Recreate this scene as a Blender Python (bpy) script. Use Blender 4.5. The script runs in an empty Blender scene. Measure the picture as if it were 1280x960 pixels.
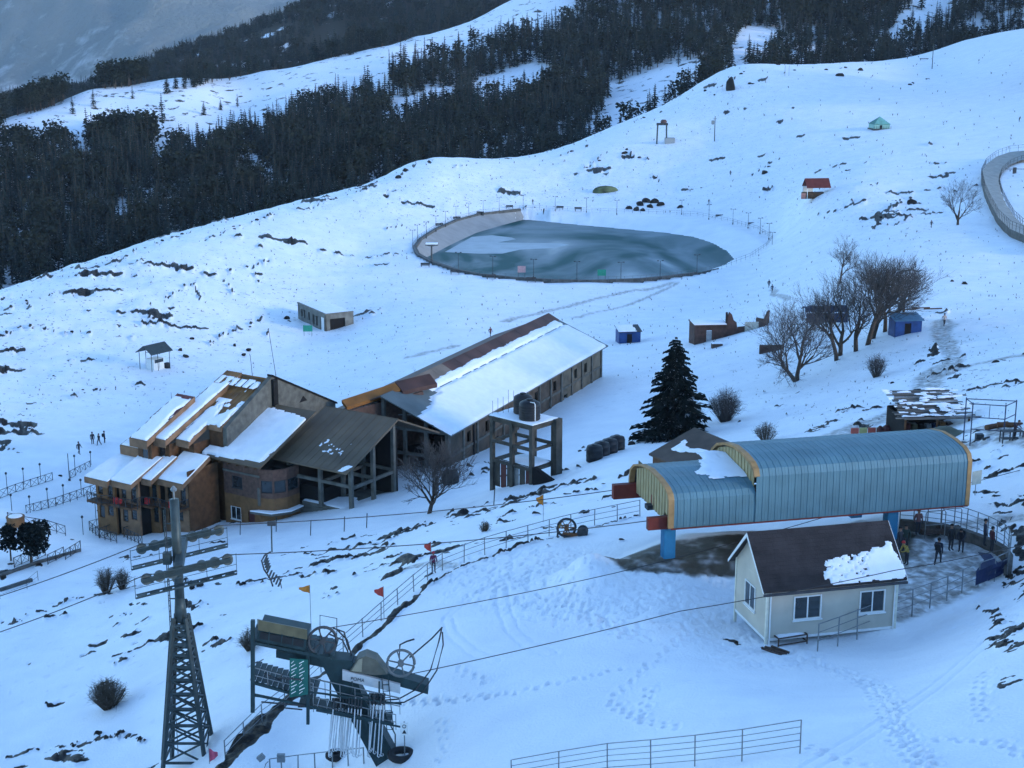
import bpy, bmesh, math, random
import numpy as np
from mathutils import Vector, Matrix
R = math.radians
random.seed(7)
SC = bpy.context.scene
COL = SC.collection

# ---------------------------------------------------------------- camera
CAMZ = 62.0                       # metres above the pond ice
PITCH, FPX = R(14.0), 1900.0      # look-down angle, focal length in photo pixels (1280 wide)
cam_d = bpy.data.cameras.new('camera')
cam = bpy.data.objects.new('camera', cam_d); COL.objects.link(cam)
cam.location = (0, 0, CAMZ)
cam.rotation_euler = (math.pi/2 - PITCH, 0, 0)
cam_d.sensor_width = 36.0
cam_d.lens = FPX/1280*36.0
cam_d.clip_start, cam_d.clip_end = 0.5, 30000
SC.camera = cam
SC.render.resolution_x, SC.render.resolution_y = 1024, 768

# ---------------------------------------------------------------- sky, sun, exposure
SUN_EL, SUN_AZ = R(12.0), R(115.0)     # low sun, behind the mountain on the right
w = bpy.data.worlds.new('World'); SC.world = w; w.use_nodes = True
nt = w.node_tree
sky = nt.nodes.new('ShaderNodeTexSky'); sky.sky_type = 'NISHITA'; sky.sun_disc = False
sky.sun_elevation, sky.sun_rotation = SUN_EL, SUN_AZ
sky.altitude, sky.air_density, sky.dust_density, sky.ozone_density = 2900, 1.3, 0.0, 3.3
nt.nodes['Background'].inputs[1].default_value = 0.15
nt.links.new(sky.outputs[0], nt.nodes['Background'].inputs[0])
sun_d = bpy.data.lights.new('sun', 'SUN'); sun_d.energy = 0.7; sun_d.angle = R(10); sun_d.color = (1, .93, .85)
sun = bpy.data.objects.new('sun', sun_d); COL.objects.link(sun)
sdir = Vector((math.sin(SUN_AZ)*math.cos(SUN_EL), math.cos(SUN_AZ)*math.cos(SUN_EL), math.sin(SUN_EL)))
sun.rotation_euler = sdir.to_track_quat('Z', 'Y').to_euler()
sun.location = (0, 0, 300)
SC.view_settings.view_transform = 'Standard'; SC.view_settings.look = 'None'
SC.view_settings.gamma = 1; SC.view_settings.use_curve_mapping = False
SC.view_settings.exposure = 1.85
SC.render.engine = 'CYCLES'
SC.cycles.use_denoising = True
SC.cycles.max_bounces = 6; SC.cycles.diffuse_bounces = 3; SC.cycles.glossy_bounces = 2
SC.cycles.transmission_bounces = 3; SC.cycles.volume_bounces = 0
SC.cycles.use_adaptive_sampling = True; SC.cycles.adaptive_threshold = 0.02

# ---------------------------------------------------------------- helpers
CP, SP = math.cos(PITCH), math.sin(PITCH)
def P(px, py, D):                 # point seen at photo pixel, D metres along the view axis
    a, b = (px-640)/FPX, (480-py)/FPX
    return Vector((a*D, D*(CP+SP*b), CAMZ + D*(-SP+CP*b)))
def PZ(px, py, z):                # point seen at photo pixel at height z
    return P(px, py, (z-CAMZ)/(-SP+CP*(480-py)/FPX))
def proj(x, y, z):                # world -> photo pixel (works on arrays)
    zz = z-CAMZ; D = y*CP - zz*SP; up = y*SP + zz*CP
    return 640+FPX*x/D, 480-FPX*up/D, D
def PY(px, py, Y):                # point seen at photo pixel on the upright plane y = Y
    return P(px, py, Y/(CP+SP*(480-py)/FPX))
def ZAT(x, y, py):                # height at plan point x, y that shows at photo row py
    b = (480-py)/FPX
    return CAMZ + y*(-SP+CP*b)/(CP+SP*b)

def hash2(ix, iy, s):
    h = (ix.astype(np.int64)*374761393 + iy.astype(np.int64)*668265263 + s*974634777) & 0xffffffff
    h = ((h ^ (h >> 13))*1274126177) & 0xffffffff
    return ((h ^ (h >> 16)) & 0xffff)/65535.0
def vnoise(x, y, s=0):
    x = np.asarray(x, float); y = np.asarray(y, float)
    ix, iy = np.floor(x), np.floor(y); fx, fy = x-ix, y-iy
    fx = fx*fx*(3-2*fx); fy = fy*fy*(3-2*fy)
    a, b = hash2(ix, iy, s), hash2(ix+1, iy, s); c, d = hash2(ix, iy+1, s), hash2(ix+1, iy+1, s)
    return (a*(1-fx)+b*fx)*(1-fy) + (c*(1-fx)+d*fx)*fy
def fbm(x, y, o=4, s=0, g=.5):
    t = 0; a = 1; n = 0
    for k in range(o):
        t = t + a*vnoise(x*2**k+17.3*k, y*2**k-9.1*k, s+k); n += a; a *= g
    return t/n
def sstep(a, b, x):
    t = np.clip((x-a)/(b-a), 0, 1); return t*t*(3-2*t)

class TPS:                        # smooth surface through points (u, v) -> z
    def __init__(self, pts, z, lam=1e-4):
        self.p = np.array(pts, float); n = len(self.p); z = np.array(z, float)
        K = self.k(self.p, self.p) + lam*np.eye(n)
        Q = np.c_[np.ones(n), self.p]
        A = np.block([[K, Q], [Q.T, np.zeros((3, 3))]])
        s = np.linalg.solve(A, np.r_[z, 0, 0, 0]); self.w, self.a = s[:n], s[n:]
    def k(self, a, b):
        d2 = ((a[:, None]-b[None])**2).sum(-1); return .5*d2*np.log(d2+1e-12)
    def __call__(self, u, v):
        q = np.c_[np.ravel(u), np.ravel(v)]; out = np.empty(len(q))
        for i in range(0, len(q), 40000):
            s = q[i:i+40000]; out[i:i+40000] = self.k(s, self.p)@self.w + self.a[0] + s@self.a[1:]
        return out.reshape(np.shape(u))
def uv_of(x, y): return 3*np.arctan2(x, y), np.log(np.hypot(x, y))

def in_poly(x, y, poly):          # vectorised point in polygon
    x = np.asarray(x); y = np.asarray(y); r = np.zeros(x.shape, bool)
    n = len(poly)
    for i in range(n):
        (x0, y0), (x1, y1) = poly[i], poly[(i+1) % n]
        if y0 == y1: continue
        c = ((y0 > y) != (y1 > y)) & (x < (x1-x0)*(y-y0)/(y1-y0)+x0); r ^= c
    return r
def seg_dist(x, y, pl):           # distance to a polyline
    d = np.full(np.shape(x), 1e9)
    for (x0, y0), (x1, y1) in zip(pl[:-1], pl[1:]):
        dx, dy = x1-x0, y1-y0; t = np.clip(((x-x0)*dx+(y-y0)*dy)/(dx*dx+dy*dy+1e-9), 0, 1)
        d = np.minimum(d, np.hypot(x-x0-t*dx, y-y0-t*dy))
    return d

# ---- materials
MATS = {}
def mat(name, col, rough=.7, var=.15, scale=3.0, bump=0.0, bscale=None, metal=0.0, col2=None, spec=.3):
    if name in MATS: return MATS[name]
    m = bpy.data.materials.new(name); m.use_nodes = True; n = m.node_tree; L = n.links
    b = n.nodes['Principled BSDF']; b.inputs['Roughness'].default_value = rough
    b.inputs['Metallic'].default_value = metal; b.inputs['Specular IOR Level'].default_value = spec
    tc = n.nodes.new('ShaderNodeTexCoord')
    nz = n.nodes.new('ShaderNodeTexNoise'); nz.inputs['Scale'].default_value = scale; nz.inputs['Detail'].default_value = 5
    L.new(tc.outputs['Object'], nz.inputs['Vector'])
    r = n.nodes.new('ShaderNodeValToRGB'); e = r.color_ramp.elements
    c2 = col2 or tuple(c*(1+var) for c in col); c1 = tuple(c*(1-var) for c in col)
    e[0].position, e[1].position = .32, .68
    e[0].color = (*c1, 1); e[1].color = (*c2, 1)
    L.new(nz.outputs['Fac'], r.inputs['Fac']); L.new(r.outputs[0], b.inputs['Base Color'])
    if bump:
        n2 = n.nodes.new('ShaderNodeTexNoise'); n2.inputs['Scale'].default_value = bscale or scale*4; n2.inputs['Detail'].default_value = 4
        L.new(tc.outputs['Object'], n2.inputs['Vector'])
        bp = n.nodes.new('ShaderNodeBump'); bp.inputs['Strength'].default_value = bump; bp.inputs['Distance'].default_value = .05
        L.new(n2.outputs['Fac'], bp.inputs['Height']); L.new(bp.outputs[0], b.inputs['Normal'])
    MATS[name] = m; return m

# ---- mesh building
class MB:
    def __init__(self): self.v, self.f, self.mi = [], [], []
    def add(self, vs, fs, mi=0):
        o = len(self.v); self.v += [tuple(p) for p in vs]; self.f += [tuple(i+o for i in q) for q in fs]; self.mi += [mi]*len(fs)
        return self
    def box(self, x0, x1, y0, y1, z0, z1, mi=0):
        return self.add([(x0,y0,z0),(x1,y0,z0),(x1,y1,z0),(x0,y1,z0),(x0,y0,z1),(x1,y0,z1),(x1,y1,z1),(x0,y1,z1)],
            [(0,3,2,1),(4,5,6,7),(0,1,5,4),(1,2,6,5),(2,3,7,6),(3,0,4,7)], mi)
    def hexa(self, b, t, mi=0):   # four bottom and four top points
        return self.add(list(b)+list(t), [(3,2,1,0),(4,5,6,7),(0,1,5,4),(1,2,6,5),(2,3,7,6),(3,0,4,7)], mi)
    def tube(self, a, b, r, n=6, r2=None, cap=True, mi=0):
        a, b = Vector(a), Vector(b); d = b-a
        if d.length < 1e-6: return self
        q = d.to_track_quat('Z', 'Y'); r2 = r if r2 is None else r2; o = []
        for p, rr in ((a, r), (b, r2)):
            for k in range(n):
                t = 2*math.pi*(k+.5)/n; o.append(p + q@Vector((rr*math.cos(t), rr*math.sin(t), 0)))
        fs = [(k, (k+1) % n, n+(k+1) % n, n+k) for k in range(n)]
        if cap: fs += [tuple(range(n-1, -1, -1)), tuple(range(n, 2*n))]
        return self.add(o, fs, mi)
    def path(self, pts, r, n=6, mi=0, closed=False):
        pts = [Vector(p) for p in pts]; m = len(pts); rings = []
        for i, p in enumerate(pts):
            a = pts[(i-1) % m] if (closed or i) else p; b = pts[(i+1) % m] if (closed or i < m-1) else p
            d = (b-a).normalized(); ref = Vector((0, 0, 1)) if abs(d.z) < .95 else Vector((1, 0, 0))
            s = d.cross(ref).normalized(); u = s.cross(d); rr = r[i] if isinstance(r, (list, tuple)) else r
            rings.append([p+(s*math.cos(2*math.pi*(k+.5)/n)+u*math.sin(2*math.pi*(k+.5)/n))*rr for k in range(n)])
        fs = []
        for i in range(m if closed else m-1):
            j = (i+1) % m
            fs += [(i*n+k, i*n+(k+1) % n, j*n+(k+1) % n, j*n+k) for k in range(n)]
        if not closed: fs += [tuple(range(n-1, -1, -1)), tuple(range((m-1)*n, m*n))]
        return self.add([p for q in rings for p in q], fs, mi)
    def bar(self, a, b, wd, ht, mi=0, up=(0, 0, 1)):    # rectangular bar
        a, b = Vector(a), Vector(b); d = (b-a).normalized(); up = Vector(up)
        s = d.cross(up)
        s = Vector((1, 0, 0)) if s.length < 1e-4 else s.normalized()
        u = s.cross(d).normalized(); s = s*wd/2; u = u*ht/2
        return self.hexa([a-s-u, b-s-u, b+s-u, a+s-u], [a-s+u, b-s+u, b+s+u, a+s+u], mi)
    def lathe(self, c, prof, n=16, axis='Z', mi=0):     # prof: (r, h) pairs
        c = Vector(c); o = []
        for r, h in prof:
            for k in range(n):
                t = 2*math.pi*k/n; x, y = r*math.cos(t), r*math.sin(t)
                o.append(c+Vector({'Z': (x, y, h), 'Y': (x, h, -y), 'X': (h, x, y)}[axis]))
        m = len(prof)
        fs = [(i*n+k, i*n+(k+1) % n, (i+1)*n+(k+1) % n, (i+1)*n+k) for i in range(m-1) for k in range(n)]
        fs += [tuple(range(n-1, -1, -1)), tuple(range((m-1)*n, m*n))]
        return self.add(o, fs, mi)
    def ring(self, c, R_, r, axis, n=24, m=6, mi=0):    # torus round axis
        c = Vector(c); ax = Vector(axis).normalized(); s = ax.orthogonal().normalized(); t = ax.cross(s)
        return self.path([c+(s*math.cos(2*math.pi*k/n)+t*math.sin(2*math.pi*k/n))*R_ for k in range(n)], r, m, mi, True)
    def poly(self, pts, mi=0): return self.add(pts, [tuple(range(len(pts)))], mi)
    def build(self, name, mats, parent=None, smooth=False, bevel=0):
        me = bpy.data.meshes.new(name); me.from_pydata([tuple(p) for p in self.v], [], self.f)
        if not isinstance(mats, (list, tuple)): mats = [mats]
        for m in mats: me.materials.append(m)
        if len(mats) > 1: me.polygons.foreach_set('material_index', self.mi)
        if smooth: me.polygons.foreach_set('use_smooth', [True]*len(me.polygons))
        me.update(); o = bpy.data.objects.new(name, me); COL.objects.link(o)
        if parent: o.parent = parent
        if bevel:
            b = o.modifiers.new('bevel', 'BEVEL'); b.width = bevel; b.segments = 1; b.limit_method = 'ANGLE'
        return o
def tag(o, label=None, cat=None, group=None, kind=None):
    for k, v in (('label', label), ('category', cat), ('group', group), ('kind', kind)):
        if v: o[k] = v
    return o
def thing(name, label, cat, loc=(0, 0, 0), rz=0, group=None):
    o = bpy.data.objects.new(name, None); COL.objects.link(o); o.location = loc; o.rotation_euler = (0, 0, rz)
    o.empty_display_size = .2
    return tag(o, label, cat, group)
def put(name, me, parent=None, loc=None, rz=0, sc=None):      # object on shared mesh data
    o = bpy.data.objects.new(name, me); COL.objects.link(o)
    if parent: o.parent = parent
    if loc is not None: o.location = loc
    o.rotation_euler = (0, 0, rz)
    if sc: o.scale = (sc, sc, sc) if not isinstance(sc, tuple) else sc
    return o
def mesh_np(name, v, f, m, kind=None, smooth=True, attrs=None):
    me = bpy.data.meshes.new(name); v = np.asarray(v, np.float32); f = np.asarray(f, np.int32)
    me.vertices.add(len(v)); me.vertices.foreach_set('co', v.ravel())
    k = f.shape[1]; me.loops.add(f.size); me.loops.foreach_set('vertex_index', f.ravel())
    me.polygons.add(len(f)); me.polygons.foreach_set('loop_start', np.arange(0, f.size, k, dtype=np.int32))
    me.polygons.foreach_set('use_smooth', np.full(len(f), smooth))
    me.update(calc_edges=True); me.validate()
    for an, av in (attrs or {}).items():
        a = me.attributes.new(an, 'FLOAT', 'POINT'); a.data.foreach_set('value', np.asarray(av, np.float32).ravel())
    me.materials.append(m); o = bpy.data.objects.new(name, me); COL.objects.link(o)
    if kind: o['kind'] = kind
    return o

# ================================================================ TERRAIN
WATER_Z, RIM_Z = -1.0, 2.0
CTRL = [ # (photo px, py, metres along view axis) of points on the snow
 (0,960,100),(235,950,92),(365,960,86),(470,955,80),(640,960,70),(860,960,61.5),(1000,942,58),(1280,960,52),
 (1280,820,67),(1280,760,79),(1225,737,90),(957,805,84),(915,770,89),(1118,790,86),(1175,705,95.5),(1150,662,101),(1240,690,97.3),
 (847,708,96),(640,830,84),(760,870,76),(900,880,70),(957,830,80),(1110,840,77),(640,760,92),(545,718,104),(440,805,97),(365,885,92),(300,930,89),
 (620,690,107),(700,668,110),(800,645,113),(340,740,122),(135,880,108),(0,800,128),(0,880,114),(230,740,129),(450,690,132),(560,650,135),
 (680,610,145),(760,575,150),(800,600,128),(270,660,165),(130,655,172),(375,655,160),(490,642,153),(160,690,156),(60,700,153),(0,720,148),
 (100,620,182),(0,610,180),(125,555,205),(0,560,200),(575,585,176),(620,563,186),(770,468,224),(700,510,205),(530,640,151),
 (190,460,260),(0,450,262),(400,410,300),(500,425,272),(560,385,300),(963,362,315),(850,470,215),(842,545,168),(920,432,228),(900,520,176),
 (1010,470,195),(1130,415,205),(1180,408,205),(1280,420,185),(1095,468,180),(1165,535,136),(1280,550,118),(1060,530,145),(960,545,150),
 (870,575,140),(1230,600,112),(1250,670,100),(1060,350,270),(300,370,318),(120,380,300),(400,330,360),
 (1020,246,400),(1099,162,520),(893,176,560),(1165,86,700),(1280,160,480),(1195,282,330),(1140,250,375),(1280,320,285),(1240,215,405),
 (0,362,330),(120,325,365),(250,285,410),(350,258,450),(430,238,482),(510,205,535),(600,198,562),(680,190,590),(760,160,630),(850,120,680),
 (910,85,702),(980,82,720),(1060,78,740),(1130,72,760),(1200,52,780),(1280,38,800),(700,225,520),(800,235,500),(900,235,475),(600,225,500)]
# level bank round the pond
RIMPX = [(518,310),(526,299),(545,287),(570,276),(600,268),(650,262),(700,263),(760,266),(820,267),(870,270),(915,279),(945,288),(963,299),(955,309),(935,322),
         (900,335),(870,342),(840,346),(800,350),(740,352),(690,351),(640,348),(600,344),(570,338),(540,328),(523,319)]
RIM = [PZ(x, y, RIM_Z) for x, y in RIMPX]
WATPX = [(530,322),(548,316),(570,304),(596,292),(630,282),(658,274.5),(700,279),(740,283),(780,286.5),(830,291),(865,296),(890,304),(908,314),(917,324),(905,331),(885,338),
         (860,345),(820,352),(740,357),(690,356),(640,353),(600,349),(565,341),(540,331)]
WAT = [PZ(x, y, WATER_Z) for x, y in WATPX]
WXY = [(p.x, p.y) for p in WAT]; RXY = [(p.x, p.y) for p in RIM]
cp = [P(*c) for c in CTRL]
for i in range(0, len(RIM)):
    cp.append(RIM[i]+Vector((0, 0, -.15)))
cc = sum(RIM, Vector())/len(RIM)
for i in range(0, len(RIM), 2):
    if RIMPX[i][1] > 300 and RIMPX[i][0] < 880: cp.append(RIM[i]+(RIM[i]-cc).normalized()*14+Vector((0,0,-.2)))
SIL = [c for c in CTRL if c in [(0,362,330),(120,325,365),(250,285,410),(350,258,450),(430,238,482),(510,205,535),(600,198,562),(680,190,590),(760,160,630),(850,120,680),(910,85,702),(980,82,720),(1060,78,740),(1130,72,760),(1200,52,780),(1280,38,800)]]
for px, py, D in SIL:                       # the far side of the brow drops into the valley
    a = P(px, py, D)
    cp.append(Vector((a.x*1.12, a.y*1.12, a.z-16))); cp.append(Vector((a.x*1.35, a.y*1.35, a.z-75)))
cp += [Vector((-22,30,27)), Vector((0,30,36)), Vector((22,30,40)), Vector((-5,8,38)), Vector((5,8,41)), Vector((-8,16,37)), Vector((8,16,41)), Vector((-60,62,20)), Vector((-95,150,2)), Vector((-150,230,0)), Vector((-215,330,-12)), Vector((50,45,38)), Vector((80,110,36)),
       Vector((130,200,28)), Vector((190,300,24)), Vector((290,480,30)), Vector((400,760,52)), Vector((-330,420,-90))]
_cu = [uv_of(p.x, p.y) for p in cp]
TER = TPS(_cu, [p.z for p in cp], 2e-4)
X660, X900 = PZ(658,272,WATER_Z).x, PZ(890,338,RIM_Z).x
PADS = []                                   # (polygon xy, z, soft edge m)
def ground_np(x, y):
    x = np.asarray(x, float); y = np.asarray(y, float)
    z = TER(*uv_of(x, y))
    # pond basin
    m = (np.abs(x-cc.x) < 90) & (np.abs(y-cc.y) < 110)
    if m.any():
        xs, ys, zs = x[m], y[m], z[m]
        dw = seg_dist(xs, ys, WXY+WXY[:1]); iw = in_poly(xs, ys, WXY)
        ir = in_poly(xs, ys, RXY)
        zs = np.where(ir & (zs > RIM_Z-.2), RIM_Z-.2, zs)
        zb = WATER_Z + .03 + dw*.32
        zs = np.where(ir & ~iw, np.minimum(np.maximum(zs, RIM_Z-.2), zb), zs)
        keep = ((ys > cc.y) & (xs > X660)) | (xs > X900)
        zs = np.where(ir & ~iw & ~keep, np.minimum(zs, WATER_Z-.6), zs)
        zs = np.where(iw, np.minimum(zs, WATER_Z-.25-np.minimum(dw, 4)*.35), zs)
        z[m] = zs
    # pile of pushed snow beside the station
    g = MOUND; t = (x-g[0])*g[2]+(y-g[1])*g[3]; s = -(x-g[0])*g[3]+(y-g[1])*g[2]
    z = z + 1.5*np.exp(-(s/2.0)**2)*sstep(1.1, -.3, t)*sstep(-9.5, 0, t)
    for poly, pz, e in PADS:
        ins = in_poly(x, y, poly); d = np.where(ins, 0, seg_dist(x, y, list(poly)+[poly[0]]))
        k = sstep(e, 0, d); z = z*(1-k) + pz*k
    return z
_mp = P(742, 703, 96.5); MOUND = (_mp.x, _mp.y, .05, 1.0)
PADS.append(([(p.x, p.y) for p in (PZ(790,705,28), PZ(930,690,28), PZ(1110,780,28), PZ(1240,728,28), PZ(1262,700,28), PZ(1205,672,28), PZ(1120,655,28), PZ(870,668,28))], 27.95, 3.5))
def GZ(x, y): return float(ground_np(np.array([x]), np.array([y]))[0])
def G(px, py, d0=40, d1=1000):             # where the view ray at a photo pixel meets the snow
    D = np.geomspace(d0, d1, 600); a, b = (px-640)/FPX, (480-py)/FPX
    x, y, z = a*D, D*(CP+SP*b), CAMZ+D*(-SP+CP*b)
    h = ground_np(x, y)-z; i = np.argmax(h > 0)
    if h[i] <= 0: return G(px, py+3, d0, d1)
    i = max(i, 1); t = h[i-1]/(h[i-1]-h[i]) if h[i] != h[i-1] else 1
    Dm = D[i-1]+(D[i]-D[i-1])*t
    p = P(px, py, Dm); p.z = GZ(p.x, p.y); return p
def GP(pts): return [G(*p) for p in pts]

# ---- snow sheet
am = np.r_[np.linspace(-.95, -.37, 40)[:-1], np.linspace(-.37, .37, 760), np.linspace(.37, .95, 40)[1:]]
e = .6; rr = np.linspace(36**-e, 1150**-e, 900)**(-1/e)
rr = np.r_[np.linspace(8, 36, 12)[:-1], rr]
A_, R_ = np.meshgrid(am, rr)
GX, GY = R_*np.sin(A_), R_*np.cos(A_)
GZ0 = ground_np(GX, GY)
PXg, PYg, Dg = proj(GX, GY, GZ0)
Dg = np.maximum(Dg, 20)
def near_line(px_pts, half, jag=1.0, sd=0, brk=True):   # 0..1 mask along a line drawn on the snow, half-width in metres
    pl = [(p.x, p.y) for p in GP(px_pts)]
    xs = [p[0] for p in pl]; ys = [p[1] for p in pl]; q = half*3+2
    m = (GX > min(xs)-q) & (GX < max(xs)+q) & (GY > min(ys)-q) & (GY < max(ys)+q)
    out = np.zeros(GX.shape)
    if m.any():
        x, y = GX[m], GY[m]; s = max(half*1.3, .5)
        wx = x+(fbm(x/s/3, y/s/3, 2, 5+sd)-.5)*half*4*jag; wy = y+(fbm(x/s/3, y/s/3, 2, 9+sd)-.5)*half*4*jag
        d = seg_dist(wx, wy, pl); wd = half*(.25+1.5*fbm(x/s, y/s, 3, 3+sd)*jag)
        out[m] = sstep(wd*1.25, wd*.6, d)*(sstep(.38, .46, fbm(x/s/2.6, y/s/1.6, 3, 40+sd))*sstep(.38, .47, fbm(x/s*1.1, y/s*2.0, 4, 60+sd)) if brk and jag > .3 else 1)
    return out
BARE = np.zeros(GX.shape)
LEDGES = [  # photo pixels of dark broken ledges and bare earth strips
 (.7,[(3,421),(30,408),(67,412),(111,417)]),(.5,[(81,498),(118,485),(148,484)]),(.8,[(0,375),(17,367)]),(.5,[(30,374),(40,385)]),(.5,[(50,371),(64,367)]),
 (.5,[(186,381),(187,400)]),(.45,[(208,374),(242,354)]),(.45,[(243,354),(252,380)]),(.4,[(279,350),(295,370)]),(.5,[(316,333),(322,352),(336,356)]),
 (.4,[(285,340),(352,322)]),(.5,[(332,419),(339,409)]),(.6,[(175,402),(215,395)]),(.45,[(260,430),(300,410),(330,396)]),(.4,[(160,410),(190,400)]),
 (.7,[(45,348),(80,338),(110,326)]),(.7,[(140,330),(180,310),(240,290)]),(.6,[(255,300),(300,283),(345,268)]),(.5,[(380,262),(420,248),(455,240)]),
 (1.6,[(0,512),(18,528),(40,540)]),(.8,[(0,552),(20,566)]),(.4,[(172,482),(200,484)]),(.5,[(60,470),(70,478)]),
 (.3,[(10,945),(54,930)]),(.35,[(117,925),(141,919),(191,922)]),(.3,[(0,778),(33,776)]),(.45,[(44,768),(100,747),(165,733)]),(.3,[(141,769),(165,767)]),
 (.35,[(232,761),(265,756)]),(.3,[(160,755),(187,755)]),(.45,[(168,730),(230,727),(248,731)]),(.9,[(82,938),(96,957)]),(.4,[(60,935),(110,928)]),
 (.3,[(350,695),(372,692)]),(.4,[(365,722),(420,715)]),(.3,[(300,730),(330,728)]),(.35,[(480,702),(515,690)]),(.5,[(500,706),(530,698)]),(.3,[(430,700),(455,690)]),
 (.45,[(690,622),(745,611)]),(.45,[(718,606),(760,597)]),(.4,[(740,630),(775,618)]),(.5,[(770,600),(800,588)]),(.35,[(650,636),(690,626)]),(.4,[(600,660),(640,650)]),
 (.6,[(700,590),(722,586)]),(.5,[(728,605),(742,600)]),
 (.9,[(1011,540),(1035,530),(1062,518)]),(.5,[(1045,518),(1098,508)]),(.9,[(1139,458),(1158,445),(1178,430)]),(.8,[(1213,487),(1235,481),(1262,479)]),
 (.7,[(1206,580),(1228,574),(1250,568)]),(.8,[(1210,618),(1240,622),(1275,634)]),(.5,[(1196,550),(1218,545)]),(.6,[(1190,556),(1222,552)]),
 (.5,[(1250,640),(1268,680),(1282,720)]),(.4,[(1262,700),(1285,745)]),
 (.6,[(1018,269),(1055,264)]),(.6,[(1065,228),(1102,230)]),(.6,[(1058,213),(1075,206)]),(1.2,[(1092,289),(1103,266),(1139,243)]),(.8,[(1110,285),(1140,270)]),
 (.8,[(1135,107),(1166,97)]),(.9,[(937,219),(974,198)]),(.6,[(852,245),(884,232)]),(.6,[(1080,232),(1095,230)]),
 (1.0,[(870,118),(905,108),(935,88)]),(.9,[(890,120),(930,112)]),(1.0,[(940,105),(1000,88)]),(.8,[(1020,90),(1060,84)]),
 (.8,[(796,195),(843,205)]),(1.0,[(729,212),(759,191)]),(.9,[(780,184),(795,198)]),(.9,[(800,215),(830,225)]),(1.2,[(497,222),(520,206),(540,203)]),
 (1.0,[(430,240),(470,230)]),(.8,[(560,210),(585,206)]),(1.0,[(770,160),(830,138)]),(.7,[(700,195),(740,180)]),(.6,[(640,256),(690,262)]),(.6,[(470,288),(505,282)]),
 (.5,[(880,560),(905,549)]),(.3,[(915,800),(955,812)]),(.4,[(1235,800),(1270,812)]),(.5,[(1262,845),(1285,858)]),(.25,[(1210,760),(1250,770)]),(.3,[(1240,775),(1275,790)])]
for i, (h, pl) in enumerate(LEDGES): BARE = np.maximum(BARE, near_line(pl, h*(.55 if pl[0][1] < 430 else .9), 1, i))
# earth bank below the long fence
BARE = np.maximum(BARE, near_line([(282,958),(325,912),(358,883),(386,856)], .8, .7, 71, False))
BARE = np.maximum(BARE, near_line([(386,856),(440,814),(485,775),(520,745)], .42, .7, 72, False))
BARE = np.maximum(BARE, near_line([(520,745),(560,716),(620,692),(700,668),(800,645)], .2, .6, 73, False))
# scattered breaks in the snow, denser on the rough slopes
def blob(px, py, rx, ry): return np.exp(-((PXg-px)/rx)**2-((PYg-py)/ry)**2)
dens = .37*blob(130,800,260,130)+.42*blob(660,615,150,38)+.28*blob(200,350,260,60)+.30*blob(520,240,260,35)+.30*blob(890,120,110,40)+.2*blob(800,210,140,35)+.18*blob(960,220,110,60)\
     +.30*blob(1080,540,130,50)+.34*blob(1180,440,70,60)+.32*blob(1250,600,60,70)+.16*blob(1270,800,30,110)+.36*blob(440,700,170,40)+.22*blob(60,460,120,120)+.22*blob(1120,270,90,60)
dens[PYg > 975] = .12
L_ = np.clip(Dg/110, .8, 4.5)
n1 = .72*fbm(GX/(1.15*2.4), GY/(1.15*1.0), 5, 21)+.28*fbm(GX/13, GY/6, 2, 33)
n2 = .72*fbm(GX/(5.5*2.6), GY/(3.4), 5, 27)+.28*fbm(GX/30, GY/16, 2, 35)
nn = np.where(Dg < 190, n1, n2)
dens = dens*~in_poly(PXg, PYg, [(545,735),(640,697),(730,680),(900,690),(1000,825),(1180,790),(1225,840),(1215,965),(520,965)])
BARE = np.maximum(BARE, sstep(.0, .035, nn-(.75-.36*np.clip(dens, 0, .62)))*(dens > .02))
# trodden, dirty snow
TRAMP = np.zeros(GX.shape)
for h, pl in [(3.0,[(1177,404),(1188,450),(1160,480),(1110,518),(1050,545)]),(2.2,[(1180,470),(1230,455),(1290,442)]),(2.6,[(1100,540),(1160,545),(1230,540),(1290,555)]),
              (2.0,[(632,402),(699,384),(770,368),(846,352)]),(1.2,[(720,396),(790,380),(846,354)]),(2.0,[(511,446),(540,440),(570,433)]),(1.5,[(963,362),(985,375)]),
              (1.5,[(490,716),(530,706),(548,712)]),(2.0,[(1200,660),(1240,650),(1290,645)]),(3.6,[(1150,490),(1105,522),(1060,540)]),(2.5,[(1120,548),(1170,556),(1215,560)])]:
    TRAMP = np.maximum(TRAMP, .85*near_line(pl, h, .28, 90))
# plaza and forecourt
plaza = [(p.x, p.y) for p in (PZ(1122,772,28), PZ(1180,750,28), PZ(1222,732,28), PZ(1250,715,28), PZ(1245,692,28), PZ(1200,672,28), PZ(1120,662,28), PZ(1100,700,28))]
TRAMP = np.maximum(TRAMP, .95*sstep(.8, 0, np.where(in_poly(GX, GY, plaza), 0, seg_dist(GX, GY, plaza+plaza[:1]))))
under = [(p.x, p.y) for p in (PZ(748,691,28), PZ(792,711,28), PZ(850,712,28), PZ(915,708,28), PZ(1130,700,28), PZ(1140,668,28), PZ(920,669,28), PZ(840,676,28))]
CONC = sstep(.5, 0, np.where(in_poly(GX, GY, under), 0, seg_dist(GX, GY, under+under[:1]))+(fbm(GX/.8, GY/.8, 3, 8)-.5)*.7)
BARE *= 1-CONC
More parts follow.
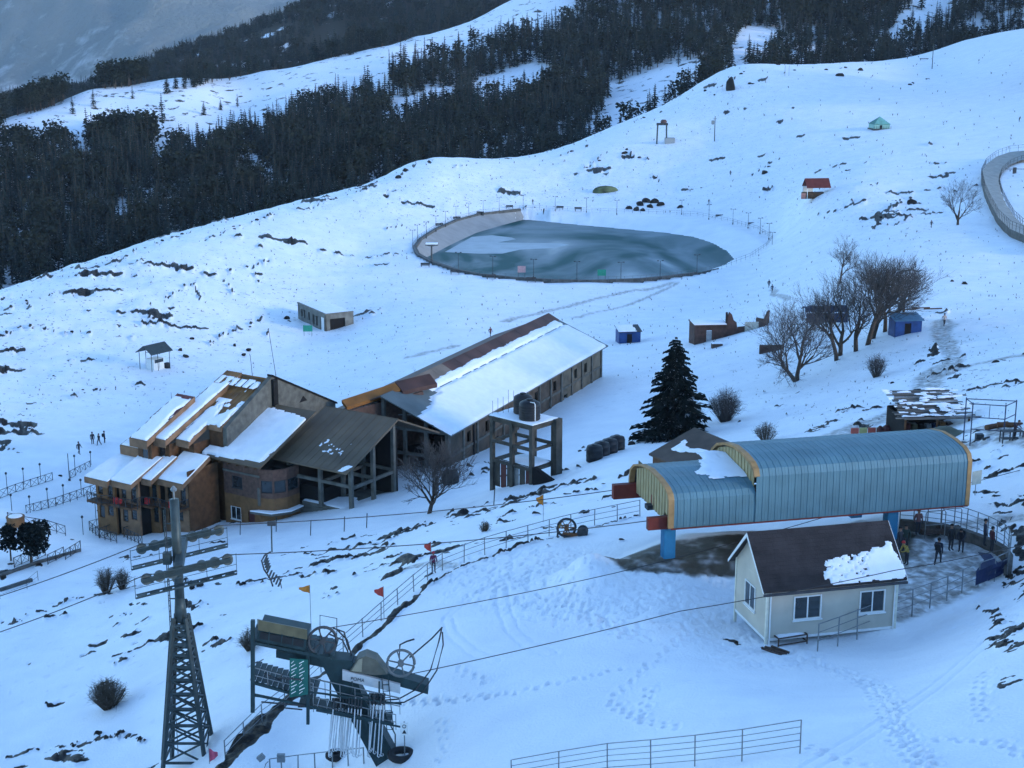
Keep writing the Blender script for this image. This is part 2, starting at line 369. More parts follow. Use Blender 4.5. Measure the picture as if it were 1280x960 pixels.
# dents: foot tracks, ski tracks, trodden yard
DZ = np.zeros(GX.shape)
def dents(cx, cy, r, depth):
    m = (np.abs(GX-cx) < r*2.5) & (np.abs(GY-cy) < r*2.5)
    if m.any():
        d = np.hypot(GX[m]-cx, GY[m]-cy)/r; DZ[m] += -depth*np.exp(-d**2*1.2)+depth*.35*np.exp(-((d-1.5)/.4)**2)
rng = np.random.default_rng(4)
for pl, n in [([(1011,823),(1058,841),(1098,858),(1115,882),(1125,909),(1146,939),(1170,965)],3),([(1166,925),(1216,929),(1253,929),(1285,948)],1),([(1011,932),(1038,945),(1090,962)],1),
              ([(759,875),(803,899),(816,858)],1),([(800,899),(853,909)],1),([(571,835),(611,852)],1),([(870,785),(820,825),(770,870)],1),([(930,828),(985,832),(1020,815)],2),
              ([(487,880),(560,876),(630,868)],2),([(630,868),(720,850),(780,835)],1),([(1230,840),(1225,880),(1235,900)],1),([(545,960),(560,930),(552,900)],1),([(700,745),(735,775),(790,800)],2)]:
    q = GP(pl)
    for k in range(n):
        off = rng.normal(0, .35) if k else 0
        for a, b in zip(q[:-1], q[1:]):
            L = (b-a).length; d = (b-a)/L; s = Vector((-d.y, d.x, 0)); t = rng.uniform(0, .3); sd = 1
            while t < L:
                c = a+d*t+s*(sd*.16+off+rng.normal(0, .05)); dents(c.x, c.y, rng.uniform(.15, .21), rng.uniform(.09, .16)); sd = -sd; t += rng.uniform(.42, .62)
for pl, off in [([(628,734),(629,755),(640,785),(662,806),(690,817)],.35),([(560,772),(566,790),(590,812),(620,826)],.3),([(1240,798),(1213,821),(1132,885),(1038,945),(1005,962)],.4),
                ([(690,757),(760,775),(810,800)],.25),([(560,770),(590,745),(640,722)],.25),([(830,855),(900,850),(960,862)],.25)]:
    q = [(p.x, p.y) for p in GP(pl)]
    d = seg_dist(GX, GY, q); DZ += -.07*np.exp(-((d-off)/.13)**2)
yard = sstep(0, 1, 1.6*np.exp(-((PXg-800)/170)**2-((PYg-745)/42)**2) + 1.3*np.exp(-((PXg-640)/110)**2-((PYg-715)/32)**2) + 1.2*np.exp(-((PXg-960)/70)**2-((PYg-815)/22)**2)
              +1.0*np.exp(-((PXg-1240)/60)**2-((PYg-770)/40)**2))
DZ += -.10*yard*sstep(.5, .68, fbm(GX/.36, GY/.36, 3, 61))
DZ += -.13*TRAMP*sstep(.45, .7, fbm(GX/.7, GY/.7, 3, 63))
rough = np.clip(dens*2, 0, 1)
DZ += (fbm(GX/9, GY/6, 4, 71)-.5)*(.25+1.0*rough)*np.clip(Dg/110, .5, 2.2)*(1-CONC)*np.where(PYg > 640, .6, 1)
inrim = in_poly(GX, GY, RXY); DZ[inrim & (DZ > 0)] = 0
BARE[inrim] = 0
DZ[(TRAMP > .9)] = np.minimum(DZ[(TRAMP > .9)], .02)
DZ += BARE*(fbm(GX/.9, GY/.9, 4, 81)-.42)*np.clip(Dg/95, .6, 3.0)
DZ += (fbm(GX/2.6+.4*fbm(GX/7,GY/7,2,3), GY/1.3, 4, 77)-.5)*.16*sstep(190, 60, Dg)*(1-CONC)
ZG = GZ0+DZ
nr, nc = GX.shape
idx = np.arange(nr*nc).reshape(nr, nc)
fq = np.stack([idx[:-1, :-1], idx[:-1, 1:], idx[1:, 1:], idx[1:, :-1]], -1).reshape(-1, 4)
TUFT = np.clip(.25+dens*1.6+.5*blob(560,250,200,30)+.4*blob(200,420,250,90), 0, 1)*sstep(560, 470, PYg)+.15*sstep(0, 1, dens*3)
TUFT *= (~inrim)

def snow_material():
    m = bpy.data.materials.new('snow_ground'); m.use_nodes = True; n = m.node_tree; L = n.links; b = n.nodes['Principled BSDF']
    def N(t, **k):
        q = n.nodes.new(t)
        for a, v in k.items(): q.inputs[a].default_value = v
        return q
    def at(nm): q = n.nodes.new('ShaderNodeAttribute'); q.attribute_name = nm; return q.outputs['Fac']
    tc = n.nodes.new('ShaderNodeTexCoord'); W = tc.outputs['Object']
    def noise(s, d=5):
        q = N('ShaderNodeTexNoise', Scale=s, Detail=d); L.new(W, q.inputs['Vector']); return q.outputs['Fac']
    def ramp(f, *st):
        r = n.nodes.new('ShaderNodeValToRGB'); e = r.color_ramp.elements
        while len(e) < len(st): e.new(.5)
        for q, (p, c) in zip(e, st): q.position = p; q.color = (*c, 1) if len(c) == 3 else c
        L.new(f, r.inputs['Fac']); return r.outputs[0]
    def mix(f, a, c):
        q = n.nodes.new('ShaderNodeMix'); q.data_type = 'RGBA'
        for s, i in ((f, 0), (a, 6), (c, 7)):
            if hasattr(s, 'is_output'): L.new(s, q.inputs[i])
            else: q.inputs[i].default_value = s
        return q.outputs[2]
    def math_(op, a, c):
        q = n.nodes.new('ShaderNodeMath'); q.operation = op; q.use_clamp = True
        for s, i in ((a, 0), (c, 1)):
            if hasattr(s, 'is_output'): L.new(s, q.inputs[i])
            else: q.inputs[i].default_value = s
        return q.outputs[0]
    snow = ramp(noise(.25, 6), (.3, (.80, .82, .85)), (.7, (.90, .91, .92)))
    dirty = ramp(noise(1.6, 7), (.33, (.17, .15, .13)), (.5, (.40, .385, .365)), (.68, (.76, .77, .78)))
    soil = ramp(noise(2.2, 8), (.3, (.006, .005, .005)), (.52, (.018, .014, .011)), (.74, (.095, .07, .042)))
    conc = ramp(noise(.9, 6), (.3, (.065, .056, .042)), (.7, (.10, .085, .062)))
    c = mix(at('tramp'), snow, dirty)
    tuft = math_('MULTIPLY', ramp(noise(1.1, 6), (.63, (0, 0, 0)), (.67, (1, 1, 1))), at('tuft'))
    c = mix(math_('MULTIPLY', tuft, .75), c, (.05, .042, .03, 1))
    edge = math_('ADD', at('bare'), math_('MULTIPLY', math_('SUBTRACT', noise(3.0, 4), .5), .9))
    bm_ = math_('MULTIPLY', ramp(edge, (.42, (0, 0, 0)), (.56, (1, 1, 1))), ramp(at('bare'), (.02, (0, 0, 0)), (.12, (1, 1, 1))))
    c = mix(bm_, c, soil)
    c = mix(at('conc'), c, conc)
    L.new(c, b.inputs['Base Color'])
    b.inputs['Roughness'].default_value = .55; b.inputs['Specular IOR Level'].default_value = .25
    h = n.nodes.new('ShaderNodeMath'); h.operation = 'MULTIPLY_ADD'; L.new(noise(.7, 8), h.inputs[0]); h.inputs[1].default_value = 1.2; L.new(noise(7, 6), h.inputs[2])
    bp = N('ShaderNodeBump', Strength=.5, Distance=.12); L.new(h.outputs[0], bp.inputs['Height']); L.new(bp.outputs[0], b.inputs['Normal'])
    return m
SNOWG = snow_material()
snow_ground = mesh_np('ground', np.c_[GX.ravel(), GY.ravel(), ZG.ravel()], fq, SNOWG, 'structure', True,
    {'bare': BARE, 'tramp': TRAMP, 'tuft': TUFT, 'conc': CONC})

# ================================================================ FAR SIDE OF THE VALLEY
def sheet(name, tps, a0, a1, na, r0, r1, nr_, m, amp=3.0, sc=40., sd=0):
    a, r = np.meshgrid(np.linspace(a0, a1, na), np.geomspace(r0, r1, nr_)); x, y = r*np.sin(a), r*np.cos(a)
    z = tps(*uv_of(x, y)) + (fbm(x/sc, y/sc, 5, 7+sd)-.5)*2*amp
    if sd == 1: z = np.where(r < np.interp(proj(x, y, z)[0], [c[0] for c in SIL], [P(*c).xy.length for c in SIL])*1.04, np.minimum(z, ground_np(x, y)-6), z)
    i = np.arange(na*nr_).reshape(nr_, na)
    f = np.stack([i[:-1, :-1], i[:-1, 1:], i[1:, 1:], i[1:, :-1]], -1).reshape(-1, 4)
    return mesh_np(name, np.c_[x.ravel(), y.ravel(), z.ravel()], f, m, 'structure')
CREST = [(-120,185,880),(0,152,900),(110,114,930),(225,95,960),(330,86,990),(430,70,1020),(500,53,1050),(560,36,1080),(640,2,1120),(760,-40,1150),(900,-60,1150),(1100,-80,1150),(1280,-95,1150),(1400,-110,1150)]
H1 = [(-120,320,640),(0,300,650),(0,230,740),(150,330,590),(150,240,700),(150,170,830),(300,300,590),(300,200,740),(300,140,880),(450,260,600),(450,180,740),(450,120,880),
      (600,220,640),(600,130,820),(600,80,950),(750,180,690),(750,90,880),(750,20,1010),(900,110,760),(900,40,900),(900,-20,1020),(1050,90,800),(1050,20,950),(1200,70,860),(1200,0,980),(1280,50,900)]
hp = [P(*c) for c in CREST+H1]
for c in CREST:
    q = P(*c); hp += [Vector((q.x*1.1, q.y*1.1, q.z-35)), Vector((q.x*1.3, q.y*1.3, q.z-150))]
HILL1 = TPS([uv_of(p.x, p.y) for p in hp], [p.z for p in hp], 1e-3)
C2 = [(-200,165,1600),(0,128,1600),(130,104,1600),(200,78,1620),(260,60,1650),(330,36,1680),(380,14,1700),(460,-20,1750),(640,-90,1800),(900,-150,1850)]
hp2 = [P(*c) for c in C2]
for c in C2:
    q = P(*c); hp2 += [Vector((q.x*.8, q.y*.8, q.z-105)), Vector((q.x*.62, q.y*.62, q.z-230)), Vector((q.x*1.15, q.y*1.15, q.z-90)), Vector((q.x*1.4, q.y*1.4, q.z-260))]
HILL2 = TPS([uv_of(p.x, p.y) for p in hp2], [p.z for p in hp2], 1e-3)

def slope_material(name, snow_lo, snow_hi, s):
    m = bpy.data.materials.new(name); m.use_nodes = True; n = m.node_tree; L = n.links; b = n.nodes['Principled BSDF']
    tc = n.nodes.new('ShaderNodeTexCoord')
    def nz(sc, d=7):
        q = n.nodes.new('ShaderNodeTexNoise'); q.inputs['Scale'].default_value = sc; q.inputs['Detail'].default_value = d
        q.inputs['Roughness'].default_value = .62; L.new(tc.outputs['Object'], q.inputs['Vector']); return q.outputs['Fac']
    r = n.nodes.new('ShaderNodeValToRGB'); e = r.color_ramp.elements
    e[0].position, e[1].position = snow_lo, snow_hi; e[0].color = (.86, .87, .9, 1); e[1].color = (.05, .042, .03, 1)
    L.new(nz(s), r.inputs[0]); L.new(r.outputs[0], b.inputs['Base Color']); b.inputs['Roughness'].default_value = .8
    b.inputs['Specular IOR Level'].default_value = .1
    return m
hill1 = sheet('hillside', HILL1, -.42, .42, 260, 560, 1500, 220, slope_material('snowy_hillside', .585, .64, .14), 2.5, 40, 1)
hill2 = sheet('ridge', HILL2, -.5, .3, 160, 1000, 2300, 120, slope_material('wooded_ridge', .34, .40, .03), 6, 80, 2)

# far mountains across the valley
def mountain(name, x0, x1, y0, y1, nx, ny, fz, m):
    x, y = np.meshgrid(np.linspace(x0, x1, nx), np.linspace(y0, y1, ny)); z = fz(x, y)
    i = np.arange(nx*ny).reshape(ny, nx); f = np.stack([i[:-1, :-1], i[:-1, 1:], i[1:, 1:], i[1:, :-1]], -1).reshape(-1, 4)
    return mesh_np(name, np.c_[x.ravel(), y.ravel(), z.ravel()], f, m, 'structure')
def fz(x, y):
    base = -420 + (y-3000)*.17
    rid = 1-np.abs(2*fbm((x*.8+y*.55)/1300, (y*.5-x*.35)/2400, 5, 31)-1)
    spur = 330*np.exp(-((x*.62+y*.78-3000+(fbm(x/300, y/300, 3, 3)-.5)*260)/330)**2)*sstep(3000, 4600, y)
    h = base + (rid-.6)*420 + spur*.5 + (fbm(x/160, y/160, 4, 35)-.5)*90
    return np.where(h > 150, 150+130*np.tanh((h-150)/130), h)
mm = bpy.data.materials.new('far_mountain'); mm.use_nodes = True
n = mm.node_tree; L = n.links; b = n.nodes['Principled BSDF']; tc = n.nodes.new('ShaderNodeTexCoord')
def _nz(sc, d):
    q = n.nodes.new('ShaderNodeTexNoise'); q.inputs['Scale'].default_value = sc; q.inputs['Detail'].default_value = d; q.inputs['Roughness'].default_value = .65
    L.new(tc.outputs['Object'], q.inputs['Vector']); return q.outputs['Fac']
r1 = n.nodes.new('ShaderNodeValToRGB'); e = r1.color_ramp.elements; e[0].position, e[1].position = .58, .72
e[0].color = (.20, .215, .21, 1); e[1].color = (.6, .6, .62, 1)
mx = n.nodes.new('ShaderNodeMath'); mx.operation = 'MULTIPLY_ADD'; L.new(_nz(.02, 4), mx.inputs[0]); mx.inputs[1].default_value = .35
ad = n.nodes.new('ShaderNodeMath'); ad.operation = 'MULTIPLY'; L.new(_nz(.0016, 6), ad.inputs[0]); ad.inputs[1].default_value = .75; L.new(ad.outputs[0], mx.inputs[2])
L.new(mx.outputs[0], r1.inputs[0]); L.new(r1.outputs[0], b.inputs['Base Color']); b.inputs['Roughness'].default_value = .9
bp = n.nodes.new('ShaderNodeBump'); bp.inputs['Strength'].default_value = 1; bp.inputs['Distance'].default_value = 14; L.new(_nz(.06, 5), bp.inputs['Height']); L.new(bp.outputs[0], b.inputs['Normal'])
mountain('mountain', -5200, 1800, 3000, 8800, 260, 240, fz, mm)
mountain('valley_floor', -9000, 9000, -3000, 9000, 24, 24, lambda x, y: x*0-440, mm)

# ---------------------------------------------------------------- trees
def leaf_material(name, c1, c2, snow=.12):
    m = bpy.data.materials.new(name); m.use_nodes = True; n = m.node_tree; L = n.links; b = n.nodes['Principled BSDF']
    oi = n.nodes.new('ShaderNodeObjectInfo'); tc = n.nodes.new('ShaderNodeTexCoord')
    q = n.nodes.new('ShaderNodeTexNoise'); q.inputs['Scale'].default_value = .9; q.inputs['Detail'].default_value = 3; L.new(tc.outputs['Object'], q.inputs['Vector'])
    ad = n.nodes.new('ShaderNodeMath'); ad.operation = 'MULTIPLY_ADD'; L.new(oi.outputs['Random'], ad.inputs[0]); ad.inputs[1].default_value = .6
    s = n.nodes.new('ShaderNodeMath'); s.operation = 'MULTIPLY'; L.new(q.outputs['Fac'], s.inputs[0]); s.inputs[1].default_value = .5; L.new(s.outputs[0], ad.inputs[2])
    r = n.nodes.new('ShaderNodeValToRGB'); e = r.color_ramp.elements; e[0].position, e[1].position = .2, .85; e[0].color = (*c1, 1); e[1].color = (*c2, 1)
    L.new(ad.outputs[0], r.inputs[0])
    ge = n.nodes.new('ShaderNodeNewGeometry'); sx = n.nodes.new('ShaderNodeSeparateXYZ'); L.new(ge.outputs['True Normal'], sx.inputs[0])
    ab = n.nodes.new('ShaderNodeMath'); ab.operation = 'ABSOLUTE'; L.new(sx.outputs['Z'], ab.inputs[0])
    q2 = n.nodes.new('ShaderNodeTexNoise'); q2.inputs['Scale'].default_value = 1.7; q2.inputs['Detail'].default_value = 3; L.new(tc.outputs['Object'], q2.inputs['Vector'])
    mu = n.nodes.new('ShaderNodeMath'); mu.operation = 'MULTIPLY'; L.new(ab.outputs[0], mu.inputs[0]); L.new(q2.outputs['Fac'], mu.inputs[1])
    r2 = n.nodes.new('ShaderNodeValToRGB'); e = r2.color_ramp.elements; e[0].position, e[1].position = .56, .62; e[0].color = (0,0,0,1); e[1].color = (snow*4, snow*4, snow*4, 1)
    L.new(mu.outputs[0], r2.inputs[0])
    mi = n.nodes.new('ShaderNodeMix'); mi.data_type = 'RGBA'; L.new(r2.outputs[0], mi.inputs[0]); L.new(r.outputs[0], mi.inputs[6]); mi.inputs[7].default_value = (.7, .72, .75, 1)
    L.new(mi.outputs[2], b.inputs['Base Color']); b.inputs['Roughness'].default_value = .9; b.inputs['Specular IOR Level'].default_value = .08
    return m
FIR = leaf_material('fir_needles', (.006, .011, .012), (.019, .030, .027))
OAK = leaf_material('oak_leaves', (.009, .014, .011), (.024, .028, .02), .06)
BARK = mat('bark', (.06, .045, .035), .95, .3, 6)
def conifer_mesh(seed, h=10., rad=2.2, tiers=15, per=8, lean=.0, bare=.1, fine=1, m=FIR):
    rg = random.Random(seed); mb = MB()
    for i in range(tiers):
        t = i/(tiers-1); z0 = h*(bare+(1-bare)*(t**.92)); R0 = rad*((1-t)**(.8 if fine == 1 else .62)+.05)*rg.uniform(.75, 1.15)
        k = max(4, int(per*(1-.45*t))); a0 = rg.uniform(0, 6.3)
        for j in range(k):
            a = a0+6.283*j/k+rg.uniform(-.3, .3); Rb = R0*rg.uniform(.6, 1.18); dr = Rb*rg.uniform(.18, .5)
            ca, sa = math.cos(a), math.sin(a); wd = Rb*rg.uniform(.22, .36)
            def pt(f, w, dz): return (ca*Rb*f-sa*w, sa*Rb*f+ca*w, z0+dz)
            s = 1 if not fine > 1 else fine
            if fine == 1:
                mb.add([pt(.05,0,.25*h/tiers), pt(.5,wd,-dr*.35), pt(1,0,-dr), pt(.5,-wd,-dr*.35), pt(.62,0,.10*Rb-dr*.4)], [(0,1,4),(1,2,4),(2,3,4),(3,0,4)])
            else:
                mb.tube(pt(0,0,0), pt(.95,0,-dr*.85), .03*Rb/rad+.012, 3, .005, False)
                for q in range(fine):
                    f = .15+.85*q/(fine-1); w2 = wd*(1.25-f)*1.5*rg.uniform(.7, 1.2); l = Rb*.28
                    for sg in (-1, 1):
                        p0 = Vector(pt(f*.93, 0, -dr*f*.85+.03)); tip = Vector(pt(min(f+.22, 1.08), sg*w2, -dr*f-.12*rg.random()-.1*w2))
                        q1 = Vector(pt(f*.93+.10, sg*w2*.45, -dr*f*.8+.07)); q2 = Vector(pt(f*.93+.01, sg*w2*.6, -dr*f*.8-.14))
                        mb.add([p0, q1, tip, q2], [(0,1,2),(0,2,3)])
    me_o = mb.build('crown', m); me = me_o.data; bpy.data.objects.remove(me_o); return me
def clump_mesh(seed, h=9., rad=3.2, n=230, m=OAK, ls=1.0):
    rg = random.Random(seed); mb = MB(); lobes = [(rg.uniform(-.5,.5)*rad, rg.uniform(-.5,.5)*rad, h*rg.uniform(.4,.85), rad*rg.uniform(.4,.62)) for _ in range(9)]
    for i in range(n):
        lx, ly, lz, lr = rg.choice(lobes); d = Vector((rg.gauss(0,1), rg.gauss(0,1), rg.gauss(0,.8))).normalized()*lr*rg.uniform(.65, 1.1)
        c = Vector((lx, ly, lz))+d; s = rg.uniform(.3, .62)*ls; u = Vector((rg.gauss(0,1), rg.gauss(0,1), rg.gauss(0,.6))).normalized(); v = u.cross(Vector((rg.gauss(0,1), rg.gauss(0,1), rg.gauss(0,1)))).normalized()
        mb.add([c-u*s, c+v*s*.8, c+u*s, c-v*s*.7], [(0,1,2,3)])
    o = mb.build('crown', m); me = o.data; bpy.data.objects.remove(o); return me
def trunk_mesh(h, r):
    mb = MB().tube((0,0,-1.2), (0,0,h), r, 6, r*.25); o = mb.build('trunk', BARK); me = o.data; bpy.data.objects.remove(o); return me
CROWNS = [conifer_mesh(1,10,1.9,16,8), conifer_mesh(2,10,1.5,17,7), conifer_mesh(3,10,2.5,14,9,bare=.16), conifer_mesh(4,10,1.25,18,6,bare=.22), clump_mesh(5), clump_mesh(6,8,3.0)]
TRUNKS = [trunk_mesh(9.5,.22), trunk_mesh(9.5,.2), trunk_mesh(9,.26), trunk_mesh(9.6,.18), trunk_mesh(6,.3), trunk_mesh(5.5,.3)]
CLEAR = [[(0,150),(40,142),(75,130),(80,118),(110,111),(150,116),(190,97),(225,92),(232,116),(265,104),(330,86),(430,70),(500,50),(560,32),(640,-5),(725,-10),(722,4),(650,18),(600,38),(560,52),(500,68),(470,85),(440,98),(400,106),(370,117),(330,132),(300,142),(280,160),(255,172),(195,168),(185,142),(110,152),(70,162),(0,168)],
 [(470,152),(500,126),(540,112),(575,115),(562,131),(520,139),(482,152)],[(585,118),(608,97),(650,82),(695,84),(672,106),(640,126),(602,124)],
 [(735,166),(758,124),(790,92),(850,70),(880,78),(862,112),(800,146),(765,168)],[(902,92),(915,60),(935,40),(978,34),(962,58),(945,82)],[(1108,52),(1128,20),(1146,0),(1200,-4),(1162,32),(1124,52)],
 [(84,205),(96,188),(112,190),(108,215)],[(182,200),(200,186),(214,196),(206,208)],[(296,215),(304,180),(312,176),(318,200),(340,214),(335,224),(312,214)],[(212,250),(220,232),(226,236),(224,262)],[(146,275),(152,256),(158,262),(156,282)]]
_sx = [c[0] for c in SIL]; _sy = [c[1] for c in SIL]
rg = np.random.default_rng(11)
def scatter(tps, a0, a1, r0, r1, n, mind):
    a = rg.uniform(a0, a1, n); r = np.sqrt(rg.uniform(r0*r0, r1*r1, n)); x, y = r*np.sin(a), r*np.cos(a)
    cell = {}; keep = []
    for i in range(n):
        k = (int(x[i]//mind), int(y[i]//mind))
        if k in cell: continue
        cell[k] = 1; keep.append(i)
    x, y = x[keep], y[keep]; z = tps(*uv_of(x, y)); return x, y, z
x, y, z = scatter(HILL1, -.37, .37, 585, 1120, 30000, 4.7)
px, py, D = proj(x, y, z)
wob = (fbm(x/14, y/14, 3, 5)-.5)*14
cl = np.zeros(len(x), bool)
for ci, c in enumerate(CLEAR): cl |= in_poly(px+wob, py+wob*.5, c) | in_poly(px+wob, py+wob*.5-(14 if ci == 0 else 8), c) | (in_poly(px+wob*.6, py-24, c) if ci == 0 else False)
cl |= (fbm(x/26, y/26, 3, 51) > .70)
sily = np.interp(px, _sx, _sy)
nearh = np.hypot(x, y)
pz = ground_np(x, y)
ok = (z > pz-1) & (py-16*1900/D*1.0 < sily+4) & ~cl & (nearh < np.interp(px, [c[0] for c in CREST], [P(*c).xy.length for c in CREST])*1.03)
x, y, z, px, py, D = (q[ok] for q in (x, y, z, px, py, D))
hgt = rg.uniform(10.5, 18.5, len(x))*np.where(px < 200, 1.08, 1)*(.75+.5*fbm(x/60, y/60, 2, 91))
kind = rg.choice(6, len(x), p=[.3, .24, .16, .15, .09, .06])
lefty = (px < 190) & (py < 190); kind[lefty & (rg.random(len(x)) < .6)] = rg.choice([4, 5], int((lefty & True).sum()))[:int((lefty & (rg.random(len(x)) < 2)).sum())][0] if lefty.any() else 4
vis = np.minimum(hgt/D*1900, np.interp(px, _sx, _sy)-(py-hgt*1900/D)) + rg.uniform(0, 8, len(x))
vis[(px < -5) | (px > 1285) | (py < 6)] = 0
order = np.argsort(-vis); ind = order[:235]; rest = order[235:]
TREE_G = 'conifers in the forest across the valley'
def plant(x, y, z, h, k, label, group):
    t = thing('conifer_tree' if k < 4 else 'evergreen_tree', label, 'tree', (x, y, z-.3), random.uniform(0, 6.28), group)
    s = h/(10 if k < 4 else 9); t.scale = (s, s, s)
    put('trunk', TRUNKS[k], t); put('crown', CROWNS[k], t); return t
FIRST = {}
for i in ind:
    k = int(kind[i])
    t = plant(float(x[i]), float(y[i]), float(z[i]), float(hgt[i]), k, 'dark conifer at the front of the forest behind the snowy brow' if k < 4 else 'dark bushy evergreen at the front of the forest behind the snowy brow', TREE_G if k < 4 else 'bushy evergreens in the forest')
    FIRST.setdefault(k, t)
lone = [(203,153,17),(117,133,12),(91,143,12),(209,118,13),(220,112,11),(166,125,9),(255,145,9),(276,140,8),(297,133,8),(487,140,10),(485,180,14),(538,125,8),(655,100,7),(848,80,10),(700,118,9),(910,130,14),(936,68,12),(948,92,12),(1152,12,14),(1140,30,12)]
def ray_on(tps, px, py, d0, d1):
    D = np.linspace(d0, d1, 800); a, b = (px-640)/FPX, (480-py)/FPX
    x, y, z = a*D, D*(CP+SP*b), CAMZ+D*(-SP+CP*b); h = tps(*uv_of(x, y))-z; i = int(np.argmax(h > 0)); return P(px, py, D[i]) if h[i] > 0 else None
for (a, b_, h) in lone:
    q = ray_on(HILL1, a, b_, 600, 1200)
    if q: plant(q.x, q.y, q.z, h, random.choice([0, 2]), 'lone dark conifer on an open snowy clearing among the far forest', 'lone conifers on the far snow clearings')
def gn_forest(name, x, y, z, h, label, kinds):
    me = bpy.data.meshes.new(name); me.vertices.add(len(x)); me.vertices.foreach_set('co', np.c_[x, y, z-.3].astype(np.float32).ravel())
    a = me.attributes.new('size', 'FLOAT', 'POINT'); a.data.foreach_set('value', (h/10).astype(np.float32))
    o = bpy.data.objects.new(name, me); COL.objects.link(o); tag(o, label, 'forest', None, 'stuff')
    ng = bpy.data.node_groups.new(name, 'GeometryNodeTree'); ng.interface.new_socket('Geometry', in_out='INPUT', socket_type='NodeSocketGeometry'); ng.interface.new_socket('Geometry', in_out='OUTPUT', socket_type='NodeSocketGeometry')
    N = ng.nodes.new; L = ng.links; gi, go = N('NodeGroupInput'), N('NodeGroupOutput')
    jo = N('GeometryNodeJoinGeometry')
    for k in kinds:
        j2 = N('GeometryNodeJoinGeometry'); gi2 = N('GeometryNodeGeometryToInstance')
        for ch in FIRST[k].children:
            oi = N('GeometryNodeObjectInfo'); oi.transform_space = 'ORIGINAL'; oi.inputs['Object'].default_value = ch; L.new(oi.outputs['Geometry'], j2.inputs[0])
        L.new(j2.outputs[0], gi2.inputs[0]); L.new(gi2.outputs[0], jo.inputs[0])
    ip = N('GeometryNodeInstanceOnPoints'); ip.inputs['Pick Instance'].default_value = True
    L.new(gi.outputs[0], ip.inputs['Points']); L.new(jo.outputs[0], ip.inputs['Instance'])
    ri = N('FunctionNodeRandomValue'); ri.data_type = 'INT'; ri.inputs['Min'].default_value = 0; ri.inputs['Max'].default_value = len(kinds)-1
    L.new(ri.outputs[2], ip.inputs['Instance Index'])
    rr_ = N('FunctionNodeRandomValue'); rr_.data_type = 'FLOAT_VECTOR'; rr_.inputs['Min'].default_value = (-.04, -.04, 0); rr_.inputs['Max'].default_value = (.04, .04, 6.28); rr_.inputs['Seed'].default_value = 3
    L.new(rr_.outputs[0], ip.inputs['Rotation'])
    na = N('GeometryNodeInputNamedAttribute'); na.data_type = 'FLOAT'; na.inputs['Name'].default_value = 'size'; L.new(na.outputs[0], ip.inputs['Scale'])
    L.new(ip.outputs[0], go.inputs[0]); md = o.modifiers.new('scatter', 'NODES'); md.node_group = ng; return o
for k in range(6):
    if k not in FIRST:
        i = order[300+k]; FIRST[k] = plant(float(x[i]), float(y[i]), float(z[i]), float(hgt[i]), k, 'dark bushy evergreen at the front of the forest behind the snowy brow', 'bushy evergreens in the forest')
left = rest[(px[rest] < 195) & (py[rest] < 200)]; other = rest[~((px[rest] < 195) & (py[rest] < 200))]
gn_forest('forest', x[other], y[other], z[other], hgt[other], 'dense dark conifer forest covering the slope beyond the snowy brow', [0, 1, 2, 3, 0, 1, 4])
gn_forest('mixed_wood', x[left], y[left], z[left], hgt[left], 'mixed wood toned warm for low sun at the end of the far slope below the ridge snow', [4, 5, 4, 0])  # bushy, warmer-toned trees here stand in for sunlit crowns
x, y, z = scatter(HILL2, -.40, .1, 1250, 1820, 40000, 7.5)
px, py, D = proj(x, y, z)
ok = (px > -40) & (py < 260) & (py > -25) & (fbm(x/60, y/60, 3, 8) < .68)
x, y, z = x[ok], y[ok], z[ok]
gn_forest('distant_forest', x, y, z, rg.uniform(11, 19, len(x)), 'hazy dark forest on the distant ridge in front of the blue mountain', [0, 1, 2, 4])

# ---------------------------------------------------------------- haze
hz = MB().box(-9500, 9500, -3500, 9500, -460, 330).build('haze', mat('_tmp', (1,1,1)))
hm = bpy.data.materials.new('haze'); hm.use_nodes = True; n = hm.node_tree
for q in list(n.nodes): n.nodes.remove(q)
out = n.nodes.new('ShaderNodeOutputMaterial'); pv = n.nodes.new('ShaderNodeVolumePrincipled')
pv.inputs['Color'].default_value = (.75, .86, 1, 1); pv.inputs['Density'].default_value = .00004; pv.inputs['Anisotropy'].default_value = .2
n.links.new(pv.outputs[0], out.inputs['Volume']); hz.data.materials.clear(); hz.data.materials.append(hm); hz['kind'] = 'stuff'; hz['label'] = 'thin blue haze in the valley air'

